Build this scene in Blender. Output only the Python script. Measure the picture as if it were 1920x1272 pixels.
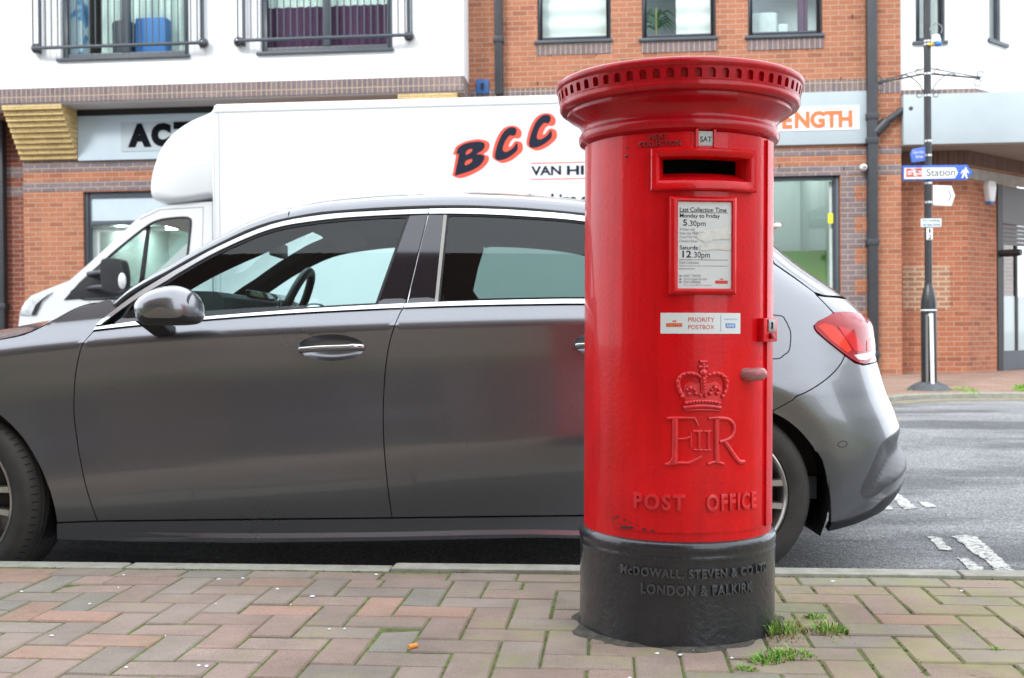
import bpy, bmesh, math, random
from mathutils import Vector, Matrix
from mathutils.geometry import delaunay_2d_cdt
R = math.radians
random.seed(11)
for _o in list(bpy.data.objects):
    bpy.data.objects.remove(_o)
scene = bpy.context.scene
col = scene.collection

# ---------------------------------------------------------------- camera
F = 2060.0                      # focal length in pixels of the 1920 wide photograph
CAMZ = 0.74
YAW, PITCH, ROLL = R(5.3), -math.atan(16 / F), R(-0.46)
cam_d = bpy.data.cameras.new('camera')
cam_d.sensor_width = 36.0
cam_d.lens = F / 1920 * 36.0
cam_d.clip_start, cam_d.clip_end = 0.05, 500
cam_d.dof.use_dof = True
cam_d.dof.focus_distance = 2.75
cam_d.dof.aperture_fstop = 7.0
cam = bpy.data.objects.new('camera', cam_d)
col.objects.link(cam)
CF_ROT = Matrix.Rotation(R(90) + PITCH, 3, 'X') @ Matrix.Rotation(ROLL, 3, 'Z')
Y_ROT = Matrix.Rotation(YAW, 3, 'Z')
cam.matrix_world = Matrix.Translation((0, 0, CAMZ)) @ (Y_ROT @ CF_ROT).to_4x4()
scene.camera = cam

# ---------------------------------------------------------------- sky and sun
SUN_EL, SUN_AZ = R(36), R(-28)          # azimuth of the sun seen from behind the camera, towards its left
world = bpy.data.worlds.new('World')
scene.world = world
world.use_nodes = True
wn, wl_ = world.node_tree.nodes, world.node_tree.links
bg = wn['Background']
sky = wn.new('ShaderNodeTexSky')
sky.sky_type = 'NISHITA'
sky.sun_disc = False
sky.sun_elevation = SUN_EL
sky.sun_rotation = R(180) + SUN_AZ
sky.dust_density = 1.6
tc = wn.new('ShaderNodeTexCoord')
cl = wn.new('ShaderNodeTexNoise')
cl.inputs['Scale'].default_value = 2.2
cl.inputs['Detail'].default_value = 8
cl.inputs['Roughness'].default_value = 0.62
mp = wn.new('ShaderNodeMapping')
mp.inputs['Scale'].default_value = (1, 1, 2.4)
cr = wn.new('ShaderNodeValToRGB')
cr.color_ramp.elements[0].position = 0.22
cr.color_ramp.elements[1].position = 0.40
mx = wn.new('ShaderNodeMix')
mx.data_type = 'RGBA'
mx.inputs[7].default_value = (10.6, 11.3, 12.2, 1)
wl_.new(tc.outputs['Generated'], mp.inputs['Vector'])
wl_.new(mp.outputs['Vector'], cl.inputs['Vector'])
wl_.new(cl.outputs['Fac'], cr.inputs['Fac'])
wl_.new(cr.outputs['Color'], mx.inputs[0])
wl_.new(sky.outputs['Color'], mx.inputs[6])
wl_.new(mx.outputs[2], bg.inputs['Color'])
bg.inputs['Strength'].default_value = 0.15
sun_d = bpy.data.lights.new('sun', 'SUN')
sun_d.energy = 1.5
sun_d.angle = R(11)
sun_d.color = (1.0, 0.965, 0.9)
sun = bpy.data.objects.new('sun', sun_d)
col.objects.link(sun)
sun.location = (-6, -10, 14)
_sd = Vector((math.sin(SUN_AZ) * math.cos(SUN_EL), -math.cos(SUN_AZ) * math.cos(SUN_EL), math.sin(SUN_EL)))
sun.rotation_euler = _sd.to_track_quat('Z', 'Y').to_euler()
scene.view_settings.view_transform = 'Standard'
scene.view_settings.look = 'None'
scene.view_settings.exposure = 0.72
scene.view_settings.gamma = 1.0
scene.view_settings.use_curve_mapping = False
scene.cycles.max_bounces = 12
scene.cycles.transparent_max_bounces = 16

# ---------------------------------------------------------------- photograph measurements -> places
def cf_ray(px, py):             # direction of a photo pixel, depth 1, axes right / ahead / up
    v = CF_ROT @ Vector(((px - 960) / F, -(py - 636) / F, -1))
    return v / v.y
def cf_project(p):              # p in right / ahead / height above the camera
    c = CF_ROT.transposed() @ Vector(p)
    return 960 + F * c.x / -c.z, 636 - F * c.y / -c.z
def on_y(px, py, Y):            # on the upright plane y = Y, parallel to the street
    d = Y_ROT @ cf_ray(px, py)
    return Vector((0, 0, CAMZ)) + d * (Y / d.y)
def on_z(px, py, z):
    d = Y_ROT @ cf_ray(px, py)
    return Vector((0, 0, CAMZ)) + d * ((z - CAMZ) / d.z)
def w_project(p):
    return cf_project(Y_ROT.transposed() @ (Vector(p) - Vector((0, 0, CAMZ))))
def solve2(fn, target, a, b, n=14, e=1e-4):
    for _ in range(n):
        f0 = fn(a, b)
        ex, ey = target[0] - f0[0], target[1] - f0[1]
        if ex * ex + ey * ey < 1e-4:
            break
        fa, fb = fn(a + e, b), fn(a, b + e)
        j = ((fa[0] - f0[0]) / e, (fb[0] - f0[0]) / e, (fa[1] - f0[1]) / e, (fb[1] - f0[1]) / e)
        det = j[0] * j[3] - j[1] * j[2]
        if abs(det) < 1e-3:
            break
        da, db = (ex * j[3] - ey * j[1]) / det, (ey * j[0] - ex * j[2]) / det
        k = min(1.0, 0.15 / max(abs(da), abs(db), 1e-9))
        a, b = a + da * k, b + db * k
    return a, b
def lerp(a, b, t): return a + (b - a) * t
def sstep(a, b, x):
    t = max(0.0, min(1.0, (x - a) / (b - a)))
    return t * t * (3 - 2 * t)
def curve1(tab):                # smooth monotone-ish interpolation through a table
    xs, ys = [p[0] for p in tab], [p[1] for p in tab]
    n = len(xs)
    d = [(ys[i + 1] - ys[i]) / (xs[i + 1] - xs[i]) for i in range(n - 1)]
    m = [d[0]] + [(0 if d[i - 1] * d[i] <= 0 else 2 * d[i - 1] * d[i] / (d[i - 1] + d[i])) for i in range(1, n - 1)] + [d[-1]]
    def f(x):
        if x <= xs[0]: return ys[0] + m[0] * (x - xs[0])
        if x >= xs[-1]: return ys[-1] + m[-1] * (x - xs[-1])
        i = 0
        while x > xs[i + 1]: i += 1
        h = xs[i + 1] - xs[i]
        t = (x - xs[i]) / h
        return (ys[i] * (1 + 2 * t) * (1 - t) ** 2 + m[i] * h * t * (1 - t) ** 2 + ys[i + 1] * t * t * (3 - 2 * t) + m[i + 1] * h * t * t * (t - 1))
    return f

# ---------------------------------------------------------------- materials
MATS = {}
def new_mat(name):
    m = bpy.data.materials.new(name)
    m.use_nodes = True
    MATS[name] = m
    return m, m.node_tree.nodes, m.node_tree.links, m.node_tree.nodes['Principled BSDF']
def noise(n, l, scale, detail=4, rough=0.6, coord='Object', sc=None):
    t = n.new('ShaderNodeTexCoord')
    x = n.new('ShaderNodeTexNoise')
    x.inputs['Scale'].default_value = scale
    x.inputs['Detail'].default_value = detail
    x.inputs['Roughness'].default_value = rough
    if sc:
        q = n.new('ShaderNodeMapping')
        q.inputs['Scale'].default_value = sc
        l.new(t.outputs[coord], q.inputs['Vector'])
        l.new(q.outputs['Vector'], x.inputs['Vector'])
    else:
        l.new(t.outputs[coord], x.inputs['Vector'])
    return x.outputs['Fac']
def ramp(n, l, src, stops):
    r = n.new('ShaderNodeValToRGB')
    e = r.color_ramp.elements
    while len(e) < len(stops): e.new(0.5)
    for k, (p, c) in enumerate(stops):
        e[k].position = p
        e[k].color = (*c, 1) if len(c) == 3 else c
    l.new(src, r.inputs['Fac'])
    return r.outputs['Color']
def mixc(n, l, fac, a, b, mode='MIX'):
    x = n.new('ShaderNodeMix')
    x.data_type = 'RGBA'
    x.blend_type = mode
    for k, v in ((0, fac), (6, a), (7, b)):
        if isinstance(v, (int, float)): x.inputs[k].default_value = v
        elif isinstance(v, tuple): x.inputs[k].default_value = (*v, 1)
        else: l.new(v, x.inputs[k])
    return x.outputs[2]
def bump(n, l, p, h, strength=0.3, dist=0.01):
    b = n.new('ShaderNodeBump')
    b.inputs['Strength'].default_value = strength
    b.inputs['Distance'].default_value = dist
    l.new(h, b.inputs['Height'])
    l.new(b.outputs['Normal'], p.inputs['Normal'])
def pbr(name, c, rough=0.5, metal=0.0, coat=0.0, var=0.0, vs=6.0, bmp=0.0, bs=60.0, bd=0.004, spec=0.5, c2=None, vst=None):
    m, n, l, p = new_mat(name)
    p.inputs['Roughness'].default_value = rough
    p.inputs['Metallic'].default_value = metal
    p.inputs['Coat Weight'].default_value = coat
    p.inputs['Coat Roughness'].default_value = 0.04
    p.inputs['Specular IOR Level'].default_value = spec
    if var > 0 or c2:
        d = c2 if c2 else tuple(x * (1 - var) for x in c)
        u = c if c2 else tuple(min(1, x * (1 + var)) for x in c)
        f = noise(n, l, vs, 6, 0.65, 'Object', vst)
        l.new(ramp(n, l, f, [(0.32, d), (0.68, u)]), p.inputs['Base Color'])
    else:
        p.inputs['Base Color'].default_value = (*c, 1)
    if bmp > 0:
        bump(n, l, p, noise(n, l, bs, 3), bmp, bd)
    return m
def glass(name, tint, refl=1.0, rough=0.0):
    m, n, l, p = new_mat(name)
    n.remove(p)
    out = n['Material Output']
    t = n.new('ShaderNodeBsdfTransparent')
    t.inputs['Color'].default_value = (*tint, 1)
    g = n.new('ShaderNodeBsdfGlossy')
    g.inputs['Roughness'].default_value = rough
    ge = n.new('ShaderNodeNewGeometry')
    dt = n.new('ShaderNodeVectorMath'); dt.operation = 'DOT_PRODUCT'
    l.new(ge.outputs['Normal'], dt.inputs[0]); l.new(ge.outputs['Incoming'], dt.inputs[1])
    def mth(op, x, y=None):
        q = n.new('ShaderNodeMath'); q.operation = op
        for k, v in enumerate((x, y)):
            if v is None: continue
            if isinstance(v, (int, float)): q.inputs[k].default_value = v
            else: l.new(v, q.inputs[k])
        return q.outputs[0]
    c1 = mth('SUBTRACT', 1.0, mth('ABSOLUTE', dt.outputs['Value']))
    fac = mth('MULTIPLY_ADD', mth('POWER', c1, 5.0), 0.9)
    fac.node.inputs[2].default_value = 0.055 * refl
    s = n.new('ShaderNodeMixShader')
    l.new(fac, s.inputs[0])
    l.new(t.outputs[0], s.inputs[1])
    l.new(g.outputs[0], s.inputs[2])
    l.new(s.outputs[0], out.inputs['Surface'])
    return m
def brick(name, c1, c2, mortar, soldier=False, tones=None, bw=0.225, rh=0.075, ms=0.011, rough=0.85, stain=0.25, c3=None):
    m, n, l, p = new_mat(name)
    uv = n.new('ShaderNodeUVMap')
    mapn = n.new('ShaderNodeMapping')
    if soldier: mapn.inputs['Rotation'].default_value = (0, 0, R(90))
    l.new(uv.outputs['UV'], mapn.inputs['Vector'])
    # a soft wobble so that the courses are not ruled with a knife
    nz = n.new('ShaderNodeTexNoise'); nz.inputs['Scale'].default_value = 9
    l.new(mapn.outputs['Vector'], nz.inputs['Vector'])
    va = n.new('ShaderNodeVectorMath'); va.operation = 'MULTIPLY_ADD'
    va.inputs[1].default_value = (0.008, 0.006, 0)
    l.new(nz.outputs['Color'], va.inputs[0]); l.new(mapn.outputs['Vector'], va.inputs[2])
    b = n.new('ShaderNodeTexBrick')
    b.offset = 0.0 if soldier else 0.5
    b.inputs['Scale'].default_value = 1
    b.inputs['Brick Width'].default_value = bw
    b.inputs['Row Height'].default_value = rh
    b.inputs['Mortar Size'].default_value = ms * 0.5
    b.inputs['Mortar Smooth'].default_value = 0.15
    b.inputs['Bias'].default_value = 0.0
    b.inputs['Color1'].default_value = (0, 0, 0, 1)
    b.inputs['Color2'].default_value = (1, 1, 1, 1)
    b.inputs['Mortar'].default_value = (0.5, 0.5, 0.5, 1)
    l.new(va.outputs[0], b.inputs['Vector'])
    mid = c3 if c3 else tuple((x + y) / 2 for x, y in zip(c1, c2))
    per = ramp(n, l, b.outputs['Color'], [(0.0, c1), (0.35, mid), (0.75, mid), (1.0, c2)])
    f2 = noise(n, l, 2.2, 6, 0.7)
    f3 = noise(n, l, 45, 3, 0.6)
    sh = ramp(n, l, f2, [(0.3, (1 - stain,) * 3), (0.7, (1 + stain * 0.4,) * 3)])
    sh2 = ramp(n, l, f3, [(0.3, (0.82,) * 3), (0.7, (1.12,) * 3)])
    c = mixc(n, l, 1.0, per, sh, 'MULTIPLY')
    c = mixc(n, l, 1.0, c, sh2, 'MULTIPLY')
    mo = mixc(n, l, 1.0, mortar, sh2, 'MULTIPLY')
    c = mixc(n, l, b.outputs['Fac'], c, mo)
    l.new(c, p.inputs['Base Color'])
    p.inputs['Roughness'].default_value = rough
    inv = n.new('ShaderNodeMath'); inv.operation = 'SUBTRACT'; inv.inputs[0].default_value = 1
    l.new(b.outputs['Fac'], inv.inputs[1])
    bump(n, l, p, inv.outputs[0], 0.6, 0.006)
    return m

# ---------------------------------------------------------------- mesh building
def wloc(o):
    v = Vector((0, 0, 0))
    while o:
        v += o.location
        o = o.parent
    return v
def tag(o, label=None, cat=None, group=None, kind=None):
    for k, v in (('label', label), ('category', cat), ('group', group), ('kind', kind)):
        if v: o[k] = v
    return o
def empty(name, loc, rz=0.0, label=None, cat=None, group=None):
    o = bpy.data.objects.new(name, None)
    o.empty_display_size = 0.2
    col.objects.link(o)
    o.location = loc
    o.rotation_euler = (0, 0, rz)
    return tag(o, label, cat, group)
class MB:
    def __init__(s):
        s.v, s.f, s.n, s.mi = [], [], None, []
    def add(s, vs, fs, mi=0):
        b = len(s.v)
        s.v += [tuple(v) for v in vs]
        s.f += [tuple(b + i for i in f) for f in fs]
        s.mi += [mi] * len(fs)
        return s
    def box(s, x0, x1, y0, y1, z0, z1, mi=0):
        return s.add([(x0, y0, z0), (x1, y0, z0), (x1, y1, z0), (x0, y1, z0), (x0, y0, z1), (x1, y0, z1), (x1, y1, z1), (x0, y1, z1)],
                     [(0, 3, 2, 1), (4, 5, 6, 7), (0, 1, 5, 4), (1, 2, 6, 5), (2, 3, 7, 6), (3, 0, 4, 7)], mi)
    def hexa(s, lo, hi, mi=0):  # two quads, bottom and top
        return s.add(list(lo) + list(hi), [(3, 2, 1, 0), (4, 5, 6, 7), (0, 1, 5, 4), (1, 2, 6, 5), (2, 3, 7, 6), (3, 0, 4, 7)], mi)
    def tube(s, pts, r, n=8, closed=False, caps=True, mi=0, flat=None):
        pts = [Vector(p) for p in pts]
        N = len(pts)
        rr = r if isinstance(r, (list, tuple)) else [r] * N
        vs, fs, up = [], [], None
        for i, p in enumerate(pts):
            a = pts[(i - 1) % N] if (closed or i) else p
            b = pts[(i + 1) % N] if (closed or i < N - 1) else p
            t = (b - a).normalized() if (b - a).length > 1e-9 else Vector((0, 0, 1))
            if up is None:
                up = Vector((0, 0, 1)) if abs(t.z) < 0.9 else Vector((1, 0, 0))
            sx = t.cross(up)
            if sx.length < 1e-6: sx = t.cross(Vector((0.3, 1, 0.2)))
            sx.normalize()
            up = sx.cross(t).normalized()
            for k in range(n):
                q = 2 * math.pi * k / n
                vs.append(p + rr[i] * (math.cos(q) * sx + (flat or 1) * math.sin(q) * up))
        for i in range(N if closed else N - 1):
            j = (i + 1) % N
            for k in range(n):
                k2 = (k + 1) % n
                fs.append((i * n + k, i * n + k2, j * n + k2, j * n + k))
        if caps and not closed:
            fs.append(tuple(range(n - 1, -1, -1)))
            fs.append(tuple((N - 1) * n + k for k in range(n)))
        return s.add(vs, fs, mi)
    def lathe(s, prof, n=64, c=(0, 0, 0), a0=0.0, a1=None, axis='z', mi=0):
        full = a1 is None
        m = n if full else n + 1
        vs, fs = [], []
        for r_, z in prof:
            for k in range(m):
                q = a0 + (2 * math.pi if full else (a1 - a0)) * k / n
                if axis == 'z': vs.append((c[0] + r_ * math.sin(q), c[1] - r_ * math.cos(q), c[2] + z))
                elif axis == 'y': vs.append((c[0] + r_ * math.sin(q), c[1] + z, c[2] + r_ * math.cos(q)))
                else: vs.append((c[0] + z, c[1] + r_ * math.sin(q), c[2] + r_ * math.cos(q)))
        for i in range(len(prof) - 1):
            for k in range(n):
                k2 = (k + 1) % m if full else k + 1
                fs.append((i * m + k, i * m + k2, (i + 1) * m + k2, (i + 1) * m + k))
        return s.add(vs, fs, mi)
    def grid(s, fn, us, vs_, mi=0, flip=False):
        vs = [fn(u, v) for v in vs_ for u in us]
        W = len(us)
        fs = []
        for j in range(len(vs_) - 1):
            for i in range(W - 1):
                q = (j * W + i, j * W + i + 1, (j + 1) * W + i + 1, (j + 1) * W + i)
                fs.append(q[::-1] if flip else q)
        return s.add(vs, fs, mi)
    def prism(s, poly, holes=(), front=None, back=None, mi=0, caps=(True, True), steps=None):
        """flat polygon (2d) with holes; front / back map (a, b) to 3d"""
        vs2, tris = fill2d(poly, holes)
        a = [front(*v) for v in vs2]
        if caps[0]: s.add(a, tris, mi)
        if back:
            if caps[1]: s.add([back(*v) for v in vs2], [t[::-1] for t in tris], mi)
            for lp in [poly] + list(holes):
                k = len(lp)
                s.add([front(*v) for v in lp] + [back(*v) for v in lp], [(i, k + i, k + (i + 1) % k, (i + 1) % k) for i in range(k)], mi)
        return s
    def sphere(s, c, r, n=12, m=8, sc=(1, 1, 1), mi=0):
        prof = [(max(1e-5, math.sin(math.pi * i / m)), math.cos(math.pi * i / m)) for i in range(m, -1, -1)]
        vs, fs = [], []
        for a, z in prof:
            for k in range(n):
                q = 2 * math.pi * k / n
                vs.append((c[0] + r * sc[0] * a * math.sin(q), c[1] - r * sc[1] * a * math.cos(q), c[2] + r * sc[2] * z))
        for i in range(m):
            for k in range(n):
                fs.append((i * n + k, i * n + (k + 1) % n, (i + 1) * n + (k + 1) % n, (i + 1) * n + k))
        return s.add(vs, fs, mi)
    def build(s, name, mat, parent=None, local=False, org=None, bevel=0.0, seg=2, smooth=35, weld=True, normals=None, fixn=True):
        me = bpy.data.meshes.new(name)
        off = Vector((0, 0, 0))
        if parent and not local: off = wloc(parent)
        elif org: off = Vector(org)
        elif not parent and not local and s.v:
            xs, ys, zs = zip(*s.v)
            off = Vector(((min(xs) + max(xs)) / 2, (min(ys) + max(ys)) / 2, min(zs)))
        me.from_pydata([tuple(Vector(v) - off) for v in s.v], [], s.f)
        mats = mat if isinstance(mat, (list, tuple)) else [mat]
        for m_ in mats: me.materials.append(m_)
        if len(mats) > 1:
            me.polygons.foreach_set('material_index', s.mi)
        if normals is None:
            bm = bmesh.new()
            bm.from_mesh(me)
            if weld: bmesh.ops.remove_doubles(bm, verts=bm.verts, dist=1e-5)
            if fixn: bmesh.ops.recalc_face_normals(bm, faces=bm.faces)
            if bevel > 0:
                es = [e for e in bm.edges if len(e.link_faces) == 2 and e.calc_face_angle(0) > R(28)]
                bmesh.ops.bevel(bm, geom=es, offset=bevel, segments=seg, affect='EDGES', profile=0.6, clamp_overlap=True)
            bm.to_mesh(me)
            bm.free()
        else:
            for p in me.polygons: p.use_smooth = True
        uvs(me, off)
        if normals is None:
            for p in me.polygons: p.use_smooth = True
            me.set_sharp_from_angle(angle=R(smooth))
        else:
            me.normals_split_custom_set_from_vertices(normals)
        me.validate()
        o = bpy.data.objects.new(name, me)
        col.objects.link(o)
        if parent: o.parent = parent
        elif not local: o.location = off
        return o
def uvs(me, off):
    lay = me.uv_layers.new(name='UVMap')
    data = lay.data
    vs = me.vertices
    for p in me.polygons:
        n = p.normal
        if abs(n.z) > 0.72:
            for li in p.loop_indices:
                c = vs[me.loops[li].vertex_index].co + off
                data[li].uv = (c.x, c.y)
        else:
            t = Vector((-n.y, n.x, 0))
            t = t.normalized() if t.length > 1e-6 else Vector((1, 0, 0))
            for li in p.loop_indices:
                c = vs[me.loops[li].vertex_index].co + off
                data[li].uv = (c.x * t.x + c.y * t.y, c.z)
def area2(p):
    return 0.5 * sum(p[i][0] * p[(i + 1) % len(p)][1] - p[(i + 1) % len(p)][0] * p[i][1] for i in range(len(p)))
def inside(p, poly):
    x, y, r = p[0], p[1], False
    for i in range(len(poly)):
        a, b = poly[i], poly[i - 1]
        if (a[1] > y) != (b[1] > y) and x < (b[0] - a[0]) * (y - a[1]) / (b[1] - a[1]) + a[0]:
            r = not r
    return r
def fill2d(poly, holes=(), pts=()):
    """triangles of a polygon with holes and inner points; counter-clockwise"""
    if area2(poly) < 0: poly = poly[::-1]
    vs = [Vector(p) for p in poly]
    faces = [list(range(len(vs)))]
    edges = []
    for h in holes:
        b = len(vs)
        vs += [Vector(p) for p in h]
        edges += [(b + i, b + (i + 1) % len(h)) for i in range(len(h))]
    vs += [Vector(p) for p in pts]
    ov, oe, of, *_ = delaunay_2d_cdt(vs, edges, faces, 1, 1e-7)
    out = []
    for f in of:
        c = sum((ov[i] for i in f), Vector((0, 0))) / len(f)
        if any(inside(c, h) for h in holes): continue
        t = list(f)
        if area2([ov[i] for i in t]) < 0: t.reverse()
        out.append(tuple(t))
    return [tuple(v) for v in ov], out
def resample(poly, step, closed=True):
    out, n = [], len(poly)
    for i in range(n if closed else n - 1):
        a, b = poly[i], poly[(i + 1) % n]
        k = max(1, int(math.ceil(math.hypot(b[0] - a[0], b[1] - a[1]) / step)))
        out += [(lerp(a[0], b[0], j / k), lerp(a[1], b[1], j / k)) for j in range(k)]
    if not closed: out.append(tuple(poly[-1]))
    return out
def smooth_path(p, k=6, closed=False):
    n, out = len(p), []
    for i in range(n if closed else n - 1):
        q = [Vector(p[(i + j) % n] if closed else p[max(0, min(n - 1, i + j))]) for j in (-1, 0, 1, 2)]
        for j in range(k):
            t = j / k
            out.append(tuple(0.5 * (2 * q[1] + (q[2] - q[0]) * t + (2 * q[0] - 5 * q[1] + 4 * q[2] - q[3]) * t * t + (3 * q[1] - q[0] - 3 * q[2] + q[3]) * t ** 3)))
    if not closed: out.append(tuple(p[-1]))
    return out
def inset(poly, d):
    n = len(poly)
    s = 1 if area2(poly) > 0 else -1
    out = []
    for i in range(n):
        a, b, c = Vector(poly[i - 1]), Vector(poly[i]), Vector(poly[(i + 1) % n])
        u, v = (b - a), (c - b)
        if u.length < 1e-9 or v.length < 1e-9:
            out.append(tuple(b)); continue
        u.normalize(); v.normalize()
        nu, nv = Vector((-u.y, u.x)) * s, Vector((-v.y, v.x)) * s
        m = nu + nv
        k = m.length
        if k < 0.5:
            out.append(tuple(b + nu * d)); continue
        m /= k
        out.append(tuple(b + m * d / max(0.5, m.dot(nu))))
    return out
def panel(mapf, poly, step, holes=(), out=0.0, flange=0.0, fdir=None, warp=None, flip=False):
    """patch of a curved surface mapf(a, b): returns (MB, normals) with exact normals; flange folds the rim inwards"""
    poly = resample(poly, step)
    hs = [resample(h, step) for h in holes]
    w = warp or (lambda a: 0.0)
    lo = (min(p[0] for p in poly), min(p[1] - w(p[0]) for p in poly))
    hi = (max(p[0] for p in poly), max(p[1] - w(p[0]) for p in poly))
    pts = []
    i0, i1 = int(math.floor(lo[0] / step)), int(math.ceil(hi[0] / step))
    j0, j1 = int(math.floor(lo[1] / step)), int(math.ceil(hi[1] / step))
    keep = step * 0.45
    edge = poly + [q for h in hs for q in h]
    cell = {}
    for q in edge: cell.setdefault((int(q[0] // step), int(q[1] // step)), []).append(q)
    for i in range(i0, i1 + 1):
        for j in range(j0, j1 + 1):
            q = (i * step, j * step + w(i * step))
            if not inside(q, poly) or any(inside(q, h) for h in hs): continue
            ci, cj = int(q[0] // step), int(q[1] // step)
            if any(math.hypot(q[0] - e[0], q[1] - e[1]) < keep for di in (-1, 0, 1) for dj in (-1, 0, 1) for e in cell.get((ci + di, cj + dj), ())): continue
            pts.append(q)
    v2, tris = fill2d(poly, hs, pts)
    E = 5e-4
    def nrm(a, b):
        du = Vector(mapf(a + E, b)) - Vector(mapf(a - E, b))
        dv = Vector(mapf(a, b + E)) - Vector(mapf(a, b - E))
        n = du.cross(dv)
        n = n.normalized() if n.length > 1e-12 else Vector((0, -1, 0))
        return -n if flip else n
    ns = [nrm(*v) for v in v2]
    vs = [Vector(mapf(*v)) + n * out for v, n in zip(v2, ns)]
    m = MB()
    m.add(vs, [t[::-1] if flip else t for t in tris])
    nn = list(ns)
    if flange:
        for lp in [poly] + hs:
            k = len(lp)
            pn = [nrm(*q) for q in lp]
            top = [Vector(mapf(*q)) + n * out for q, n in zip(lp, pn)]
            bot = [t - (n if fdir is None else Vector(fdir)) * flange for t, n in zip(top, pn)]
            ccw = area2(lp) > 0
            hole = lp is not poly
            fs = [(i, k + i, k + (i + 1) % k, (i + 1) % k) for i in range(k)]
            if (ccw == hole) != flip: fs = [f[::-1] for f in fs]
            m.add(top + bot, fs)
            sn = []
            for i in range(k):
                t = (top[(i + 1) % k] - top[i - 1])
                q = t.cross(pn[i])
                q = q.normalized() if q.length > 1e-9 else pn[i]
                if (ccw == hole): q = -q
                if flip: q = -q
                sn.append(q)
            nn += sn + sn
    return m, nn
TXT = {}
def text2d(s, shear=0.0, weight=0.0, res=4, spacing=1.0):
    """flat outline of a word set in the built-in face: (verts, faces) scaled so that capitals are 1 high"""
    key = (s, shear, weight, res, spacing)
    if key in TXT: return TXT[key]
    c = bpy.data.curves.new('t', 'FONT')
    c.body = s
    c.size = 1.0
    c.shear = shear
    c.offset = weight
    c.resolution_u = res
    c.space_character = spacing
    c.fill_mode = 'FRONT'
    o = bpy.data.objects.new('t', c)
    me = bpy.data.meshes.new_from_object(o)
    vs = [(v.co.x, v.co.y) for v in me.vertices]
    fs = [tuple(p.vertices) for p in me.polygons]
    be = {}
    for f in fs:
        for i in range(len(f)):
            e = (f[i], f[(i + 1) % len(f)])
            be[e] = 1
    rim = [e for e in be if (e[1], e[0]) not in be]
    bpy.data.objects.remove(o)
    bpy.data.meshes.remove(me)
    bpy.data.curves.remove(c)
    TXT[key] = (vs, fs, rim)
    return TXT[key]
def put_text(m, s, fn, x0, x1, z0, z1, depth=0.0, mi=0, mirror=False, **kw):
    """word fitted to the box x0..x1, z0..z1 of a surface; fn(a, b, h) places it, h the height above that surface"""
    vs, fs, rim = text2d(s, **kw)
    xs, ys = [v[0] for v in vs], [v[1] for v in vs]
    ax, bx, ay, by = min(xs), max(xs), min(ys), max(ys)
    q = [(lerp(x0, x1, (v[0] - ax) / (bx - ax)), lerp(z0, z1, (v[1] - ay) / (by - ay))) for v in vs]
    m.add([fn(a, b, depth) for a, b in q], fs, mi)
    if depth > 1.5e-3:
        k = len(q)
        m.add([fn(a, b, depth) for a, b in q] + [fn(a, b, 0) for a, b in q], [(e[1], e[0], k + e[0], k + e[1]) for e in rim], mi)
    return m
# ---------------------------------------------------------------- shared materials
def weathered(m, streak=0.85, chip=(0.5, 0.12, 0.10)):
    n, l = m.node_tree.nodes, m.node_tree.links
    p = n['Principled BSDF']
    src = p.inputs['Base Color'].links[0].from_socket
    s = noise(n, l, 1.0, 6, 0.7, 'Object', (26, 26, 1.6))
    c = mixc(n, l, 1.0, src, ramp(n, l, s, [(0.30, (streak,) * 3), (0.62, (1.06,) * 3)]), 'MULTIPLY')
    d = noise(n, l, 3.6, 7, 0.75)
    c = mixc(n, l, ramp(n, l, d, [(0.60, (0,) * 3), (0.78, (0.55,) * 3)]), c, mixc(n, l, 1.0, c, (0.5, 0.6, 0.6), 'MULTIPLY'))
    k = noise(n, l, 210, 2, 0.5)
    c = mixc(n, l, ramp(n, l, k, [(0.74, (0,) * 3), (0.78, (0.8,) * 3)]), c, chip)
    l.new(c, p.inputs['Base Color'])
    r = ramp(n, l, d, [(0.35, (0.24,) * 3), (0.7, (0.42,) * 3)])
    l.new(r, p.inputs['Roughness'])
    return m
red_paint = pbr('red_gloss_paint', (0.60, 0.0035, 0.007), rough=0.28, coat=0.28, var=0.12, vs=5, bmp=0.16, bs=95, bd=0.005, spec=0.18)
weathered(red_paint)
red_cap = weathered(pbr('shaded_cap_crimson', (0.43, 0.0035, 0.010), rough=0.30, coat=0.35, var=0.14, vs=6, bmp=0.22, bs=80, bd=0.005, spec=0.2))  # aged cap red, darkened to carry the shade of its overhang
red_old = pbr('worn_red_paint', (0.28, 0.010, 0.014), rough=0.42, coat=0.2, c2=(0.20, 0.01, 0.014), vs=30, bmp=0.5, bs=120, bd=0.004)
red_raised = pbr('raised_red_paint', (0.62, 0.014, 0.020), rough=0.38, coat=0.35, var=0.2, vs=40, bmp=0.2, bs=100, bd=0.004)
black_raised = pbr('raised_black_paint', (0.045, 0.047, 0.052), rough=0.35, coat=0.3, var=0.3, vs=50)
black_paint = pbr('black_base_paint', (0.009, 0.011, 0.016), rough=0.30, coat=0.45, c2=(0.018, 0.019, 0.023), vs=16, bmp=0.35, bs=80, bd=0.005)
weathered(black_paint, 0.7, (0.10, 0.09, 0.08))
hole_black = pbr('hollow_black', (0.004, 0.004, 0.004), rough=0.9)
paper_white = pbr('printed_card', (0.60, 0.61, 0.60), rough=0.35, var=0.05, vs=14)
paper_torn = pbr('torn_sticker', (0.66, 0.65, 0.60), rough=0.7, var=0.12, vs=40)
ink_dark = pbr('dark_print', (0.014, 0.015, 0.020), rough=0.6, spec=0.1)
ink_grey = pbr('grey_print', (0.22, 0.23, 0.25), rough=0.6)
ink_red = pbr('red_print', (0.62, 0.05, 0.03), rough=0.6)
ink_blue = pbr('blue_print', (0.05, 0.22, 0.60), rough=0.6)
plate_grey = pbr('grey_tab', (0.40, 0.42, 0.40), rough=0.5, var=0.1, vs=40)
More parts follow.
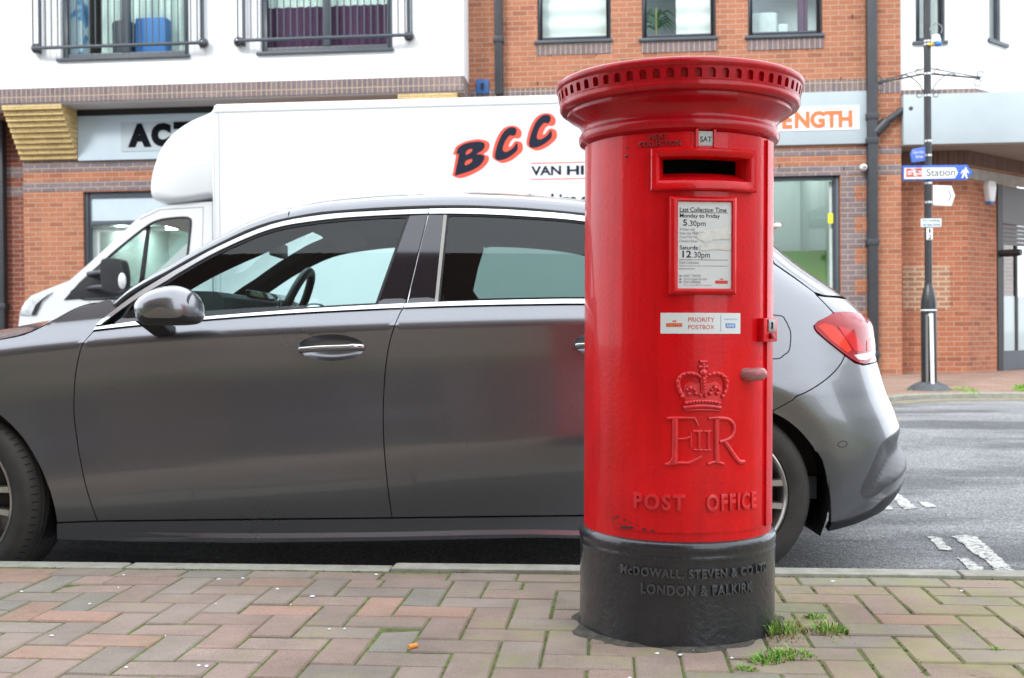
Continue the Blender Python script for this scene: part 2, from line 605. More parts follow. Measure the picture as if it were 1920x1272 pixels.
steel = pbr('worn_steel', (0.35, 0.33, 0.32), rough=0.4, metal=0.6, var=0.3, vs=60)
anthracite = pbr('anthracite_frame', (0.060, 0.075, 0.092), rough=0.42, var=0.12, vs=3)
pipe_black = pbr('black_pipe', (0.030, 0.034, 0.040), rough=0.45, var=0.2, vs=5)
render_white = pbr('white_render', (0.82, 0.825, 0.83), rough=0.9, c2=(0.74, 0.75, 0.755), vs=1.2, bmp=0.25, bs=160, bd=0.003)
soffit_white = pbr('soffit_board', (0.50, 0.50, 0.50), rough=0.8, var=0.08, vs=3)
fascia_blue = pbr('pale_blue_fascia', (0.46, 0.55, 0.61), rough=0.5, var=0.04, vs=2)
fascia_pale = pbr('pale_fascia', (0.38, 0.44, 0.47), rough=0.5, var=0.04, vs=2)
brick_orange = brick('orange_brick', (0.31, 0.112, 0.060), (0.44, 0.180, 0.098), (0.41, 0.295, 0.215), c3=(0.39, 0.150, 0.080))
brick_red = brick('red_brick', (0.30, 0.098, 0.050), (0.44, 0.165, 0.085), (0.42, 0.31, 0.23), c3=(0.39, 0.135, 0.070))
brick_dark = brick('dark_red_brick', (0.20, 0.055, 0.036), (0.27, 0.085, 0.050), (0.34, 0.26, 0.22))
brick_patch = brick('patched_brick', (0.36, 0.16, 0.10), (0.44, 0.22, 0.135), (0.46, 0.36, 0.25), ms=0.026, stain=0.4)
brick_blue = brick('blue_engineering_brick', (0.165, 0.140, 0.160), (0.215, 0.180, 0.195), (0.42, 0.33, 0.25), c3=(0.20, 0.155, 0.165))
brick_blue_up = brick('blue_soldier_brick', (0.155, 0.130, 0.145), (0.225, 0.170, 0.170), (0.46, 0.36, 0.24), soldier=True, c3=(0.19, 0.145, 0.155))
brick_brown_up = brick('brown_soldier_brick', (0.10, 0.060, 0.050), (0.17, 0.10, 0.075), (0.22, 0.16, 0.12), soldier=True)
brick_buff = brick('buff_brick', (0.60, 0.43, 0.17), (0.72, 0.54, 0.25), (0.34, 0.25, 0.14), rh=0.078)
concrete = pbr('grey_concrete', (0.36, 0.35, 0.32), rough=0.9, var=0.18, vs=8, bmp=0.4, bs=120, bd=0.003)
glass_clear = glass('window_glass', (0.88, 0.95, 0.94), 1.0)
glass_shop = glass('shop_glass', (0.90, 0.96, 0.95), 0.8)
glass_car = glass('green_car_glass', (0.80, 0.955, 0.945), 0.8)
glass_dark = glass('privacy_glass', (0.44, 0.56, 0.54), 0.9)
rubber = pbr('tyre_rubber', (0.022, 0.021, 0.020), rough=0.75, c2=(0.045, 0.040, 0.032), vs=9, bmp=0.2, bs=150, bd=0.002)
trim_black = pbr('black_trim', (0.012, 0.012, 0.014), rough=0.5)
gloss_black = pbr('piano_black', (0.006, 0.006, 0.010), rough=0.06, coat=1.0)
chrome = pbr('chrome', (0.80, 0.81, 0.83), rough=0.10, metal=1.0)
satin = pbr('satin_chrome', (0.66, 0.66, 0.66), rough=0.28, metal=1.0)
cabin = pbr('cabin_trim', (0.020, 0.026, 0.027), rough=0.75, var=0.2, vs=8)
headliner = pbr('headliner', (0.035, 0.042, 0.042), rough=0.9)
def car_paint_mat():
    m, n, l, p = new_mat('grey_metallic_paint')
    f = noise(n, l, 900, 2, 0.5)
    l.new(ramp(n, l, f, [(0.35, (0.172, 0.174, 0.186)), (0.65, (0.230, 0.233, 0.247))]), p.inputs['Base Color'])
    d1 = noise(n, l, 2.6, 8, 0.75)
    d2 = noise(n, l, 160, 2, 0.5)
    l.new(ramp(n, l, d1, [(0.35, (0.27,) * 3), (0.72, (0.33,) * 3)]), p.inputs['Roughness'])
    base_c = p.inputs['Base Color'].links[0].from_socket
    l.new(mixc(n, l, ramp(n, l, d2, [(0.72, (0,) * 3), (0.80, (0.15,) * 3)]), base_c, (0.34, 0.31, 0.28)), p.inputs['Base Color'])
    p.inputs['Metallic'].default_value = 0.85
    p.inputs['Coat Weight'].default_value = 1.0
    p.inputs['Coat Roughness'].default_value = 0.03
    return m
car_paint = car_paint_mat()
van_white = pbr('white_van_panel', (0.69, 0.71, 0.725), rough=0.35, coat=0.3, c2=(0.655, 0.68, 0.70), vs=1.5)
# ---------------------------------------------------------------- red pillar box
BR = 0.234
_r = cf_ray(1267.5, 1160)
_d = 2.78
_p = Y_ROT @ Vector((_r.x * _d, _d, 0))
BOX_RZ = R(11.3)
pillar = empty('pillar_box', (_p.x, _p.y, 0), BOX_RZ, 'round red cast iron post box with black base standing on the brick pavement', 'post box')
_brot = Matrix.Rotation(R(0.62), 3, 'Y') @ Matrix.Rotation(BOX_RZ, 3, 'Z')     # the old box leans a little
pillar.rotation_euler = _brot.to_euler()
def cyl(r):
    return lambda a, z: (r * math.sin(a / r), -r * math.cos(a / r), z)
def B(px, py, r=BR):            # photo pixel -> arc length and height on the box
    f = cyl(r)
    return solve2(lambda a, z: w_project(_brot @ Vector(f(a, z)) + Vector((_p.x, _p.y, 0))), (px, py), 0.0, 0.7)
def cf3(r):                     # arc, height, relief -> point
    return lambda a, z, h: ((r + h) * math.sin(a / r), -(r + h) * math.cos(a / r), z)
SL0, SL1 = B(1239, 337), B(1396, 297)
SA0, SA1, SZ0, SZ1 = B(1239, 316)[0], B(1396, 316)[0], B(1318, 338)[1], B(1318, 296)[1]
# body: a ring with the slot left open
m = MB()
m.lathe([(BR, 0.20), (BR, SZ0)], 96)
m.lathe([(BR, SZ1), (BR, 1.205)], 96)
m.lathe([(BR, SZ0), (BR, SZ1)], 84, a0=SA1 / BR, a1=SA0 / BR + 2 * math.pi)
body = m.build('body', red_paint, pillar, local=True)
# base
m = MB()
m.lathe([(r * 0.985, z) for r, z in ((0.236, 0.246), (0.2440, 0.2435), (0.2485, 0.2385), (0.2500, 0.231), (0.2490, 0.222), (0.2475, 0.216), (0.2482, 0.211), (0.2488, 0.207), (0.2480, 0.202), (0.2472, 0.197),
         (0.2472, 0.02), (0.2490, 0.004), (0.2500, -0.05))], 96)
base = m.build('base', black_paint, pillar, local=True)
# cap
m = MB()
m.lathe([(r * 0.988, z) for r, z in ((0.2345, 1.196), (0.2400, 1.200), (0.2500, 1.205), (0.2535, 1.213), (0.2535, 1.222), (0.2490, 1.229), (0.2460, 1.233), (0.2455, 1.239), (0.2475, 1.245), (0.2520, 1.252), (0.2590, 1.259),
         (0.2680, 1.2655), (0.2770, 1.270), (0.2820, 1.2735), (0.2830, 1.279), (0.2830, 1.283), (0.2950, 1.2835), (0.2990, 1.286), (0.3025, 1.291), (0.3030, 1.297), (0.3020, 1.3005), (0.3025, 1.3035), (0.3030, 1.3055))], 120)
m.lathe([(r * 0.988, z) for r, z in ((0.3078, 1.3345), (0.3100, 1.336), (0.3125, 1.340), (0.3130, 1.346), (0.3110, 1.351), (0.3060, 1.3545), (0.2900, 1.358), (0.2000, 1.381), (0.1000, 1.394), (0.0001, 1.398))], 120)
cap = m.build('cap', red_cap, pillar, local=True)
m = MB()
ND = 60
rz = lambda z: 0.988 * lerp(0.3030, 0.3078, (z - 1.3055) / 0.029)
cw = 2 * math.pi / ND
hole = [(-0.0275, 1.3085), (0.0275, 1.3085), (0.0275, 1.3235)] + [(0.0275 * math.cos(q), 1.3235 + 0.0065 * math.sin(q)) for q in [R(k) for k in (30, 60, 90, 120, 150)]] + [(-0.0275, 1.3235)]
cell = resample([(-cw / 2, 1.3055), (cw / 2, 1.3055), (cw / 2, 1.3345), (-cw / 2, 1.3345)], 0.03)
v2, t2 = fill2d(cell, [hole])
vh, th = fill2d(hole)
for k in range(ND):
    q = k * cw
    P = lambda a, z, d=0.0: ((rz(z) - d) * math.sin(a + q), -(rz(z) - d) * math.cos(a + q), z)
    m.add([P(*v) for v in v2], t2)
    m.add([P(v[0], v[1], 0.010) for v in vh], th)
    n = len(hole)
    m.add([P(*v) for v in hole] + [P(v[0], v[1], 0.010) for v in hole], [(i, n + i, n + (i + 1) % n, (i + 1) % n) for i in range(n)])
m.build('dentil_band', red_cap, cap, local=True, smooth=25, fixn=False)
# inside of the slot
m = MB()
dz, f = 0.02, cyl(BR)
m.box(SA0 - 0.05, SA1 + 0.05, -0.10, 0.06, SZ0 - 0.12, SZ1 + 0.05)
m.build('inner_lining', hole_black, pillar, local=True, fixn=True)
# door
DA0, DA1, DZ0, DZ1 = B(1152, 640)[0], B(1427, 640)[0], B(1290, 1000)[1], B(1290, 249)[1]
mb, ns = panel(cyl(BR), [(DA0, DZ0), (DA1, DZ0), (DA1, DZ1), (DA0, DZ1)], 0.02, holes=[[(SA0, SZ0), (SA1, SZ0), (SA1, SZ1), (SA0, SZ1)]], out=0.0032, flange=0.0032)
door = mb.build('door', red_paint, pillar, local=True, normals=ns)
mb, ns = panel(cyl(BR), [(DA0 - 0.0022, DZ0 - 0.002), (DA0 + 0.001, DZ0 - 0.002), (DA0 + 0.001, DZ1), (DA0 - 0.0022, DZ1)], 0.02, out=0.0006)
mb.build('door_seam', pbr('dark_seam', (0.05, 0.004, 0.006), rough=0.8), door, local=True, normals=ns)
mb, ns = panel(cyl(BR), [(DA1 - 0.001, DZ0 - 0.002), (DA1 + 0.0035, DZ0 - 0.002), (DA1 + 0.0035, DZ1), (DA1 - 0.001, DZ1)], 0.02, out=0.0006)
mb.build('door_seam', MATS['dark_seam'], door, local=True, normals=ns)
HA0, HA1 = B(1434, 640)[0], B(1444, 640)[0] + 0.004
mb, ns = panel(cyl(BR), [(HA0, DZ0), (HA1, DZ0), (HA1, DZ1), (HA0, DZ1)], 0.02, out=0.006, flange=0.006)
mb.build('door_jamb', red_paint, pillar, local=True, normals=ns)
# chipped black paint along the foot of the door
m = MB()
for k in range(22):
    t = random.random() ** 2.6
    a = DA0 + 0.001 + t * 0.11
    z = DZ0 + abs(random.gauss(0, 0.014)) * (1 - t * 0.8) + 0.001
    rr = random.uniform(0.0015, 0.006)
    n = 9
    pts = [(a + rr * random.uniform(0.5, 1.5) * math.cos(6.283 * i / n), z + 0.6 * rr * random.uniform(0.4, 1.2) * math.sin(6.283 * i / n)) for i in range(n)]
    m.add([cf3(BR)(q[0], max(q[1], DZ0 + 0.0006), 0.0042) for q in pts], [tuple(range(n))])
m.build('chipped_paint', pbr('bare_iron', (0.05, 0.02, 0.018), rough=0.8, var=0.4, vs=60), door, local=True)
# slot surround: frame proud of the door, sloping throat, hood edge
FA0, FA1, FZ0, FZ1 = B(1224, 318)[0], B(1408, 322)[0], B(1316, 358)[1], B(1316, 279)[1]
m = MB()
f3 = cf3(BR)
def ringloops(loops, closed_back=False):
    n = 4 * 12
    vs, fs = [], []
    for (a0, a1, z0, z1, h) in loops:
        lp = [(lerp(a0, a1, i / 12), z0) for i in range(12)] + [(a1, lerp(z0, z1, i / 12)) for i in range(12)] + [(lerp(a1, a0, i / 12), z1) for i in range(12)] + [(a0, lerp(z1, z0, i / 12)) for i in range(12)]
        vs += [f3(a, z, h) for a, z in lp]
    for j in range(len(loops) - 1):
        for i in range(n):
            fs.append((j * n + i, j * n + (i + 1) % n, (j + 1) * n + (i + 1) % n, (j + 1) * n + i))
    return vs, fs
e = 0.0035
vs, fs = ringloops([(FA0, FA1, FZ0, FZ1, 0.002), (FA0, FA1, FZ0, FZ1, 0.017), (FA0 + e, FA1 - e, FZ0 + e, FZ1 - e, 0.021), (FA0 + 0.013, FA1 - 0.013, FZ0 + 0.010, FZ1 - 0.010, 0.021),
                    (SA0 - 0.003, SA1 + 0.003, SZ0 - 0.003, SZ1 + 0.002, 0.017), (SA0, SA1, SZ0, SZ1, 0.013), (SA0, SA1, SZ0 + 0.001, SZ1, -0.03)])
m.add(vs, fs)
slot = m.build('letter_slot', red_paint, pillar, local=True, smooth=40)
m = MB()                        # red throat rising behind the lower lip
m.grid(lambda u, v: f3(lerp(SA0, SA1, u), lerp(SZ0 + 0.0005, SZ0 + 0.020, v), lerp(0.012, -0.034, v)), [i / 16 for i in range(17)], [0, 0.3, 0.6, 1.0])
m.build('slot_throat', red_paint, slot, local=True)
# collection tab and its cast words
f = cf3(BR)
a0, a1 = B(1306, 260)[0], B(1338, 260)[0]
z0, z1 = B(1322, 277)[1], B(1322, 243)[1]
for q0, q1 in ((a1 - 0.0035, a1 + 0.004), (a0 - 0.004, a0 + 0.0035)):
    m = MB()
    vs, fs = ringloops([(q0, q1, z0, z1, 0.002), (q0, q1, z0, z1, 0.007), (q0 + 0.0012, q1 - 0.0012, z0, z1 - 0.001, 0.009)])
    m.add(vs, fs)
    m.add([f(q0 + 0.0012, z0, 0.009), f(q1 - 0.0012, z0, 0.009), f(q1 - 0.0012, z1 - 0.001, 0.009), f(q0 + 0.0012, z1 - 0.001, 0.009)], [(0, 1, 2, 3)])
    tabh = m.build('tab_holder', red_paint, pillar, local=True, smooth=30)
m = MB()
ta0, ta1, tz0, tz1 = B(1308, 262)[0], B(1336, 262)[0], B(1322, 274)[1], B(1322, 247)[1]
m.grid(lambda u, v: f(lerp(ta0, ta1, u), lerp(tz0, tz1, v), 0.0048), [i / 6 for i in range(7)], [0, 1])
tab = m.build('collection_tab', plate_grey, tabh, local=True)
m = MB()
put_text(m, 'SAT', lambda a, b, h: f(a, b, 0.0054), *(B(1312, 262)[0], B(1333, 262)[0]), B(1322, 267)[1], B(1322, 257)[1])
m.build('tab_lettering', ink_dark, tab, local=True)
def cast(name, rows, mat, r, hgt, weight=0.02, parent=pillar, off=0.003, spacing=1.0):
    for s, x0, x1, y0, y1 in rows:
        m = MB()
        xm, ym = (x0 + x1) / 2, (y0 + y1) / 2
        A0, A1 = B(x0, ym, r)[0], B(x1, ym, r)[0]
        Z0, Z1 = B(xm, y1, r)[1], B(xm, y0, r)[1]
        g = cf3(r)
        put_text(m, s, lambda a, b, h: g(a, b, h + off if h else off - 0.002), A0, A1, Z0, Z1, depth=hgt, weight=weight, spacing=spacing)
        m.build(name, mat, parent, local=True, smooth=50, bevel=0.0007)
cast('collection_lettering', [('NEXT', 1218, 1252, 252, 262), ('COLLECTION', 1199, 1277, 264, 275)], red_old, BR, 0.003, 0.03)
cast('lettering', [('POST', 1191, 1284, 925.5, 956), ('OFFICE', 1323, 1413, 925, 957)], red_raised, BR, 0.0055, 0.034, spacing=1.25)
cast('maker_lettering', [('McDOWALL, STEVEN & CO LTD', 1166, 1434, 1068, 1088), ('LONDON & FALKIRK', 1203, 1408, 1098, 1118)], black_raised, 0.2435, 0.0060, 0.03, base, 0.0, 1.12)
# small cast bosses and rivets
m = MB()
for px, py, rr in ((1176, 293, 0.0042), (1177, 277, 0.003), (1413, 301, 0.003)):
    a, z = B(px, py)
    m = MB(); m.sphere(f3(a, z, 0.003), rr, 12, 8); m.build('rivet', red_old, door, local=True)
# notice frame: flat, tangent to the door
NX0, NX1 = -0.077, 0.077
_cn = B(1316, 462)
NZ0, NZ1 = B(1316, 553)[1], B(1316, 370)[1]
nx0 = B(1254, 460, BR)[0]; nx1 = B(1374, 460, BR)[0]
nc = (nx0 + nx1) / 2
hw = 0.0785
ang = nc / BR
cn, sn_ = math.cos(ang), math.sin(ang)
def flat(x, z, h):              # plane tangent to the box at the notice
    d = BR + h
    return (x * cn + d * sn_, x * sn_ - d * cn, z)
m = MB()
def rect(x0, x1, z0, z1, h): return [flat(x0, z0, h), flat(x1, z0, h), flat(x1, z1, h), flat(x0, z1, h)]
lo = [(-hw, hw, NZ0, NZ1, -0.02), (-hw, hw, NZ0, NZ1, 0.008), (-hw + 0.007, hw - 0.006, NZ0 + 0.006, NZ1 - 0.006, 0.0145), (-hw + 0.017, hw - 0.011, NZ0 + 0.0125, NZ1 - 0.0105, 0.0145), (-hw + 0.019, hw - 0.0125, NZ0 + 0.0145, NZ1 - 0.0125, 0.008)]
vs = [p for q in lo for p in rect(*q)]
m.add(vs, [(j * 4 + i, j * 4 + (i + 1) % 4, j * 4 + 4 + (i + 1) % 4, j * 4 + 4 + i) for j in range(len(lo) - 1) for i in range(4)])
nf = m.build('notice_frame', red_paint, pillar, local=True, bevel=0.0015, smooth=40)
px0, px1, pz0, pz1 = lo[-1][:4]
m = MB()
m.add(rect(px0 - 0.001, px1 + 0.001, pz0 - 0.001, pz1 + 0.001, 0.0085), [(0, 1, 2, 3)])
notice = m.build('collection_notice', paper_white, nf, local=True)
NX = lambda px: lerp(px0, px1, (px - 1272) / (1369 - 1272))
NZ = lambda py: lerp(pz1, pz0, (py - 378) / (541 - 378))
fl = lambda a, b, h: flat(a, b, 0.0090 + h)
m = MB()
def nt(s, x0, x1, y0, y1, w=0.0, mb=None):
    put_text(mb or m, s, fl, NX(x0), NX(x1), NZ(y1), NZ(y0), weight=w)
nt('Last Collection Time', 1275, 1360, 388, 397, 0.01)
nt('Monday to Friday', 1275, 1348, 400, 410, 0.01)
nt('5', 1281, 1288, 411, 423, 0.015); nt('.30pm', 1290, 1322, 413, 426.5)
nt('Saturda', 1275, 1308, 460, 468, 0.01)
nt('12', 1280, 1296, 470, 483, 0.015); nt('.30pm', 1298, 1330, 472, 486.5)
for y in (398.5, 487.5): m.add([fl(NX(1274), NZ(y), 0), fl(NX(1363), NZ(y), 0), fl(NX(1363), NZ(y - 0.7), 0), fl(NX(1274), NZ(y - 0.7), 0)], [(0, 1, 2, 3)])
m.build('notice_print', ink_dark, notice, local=True, fixn=False)
m = MB()
for s, x0, x1, y0, y1 in (('A later coll', 1275, 1302, 427, 432), ('from the Post', 1275, 1308, 434.5, 439.5), ('Royal Mail De', 1275, 1306, 442, 447), ('Doman Road', 1275, 1307, 449, 454), ('Other Collections', 1274, 1310, 489.5, 495),
                          ('Additional collections may be made throughout the day until', 1274, 1362, 497, 500.5), ('the last times shown', 1274, 1303, 502, 505.5), ('03457 740740', 1282, 1313, 515, 520), ('www.royalmail.com', 1282, 1325, 521, 526.5),
                          ('0345 6000606', 1282, 1313, 526.5, 531.5), ('Please contact 0800 for customers', 1282, 1333, 533.5, 536)):
    nt(s, x0, x1, y0, y1, 0.0, m)
for y in (516, 522, 527.5): m.add([fl(NX(1274.5), NZ(y + 3.5), 0), fl(NX(1278.5), NZ(y + 3.5), 0), fl(NX(1278.5), NZ(y), 0), fl(NX(1274.5), NZ(y), 0)], [(0, 1, 2, 3)])
m.build('small_print', ink_grey, notice, local=True, fixn=False)
m = MB()
m.add([fl(NX(1340), NZ(532), 0), fl(NX(1363), NZ(532), 0), fl(NX(1363), NZ(526), 0), fl(NX(1340), NZ(526), 0)], [(0, 1, 2, 3)])
m.add([fl(NX(1349), NZ(524.5), 0), fl(NX(1354), NZ(524.5), 0), fl(NX(1355), NZ(521.5), 0), fl(NX(1351.5), NZ(523), 0), fl(NX(1348), NZ(521.5), 0)], [(0, 1, 2, 3, 4)])
m.build('notice_emblem', ink_red, notice, local=True, fixn=False)
m = MB()
for pts in ([(1300, 427), (1330, 427), (1333, 433), (1320, 435), (1303, 434)], [(1330, 427), (1367, 424), (1368, 438), (1362, 440), (1332, 438), (1329, 430)], [(1308, 437), (1330, 433), (1362, 438), (1367, 447), (1340, 448), (1322, 455), (1312, 449), (1305, 444)],
            [(1311, 459), (1335, 456), (1366, 457), (1368, 469), (1340, 467), (1312, 470)]):
    q = [(x + random.uniform(-1, 1), y + random.uniform(-0.8, 0.8)) for x, y in resample(pts, 4)]
    m.add([fl(NX(x), NZ(y), 0.0007 + 0.0003 * (k % 2)) for k, (x, y) in enumerate(q)], [tuple(range(len(q)))])
m.build('torn_sticker', paper_torn, notice, local=True, fixn=False)
# priority sticker on the door
g = cf3(BR)
ka0, ka1, kz0, kz1 = B(1239, 606)[0], B(1386, 606)[0], B(1312, 626)[1], B(1312, 587)[1]
KA = lambda px: B(px, 606)[0]
KZ = lambda py: lerp(kz1, kz0, (py - 587) / 39)
m = MB()
m.grid(lambda u, v: g(lerp(ka0, ka1, u), lerp(kz0, kz1, v), 0.0039), [i / 20 for i in range(21)], [0, 1])
stick = m.build('priority_sticker', pbr('white_vinyl', (0.66, 0.69, 0.68), rough=0.4, var=0.03), pillar, local=True)
sf = lambda a, b, h: g(a, b, 0.0044 + h)
m = MB()
put_text(m, 'PRIORITY', sf, KA(1290), KA(1338), KZ(604), KZ(595.5))
put_text(m, 'POSTBOX', sf, KA(1290), KA(1338), KZ(617.5), KZ(609.5))
def srect(m, x0, x1, y0, y1, hh=0.0):
    n = 6
    m.grid(lambda u, v: sf(lerp(KA(x0), KA(x1), u), lerp(KZ(y1), KZ(y0), v), hh), [i / n for i in range(n + 1)], [0, 1])
srect(m, 1249.5, 1279, 606.5, 613)
m.add([sf(KA(x), KZ(y), 0) for x, y in ((1262, 604), (1267, 604), (1268.5, 600.5), (1264.5, 602), (1260.5, 600.5))], [(0, 1, 2, 3, 4)])
m.build('sticker_print', ink_red, stick, local=True, fixn=False)
m = MB()
put_text(m, 'Royal Mail', sf, KA(1251), KA(1278), KZ(612), KZ(607.5))
m.v = [tuple(Vector(v) + Vector((v[0], v[1], 0)).normalized() * 0.0003) for v in m.v]
m.build('sticker_print', pbr('gold_print', (0.75, 0.45, 0.08), rough=0.6), stick, local=True, fixn=False)
m = MB()
srect(m, 1359, 1376.5, 606.5, 615)
put_text(m, 'supporting the', sf, KA(1356), KA(1380), KZ(600), KZ(597))
srect(m, 1349.6, 1350.2, 591, 622)
m.build('sticker_print', ink_blue, stick, local=True, fixn=False)
m = MB()
put_text(m, 'NHS', sf, KA(1360.5), KA(1375), KZ(614), KZ(607.5), shear=0.25, weight=0.02)
m.v = [tuple(Vector(v) + Vector((v[0], v[1], 0)).normalized() * 0.0003) for v in m.v]
m.build('sticker_print', MATS['white_vinyl'], stick, local=True, fixn=False)
# lock and pull
def hexbox(m, px0, px1, py0, py1, h0, h1):
    a0, a1 = B(px0, (py0 + py1) / 2)[0], B(px1, (py0 + py1) / 2)[0]
    z0, z1 = B((px0 + px1) / 2, py1)[1], B((px0 + px1) / 2, py0)[1]
    lo = [g(a0, z0, h0), g(a1, z0, h0), g(a1, z1, h0), g(a0, z1, h0)]
    hi = [g(a0, z0, h1), g(a1, z0, h1), g(a1, z1, h1), g(a0, z1, h1)]
    m.hexa(lo, hi)
m = MB()
hexbox(m, 1417.5, 1441, 597, 641, 0.0, 0.022)
lock = m.build('lock_case', red_paint, pillar, local=True, bevel=0.003)
m = MB()
hexbox(m, 1425.5, 1436.5, 599, 622, 0.020, 0.0232)
lp = m.build('key_plate', steel, lock, local=True, bevel=0.001)
m = MB()
hexbox(m, 1430, 1432.6, 606, 617, 0.022, 0.0238)
a, z = B(1431.2, 606)
m.sphere(g(a, z, 0.0222), 0.0032, 10, 6, (1, 1, 1))
m.build('keyhole', hole_black, lp, local=True)
m = MB()
a, z = B(1430, 630)
m.tube([g(a, z + 0.006, 0.022), g(a, z - 0.006, 0.026)], [0.0055, 0.0065], 12)
m.build('escutcheon', red_old, lock, local=True)
m = MB()
a0, z0 = B(1398, 702)
a1, z1 = B(1411, 700)
pts = [g(a0 - 0.006, z0, -0.004), g(a0 - 0.002, z0, 0.010), g(a0 + 0.006, z0, 0.019), g((a0 + a1) / 2, z0 + 0.001, 0.023), g(a1 - 0.004, z0 + 0.001, 0.024), g(a1 + 0.003, z0 + 0.001, 0.021)]
m.tube(smooth_path(pts, 4), 0.0155, 14)
m.build('door_pull', pbr('worn_pull', (0.40, 0.03, 0.035), rough=0.35, coat=0.3, c2=(0.26, 0.20, 0.20), vs=26), pillar, local=True, bevel=0.004, smooth=60)
# royal cypher: rounded cast strokes
def stroke(m, pts, w, hgt=0.006, n=7, k=5, sm=True):
    q = [B(*p) for p in pts]
    if sm and len(q) > 2: q = smooth_path(q, k)
    hw_ = w * 0.5 * 0.00128
    vs, fs = [], []
    N = len(q)
    for i in range(N):
        a, b = Vector(q[max(0, i - 1)]), Vector(q[min(N - 1, i + 1)])
        t = (b - a).normalized()
        s_ = Vector((-t.y, t.x))
        for j in range(n):
            th = math.pi * j / (n - 1)
            c = Vector(q[i]) + s_ * (hw_ * math.cos(th))
            vs.append(g(c.x, c.y, 0.0025 + hgt * math.sin(th) ** 0.7))
    for i in range(N - 1):
        for j in range(n - 1): fs.append((i * n + j, i * n + j + 1, (i + 1) * n + j + 1, (i + 1) * n + j))
    fs += [tuple(range(n)), tuple((N - 1) * n + j for j in range(n - 1, -1, -1))]
    m.add(vs, fs)
m = MB()
stroke(m, [(1266, 784), (1266, 826), (1265, 870)], 11, 0.0065)
stroke(m, [(1251, 784.5), (1275, 783.5), (1302, 784)], 5.5, 0.0055); stroke(m, [(1300, 783.5), (1305, 790), (1308, 799)], 4.5, 0.005)
stroke(m, [(1270, 823), (1284, 823), (1294, 819)], 4.5, 0.005); stroke(m, [(1295, 811), (1295, 838)], 3.5, 0.005)
stroke(m, [(1248, 871), (1257, 867), (1262, 858)], 5, 0.0055); stroke(m, [(1250, 871), (1272, 868), (1290, 868), (1302, 863), (1315, 856)], 6, 0.0055)
stroke(m, [(1342, 786), (1342, 826), (1343, 868)], 11, 0.0065)
stroke(m, [(1327, 784.5), (1345, 783)], 5.5, 0.0055)
stroke(m, [(1344, 784), (1360, 785), (1371, 793), (1374, 806), (1369, 819), (1358, 826), (1347, 828)], 7.5, 0.0062)
stroke(m, [(1357, 828), (1366, 842), (1376, 857), (1384, 866), (1393, 866)], 9, 0.0062)
stroke(m, [(1326, 870), (1340, 866), (1355, 870)], 6, 0.0055)
for x in (1310, 1327): stroke(m, [(x, 808), (x, 843)], 5.5, 0.0055)
stroke(m, [(1299, 808.5), (1317, 808.5)], 4, 0.005); stroke(m, [(1319, 808.5), (1332, 808.5)], 4, 0.005)
stroke(m, [(1300, 843), (1317, 844)], 4, 0.005); stroke(m, [(1319, 844), (1332, 844)], 4, 0.005)
m.build('royal_cypher', red_raised, pillar, local=True, smooth=70)
# crown
C = lambda x, y: (1250 + x / 4.242, 660 + y / 4.242)
def bead(m, x, y, r, h=0.004, sc=1.0):
    a, z = B(*C(x, y))
    m.sphere(g(a, z, h), r, 10, 7, (1, sc, 1))
m = MB()
body_ = [(130, 335), (140, 260), (180, 235), (230, 255), (285, 240), (330, 250), (380, 235), (425, 260), (440, 330), (420, 400), (412, 455), (140, 455), (150, 400)]
poly = [B(*C(*p)) for p in body_]
mb, ns = panel(cyl(BR), poly, 0.006, out=0.0055, flange=0.004)
m.add(mb.v, mb.f)
stroke(m, [C(130, 350), C(100, 290), C(95, 230), C(125, 185), C(180, 172), C(235, 182), C(272, 205)], 8, 0.008)
stroke(m, [C(440, 350), C(462, 290), C(458, 225), C(430, 185), C(385, 172), C(330, 185), C(292, 205)], 8, 0.008)
stroke(m, [C(283, 195), C(284, 260), C(288, 320)], 12, 0.012)
stroke(m, [C(132, 445), C(200, 432), C(276, 428), C(350, 432), C(418, 445)], 9, 0.0105)
stroke(m, [C(140, 405), C(210, 390), C(276, 386), C(345, 390), C(412, 405)], 6, 0.010)
stroke(m, [C(140, 465), C(276, 458), C(415, 465)], 5, 0.006)
for x, y in ((112, 320), (96, 278), (88, 235), (103, 200), (132, 178), (165, 168), (200, 170), (232, 180), (258, 196)): bead(m, x, y, 0.0042, 0.009)
for x, y in ((447, 320), (462, 280), (466, 235), (452, 200), (424, 178), (390, 168), (356, 172), (326, 182), (302, 198)): bead(m, x, y, 0.0042, 0.009)
for x, y in ((285, 215), (286, 240), (288, 265), (290, 290)): bead(m, x, y, 0.0032, 0.0145)
for x, y, r_ in ((125, 355, .005), (175, 335, .0052), (185, 285, .006), (228, 330, .0052), (262, 345, .0045), (300, 350, .0045), (338, 330, .0055), (375, 285, .006), (392, 330, .0052), (432, 352, .005), (160, 300, .0045), (405, 300, .0045), (215, 300, .004), (350, 300, .004)):
    bead(m, x, y, r_, 0.008)
for k in range(11): bead(m, 160 + k * 23.5, 405 - 12 * math.sin(math.pi * k / 10), 0.0030, 0.0118)
bead(m, 285, 165, 0.0092, 0.007)
stroke(m, [C(285, 150), C(285, 80)], 8, 0.010); stroke(m, [C(250, 118), C(322, 118)], 7, 0.009); stroke(m, [C(258, 78), C(314, 78)], 6, 0.0095)
m.build('crown_emblem', red_raised, pillar, local=True, smooth=60)
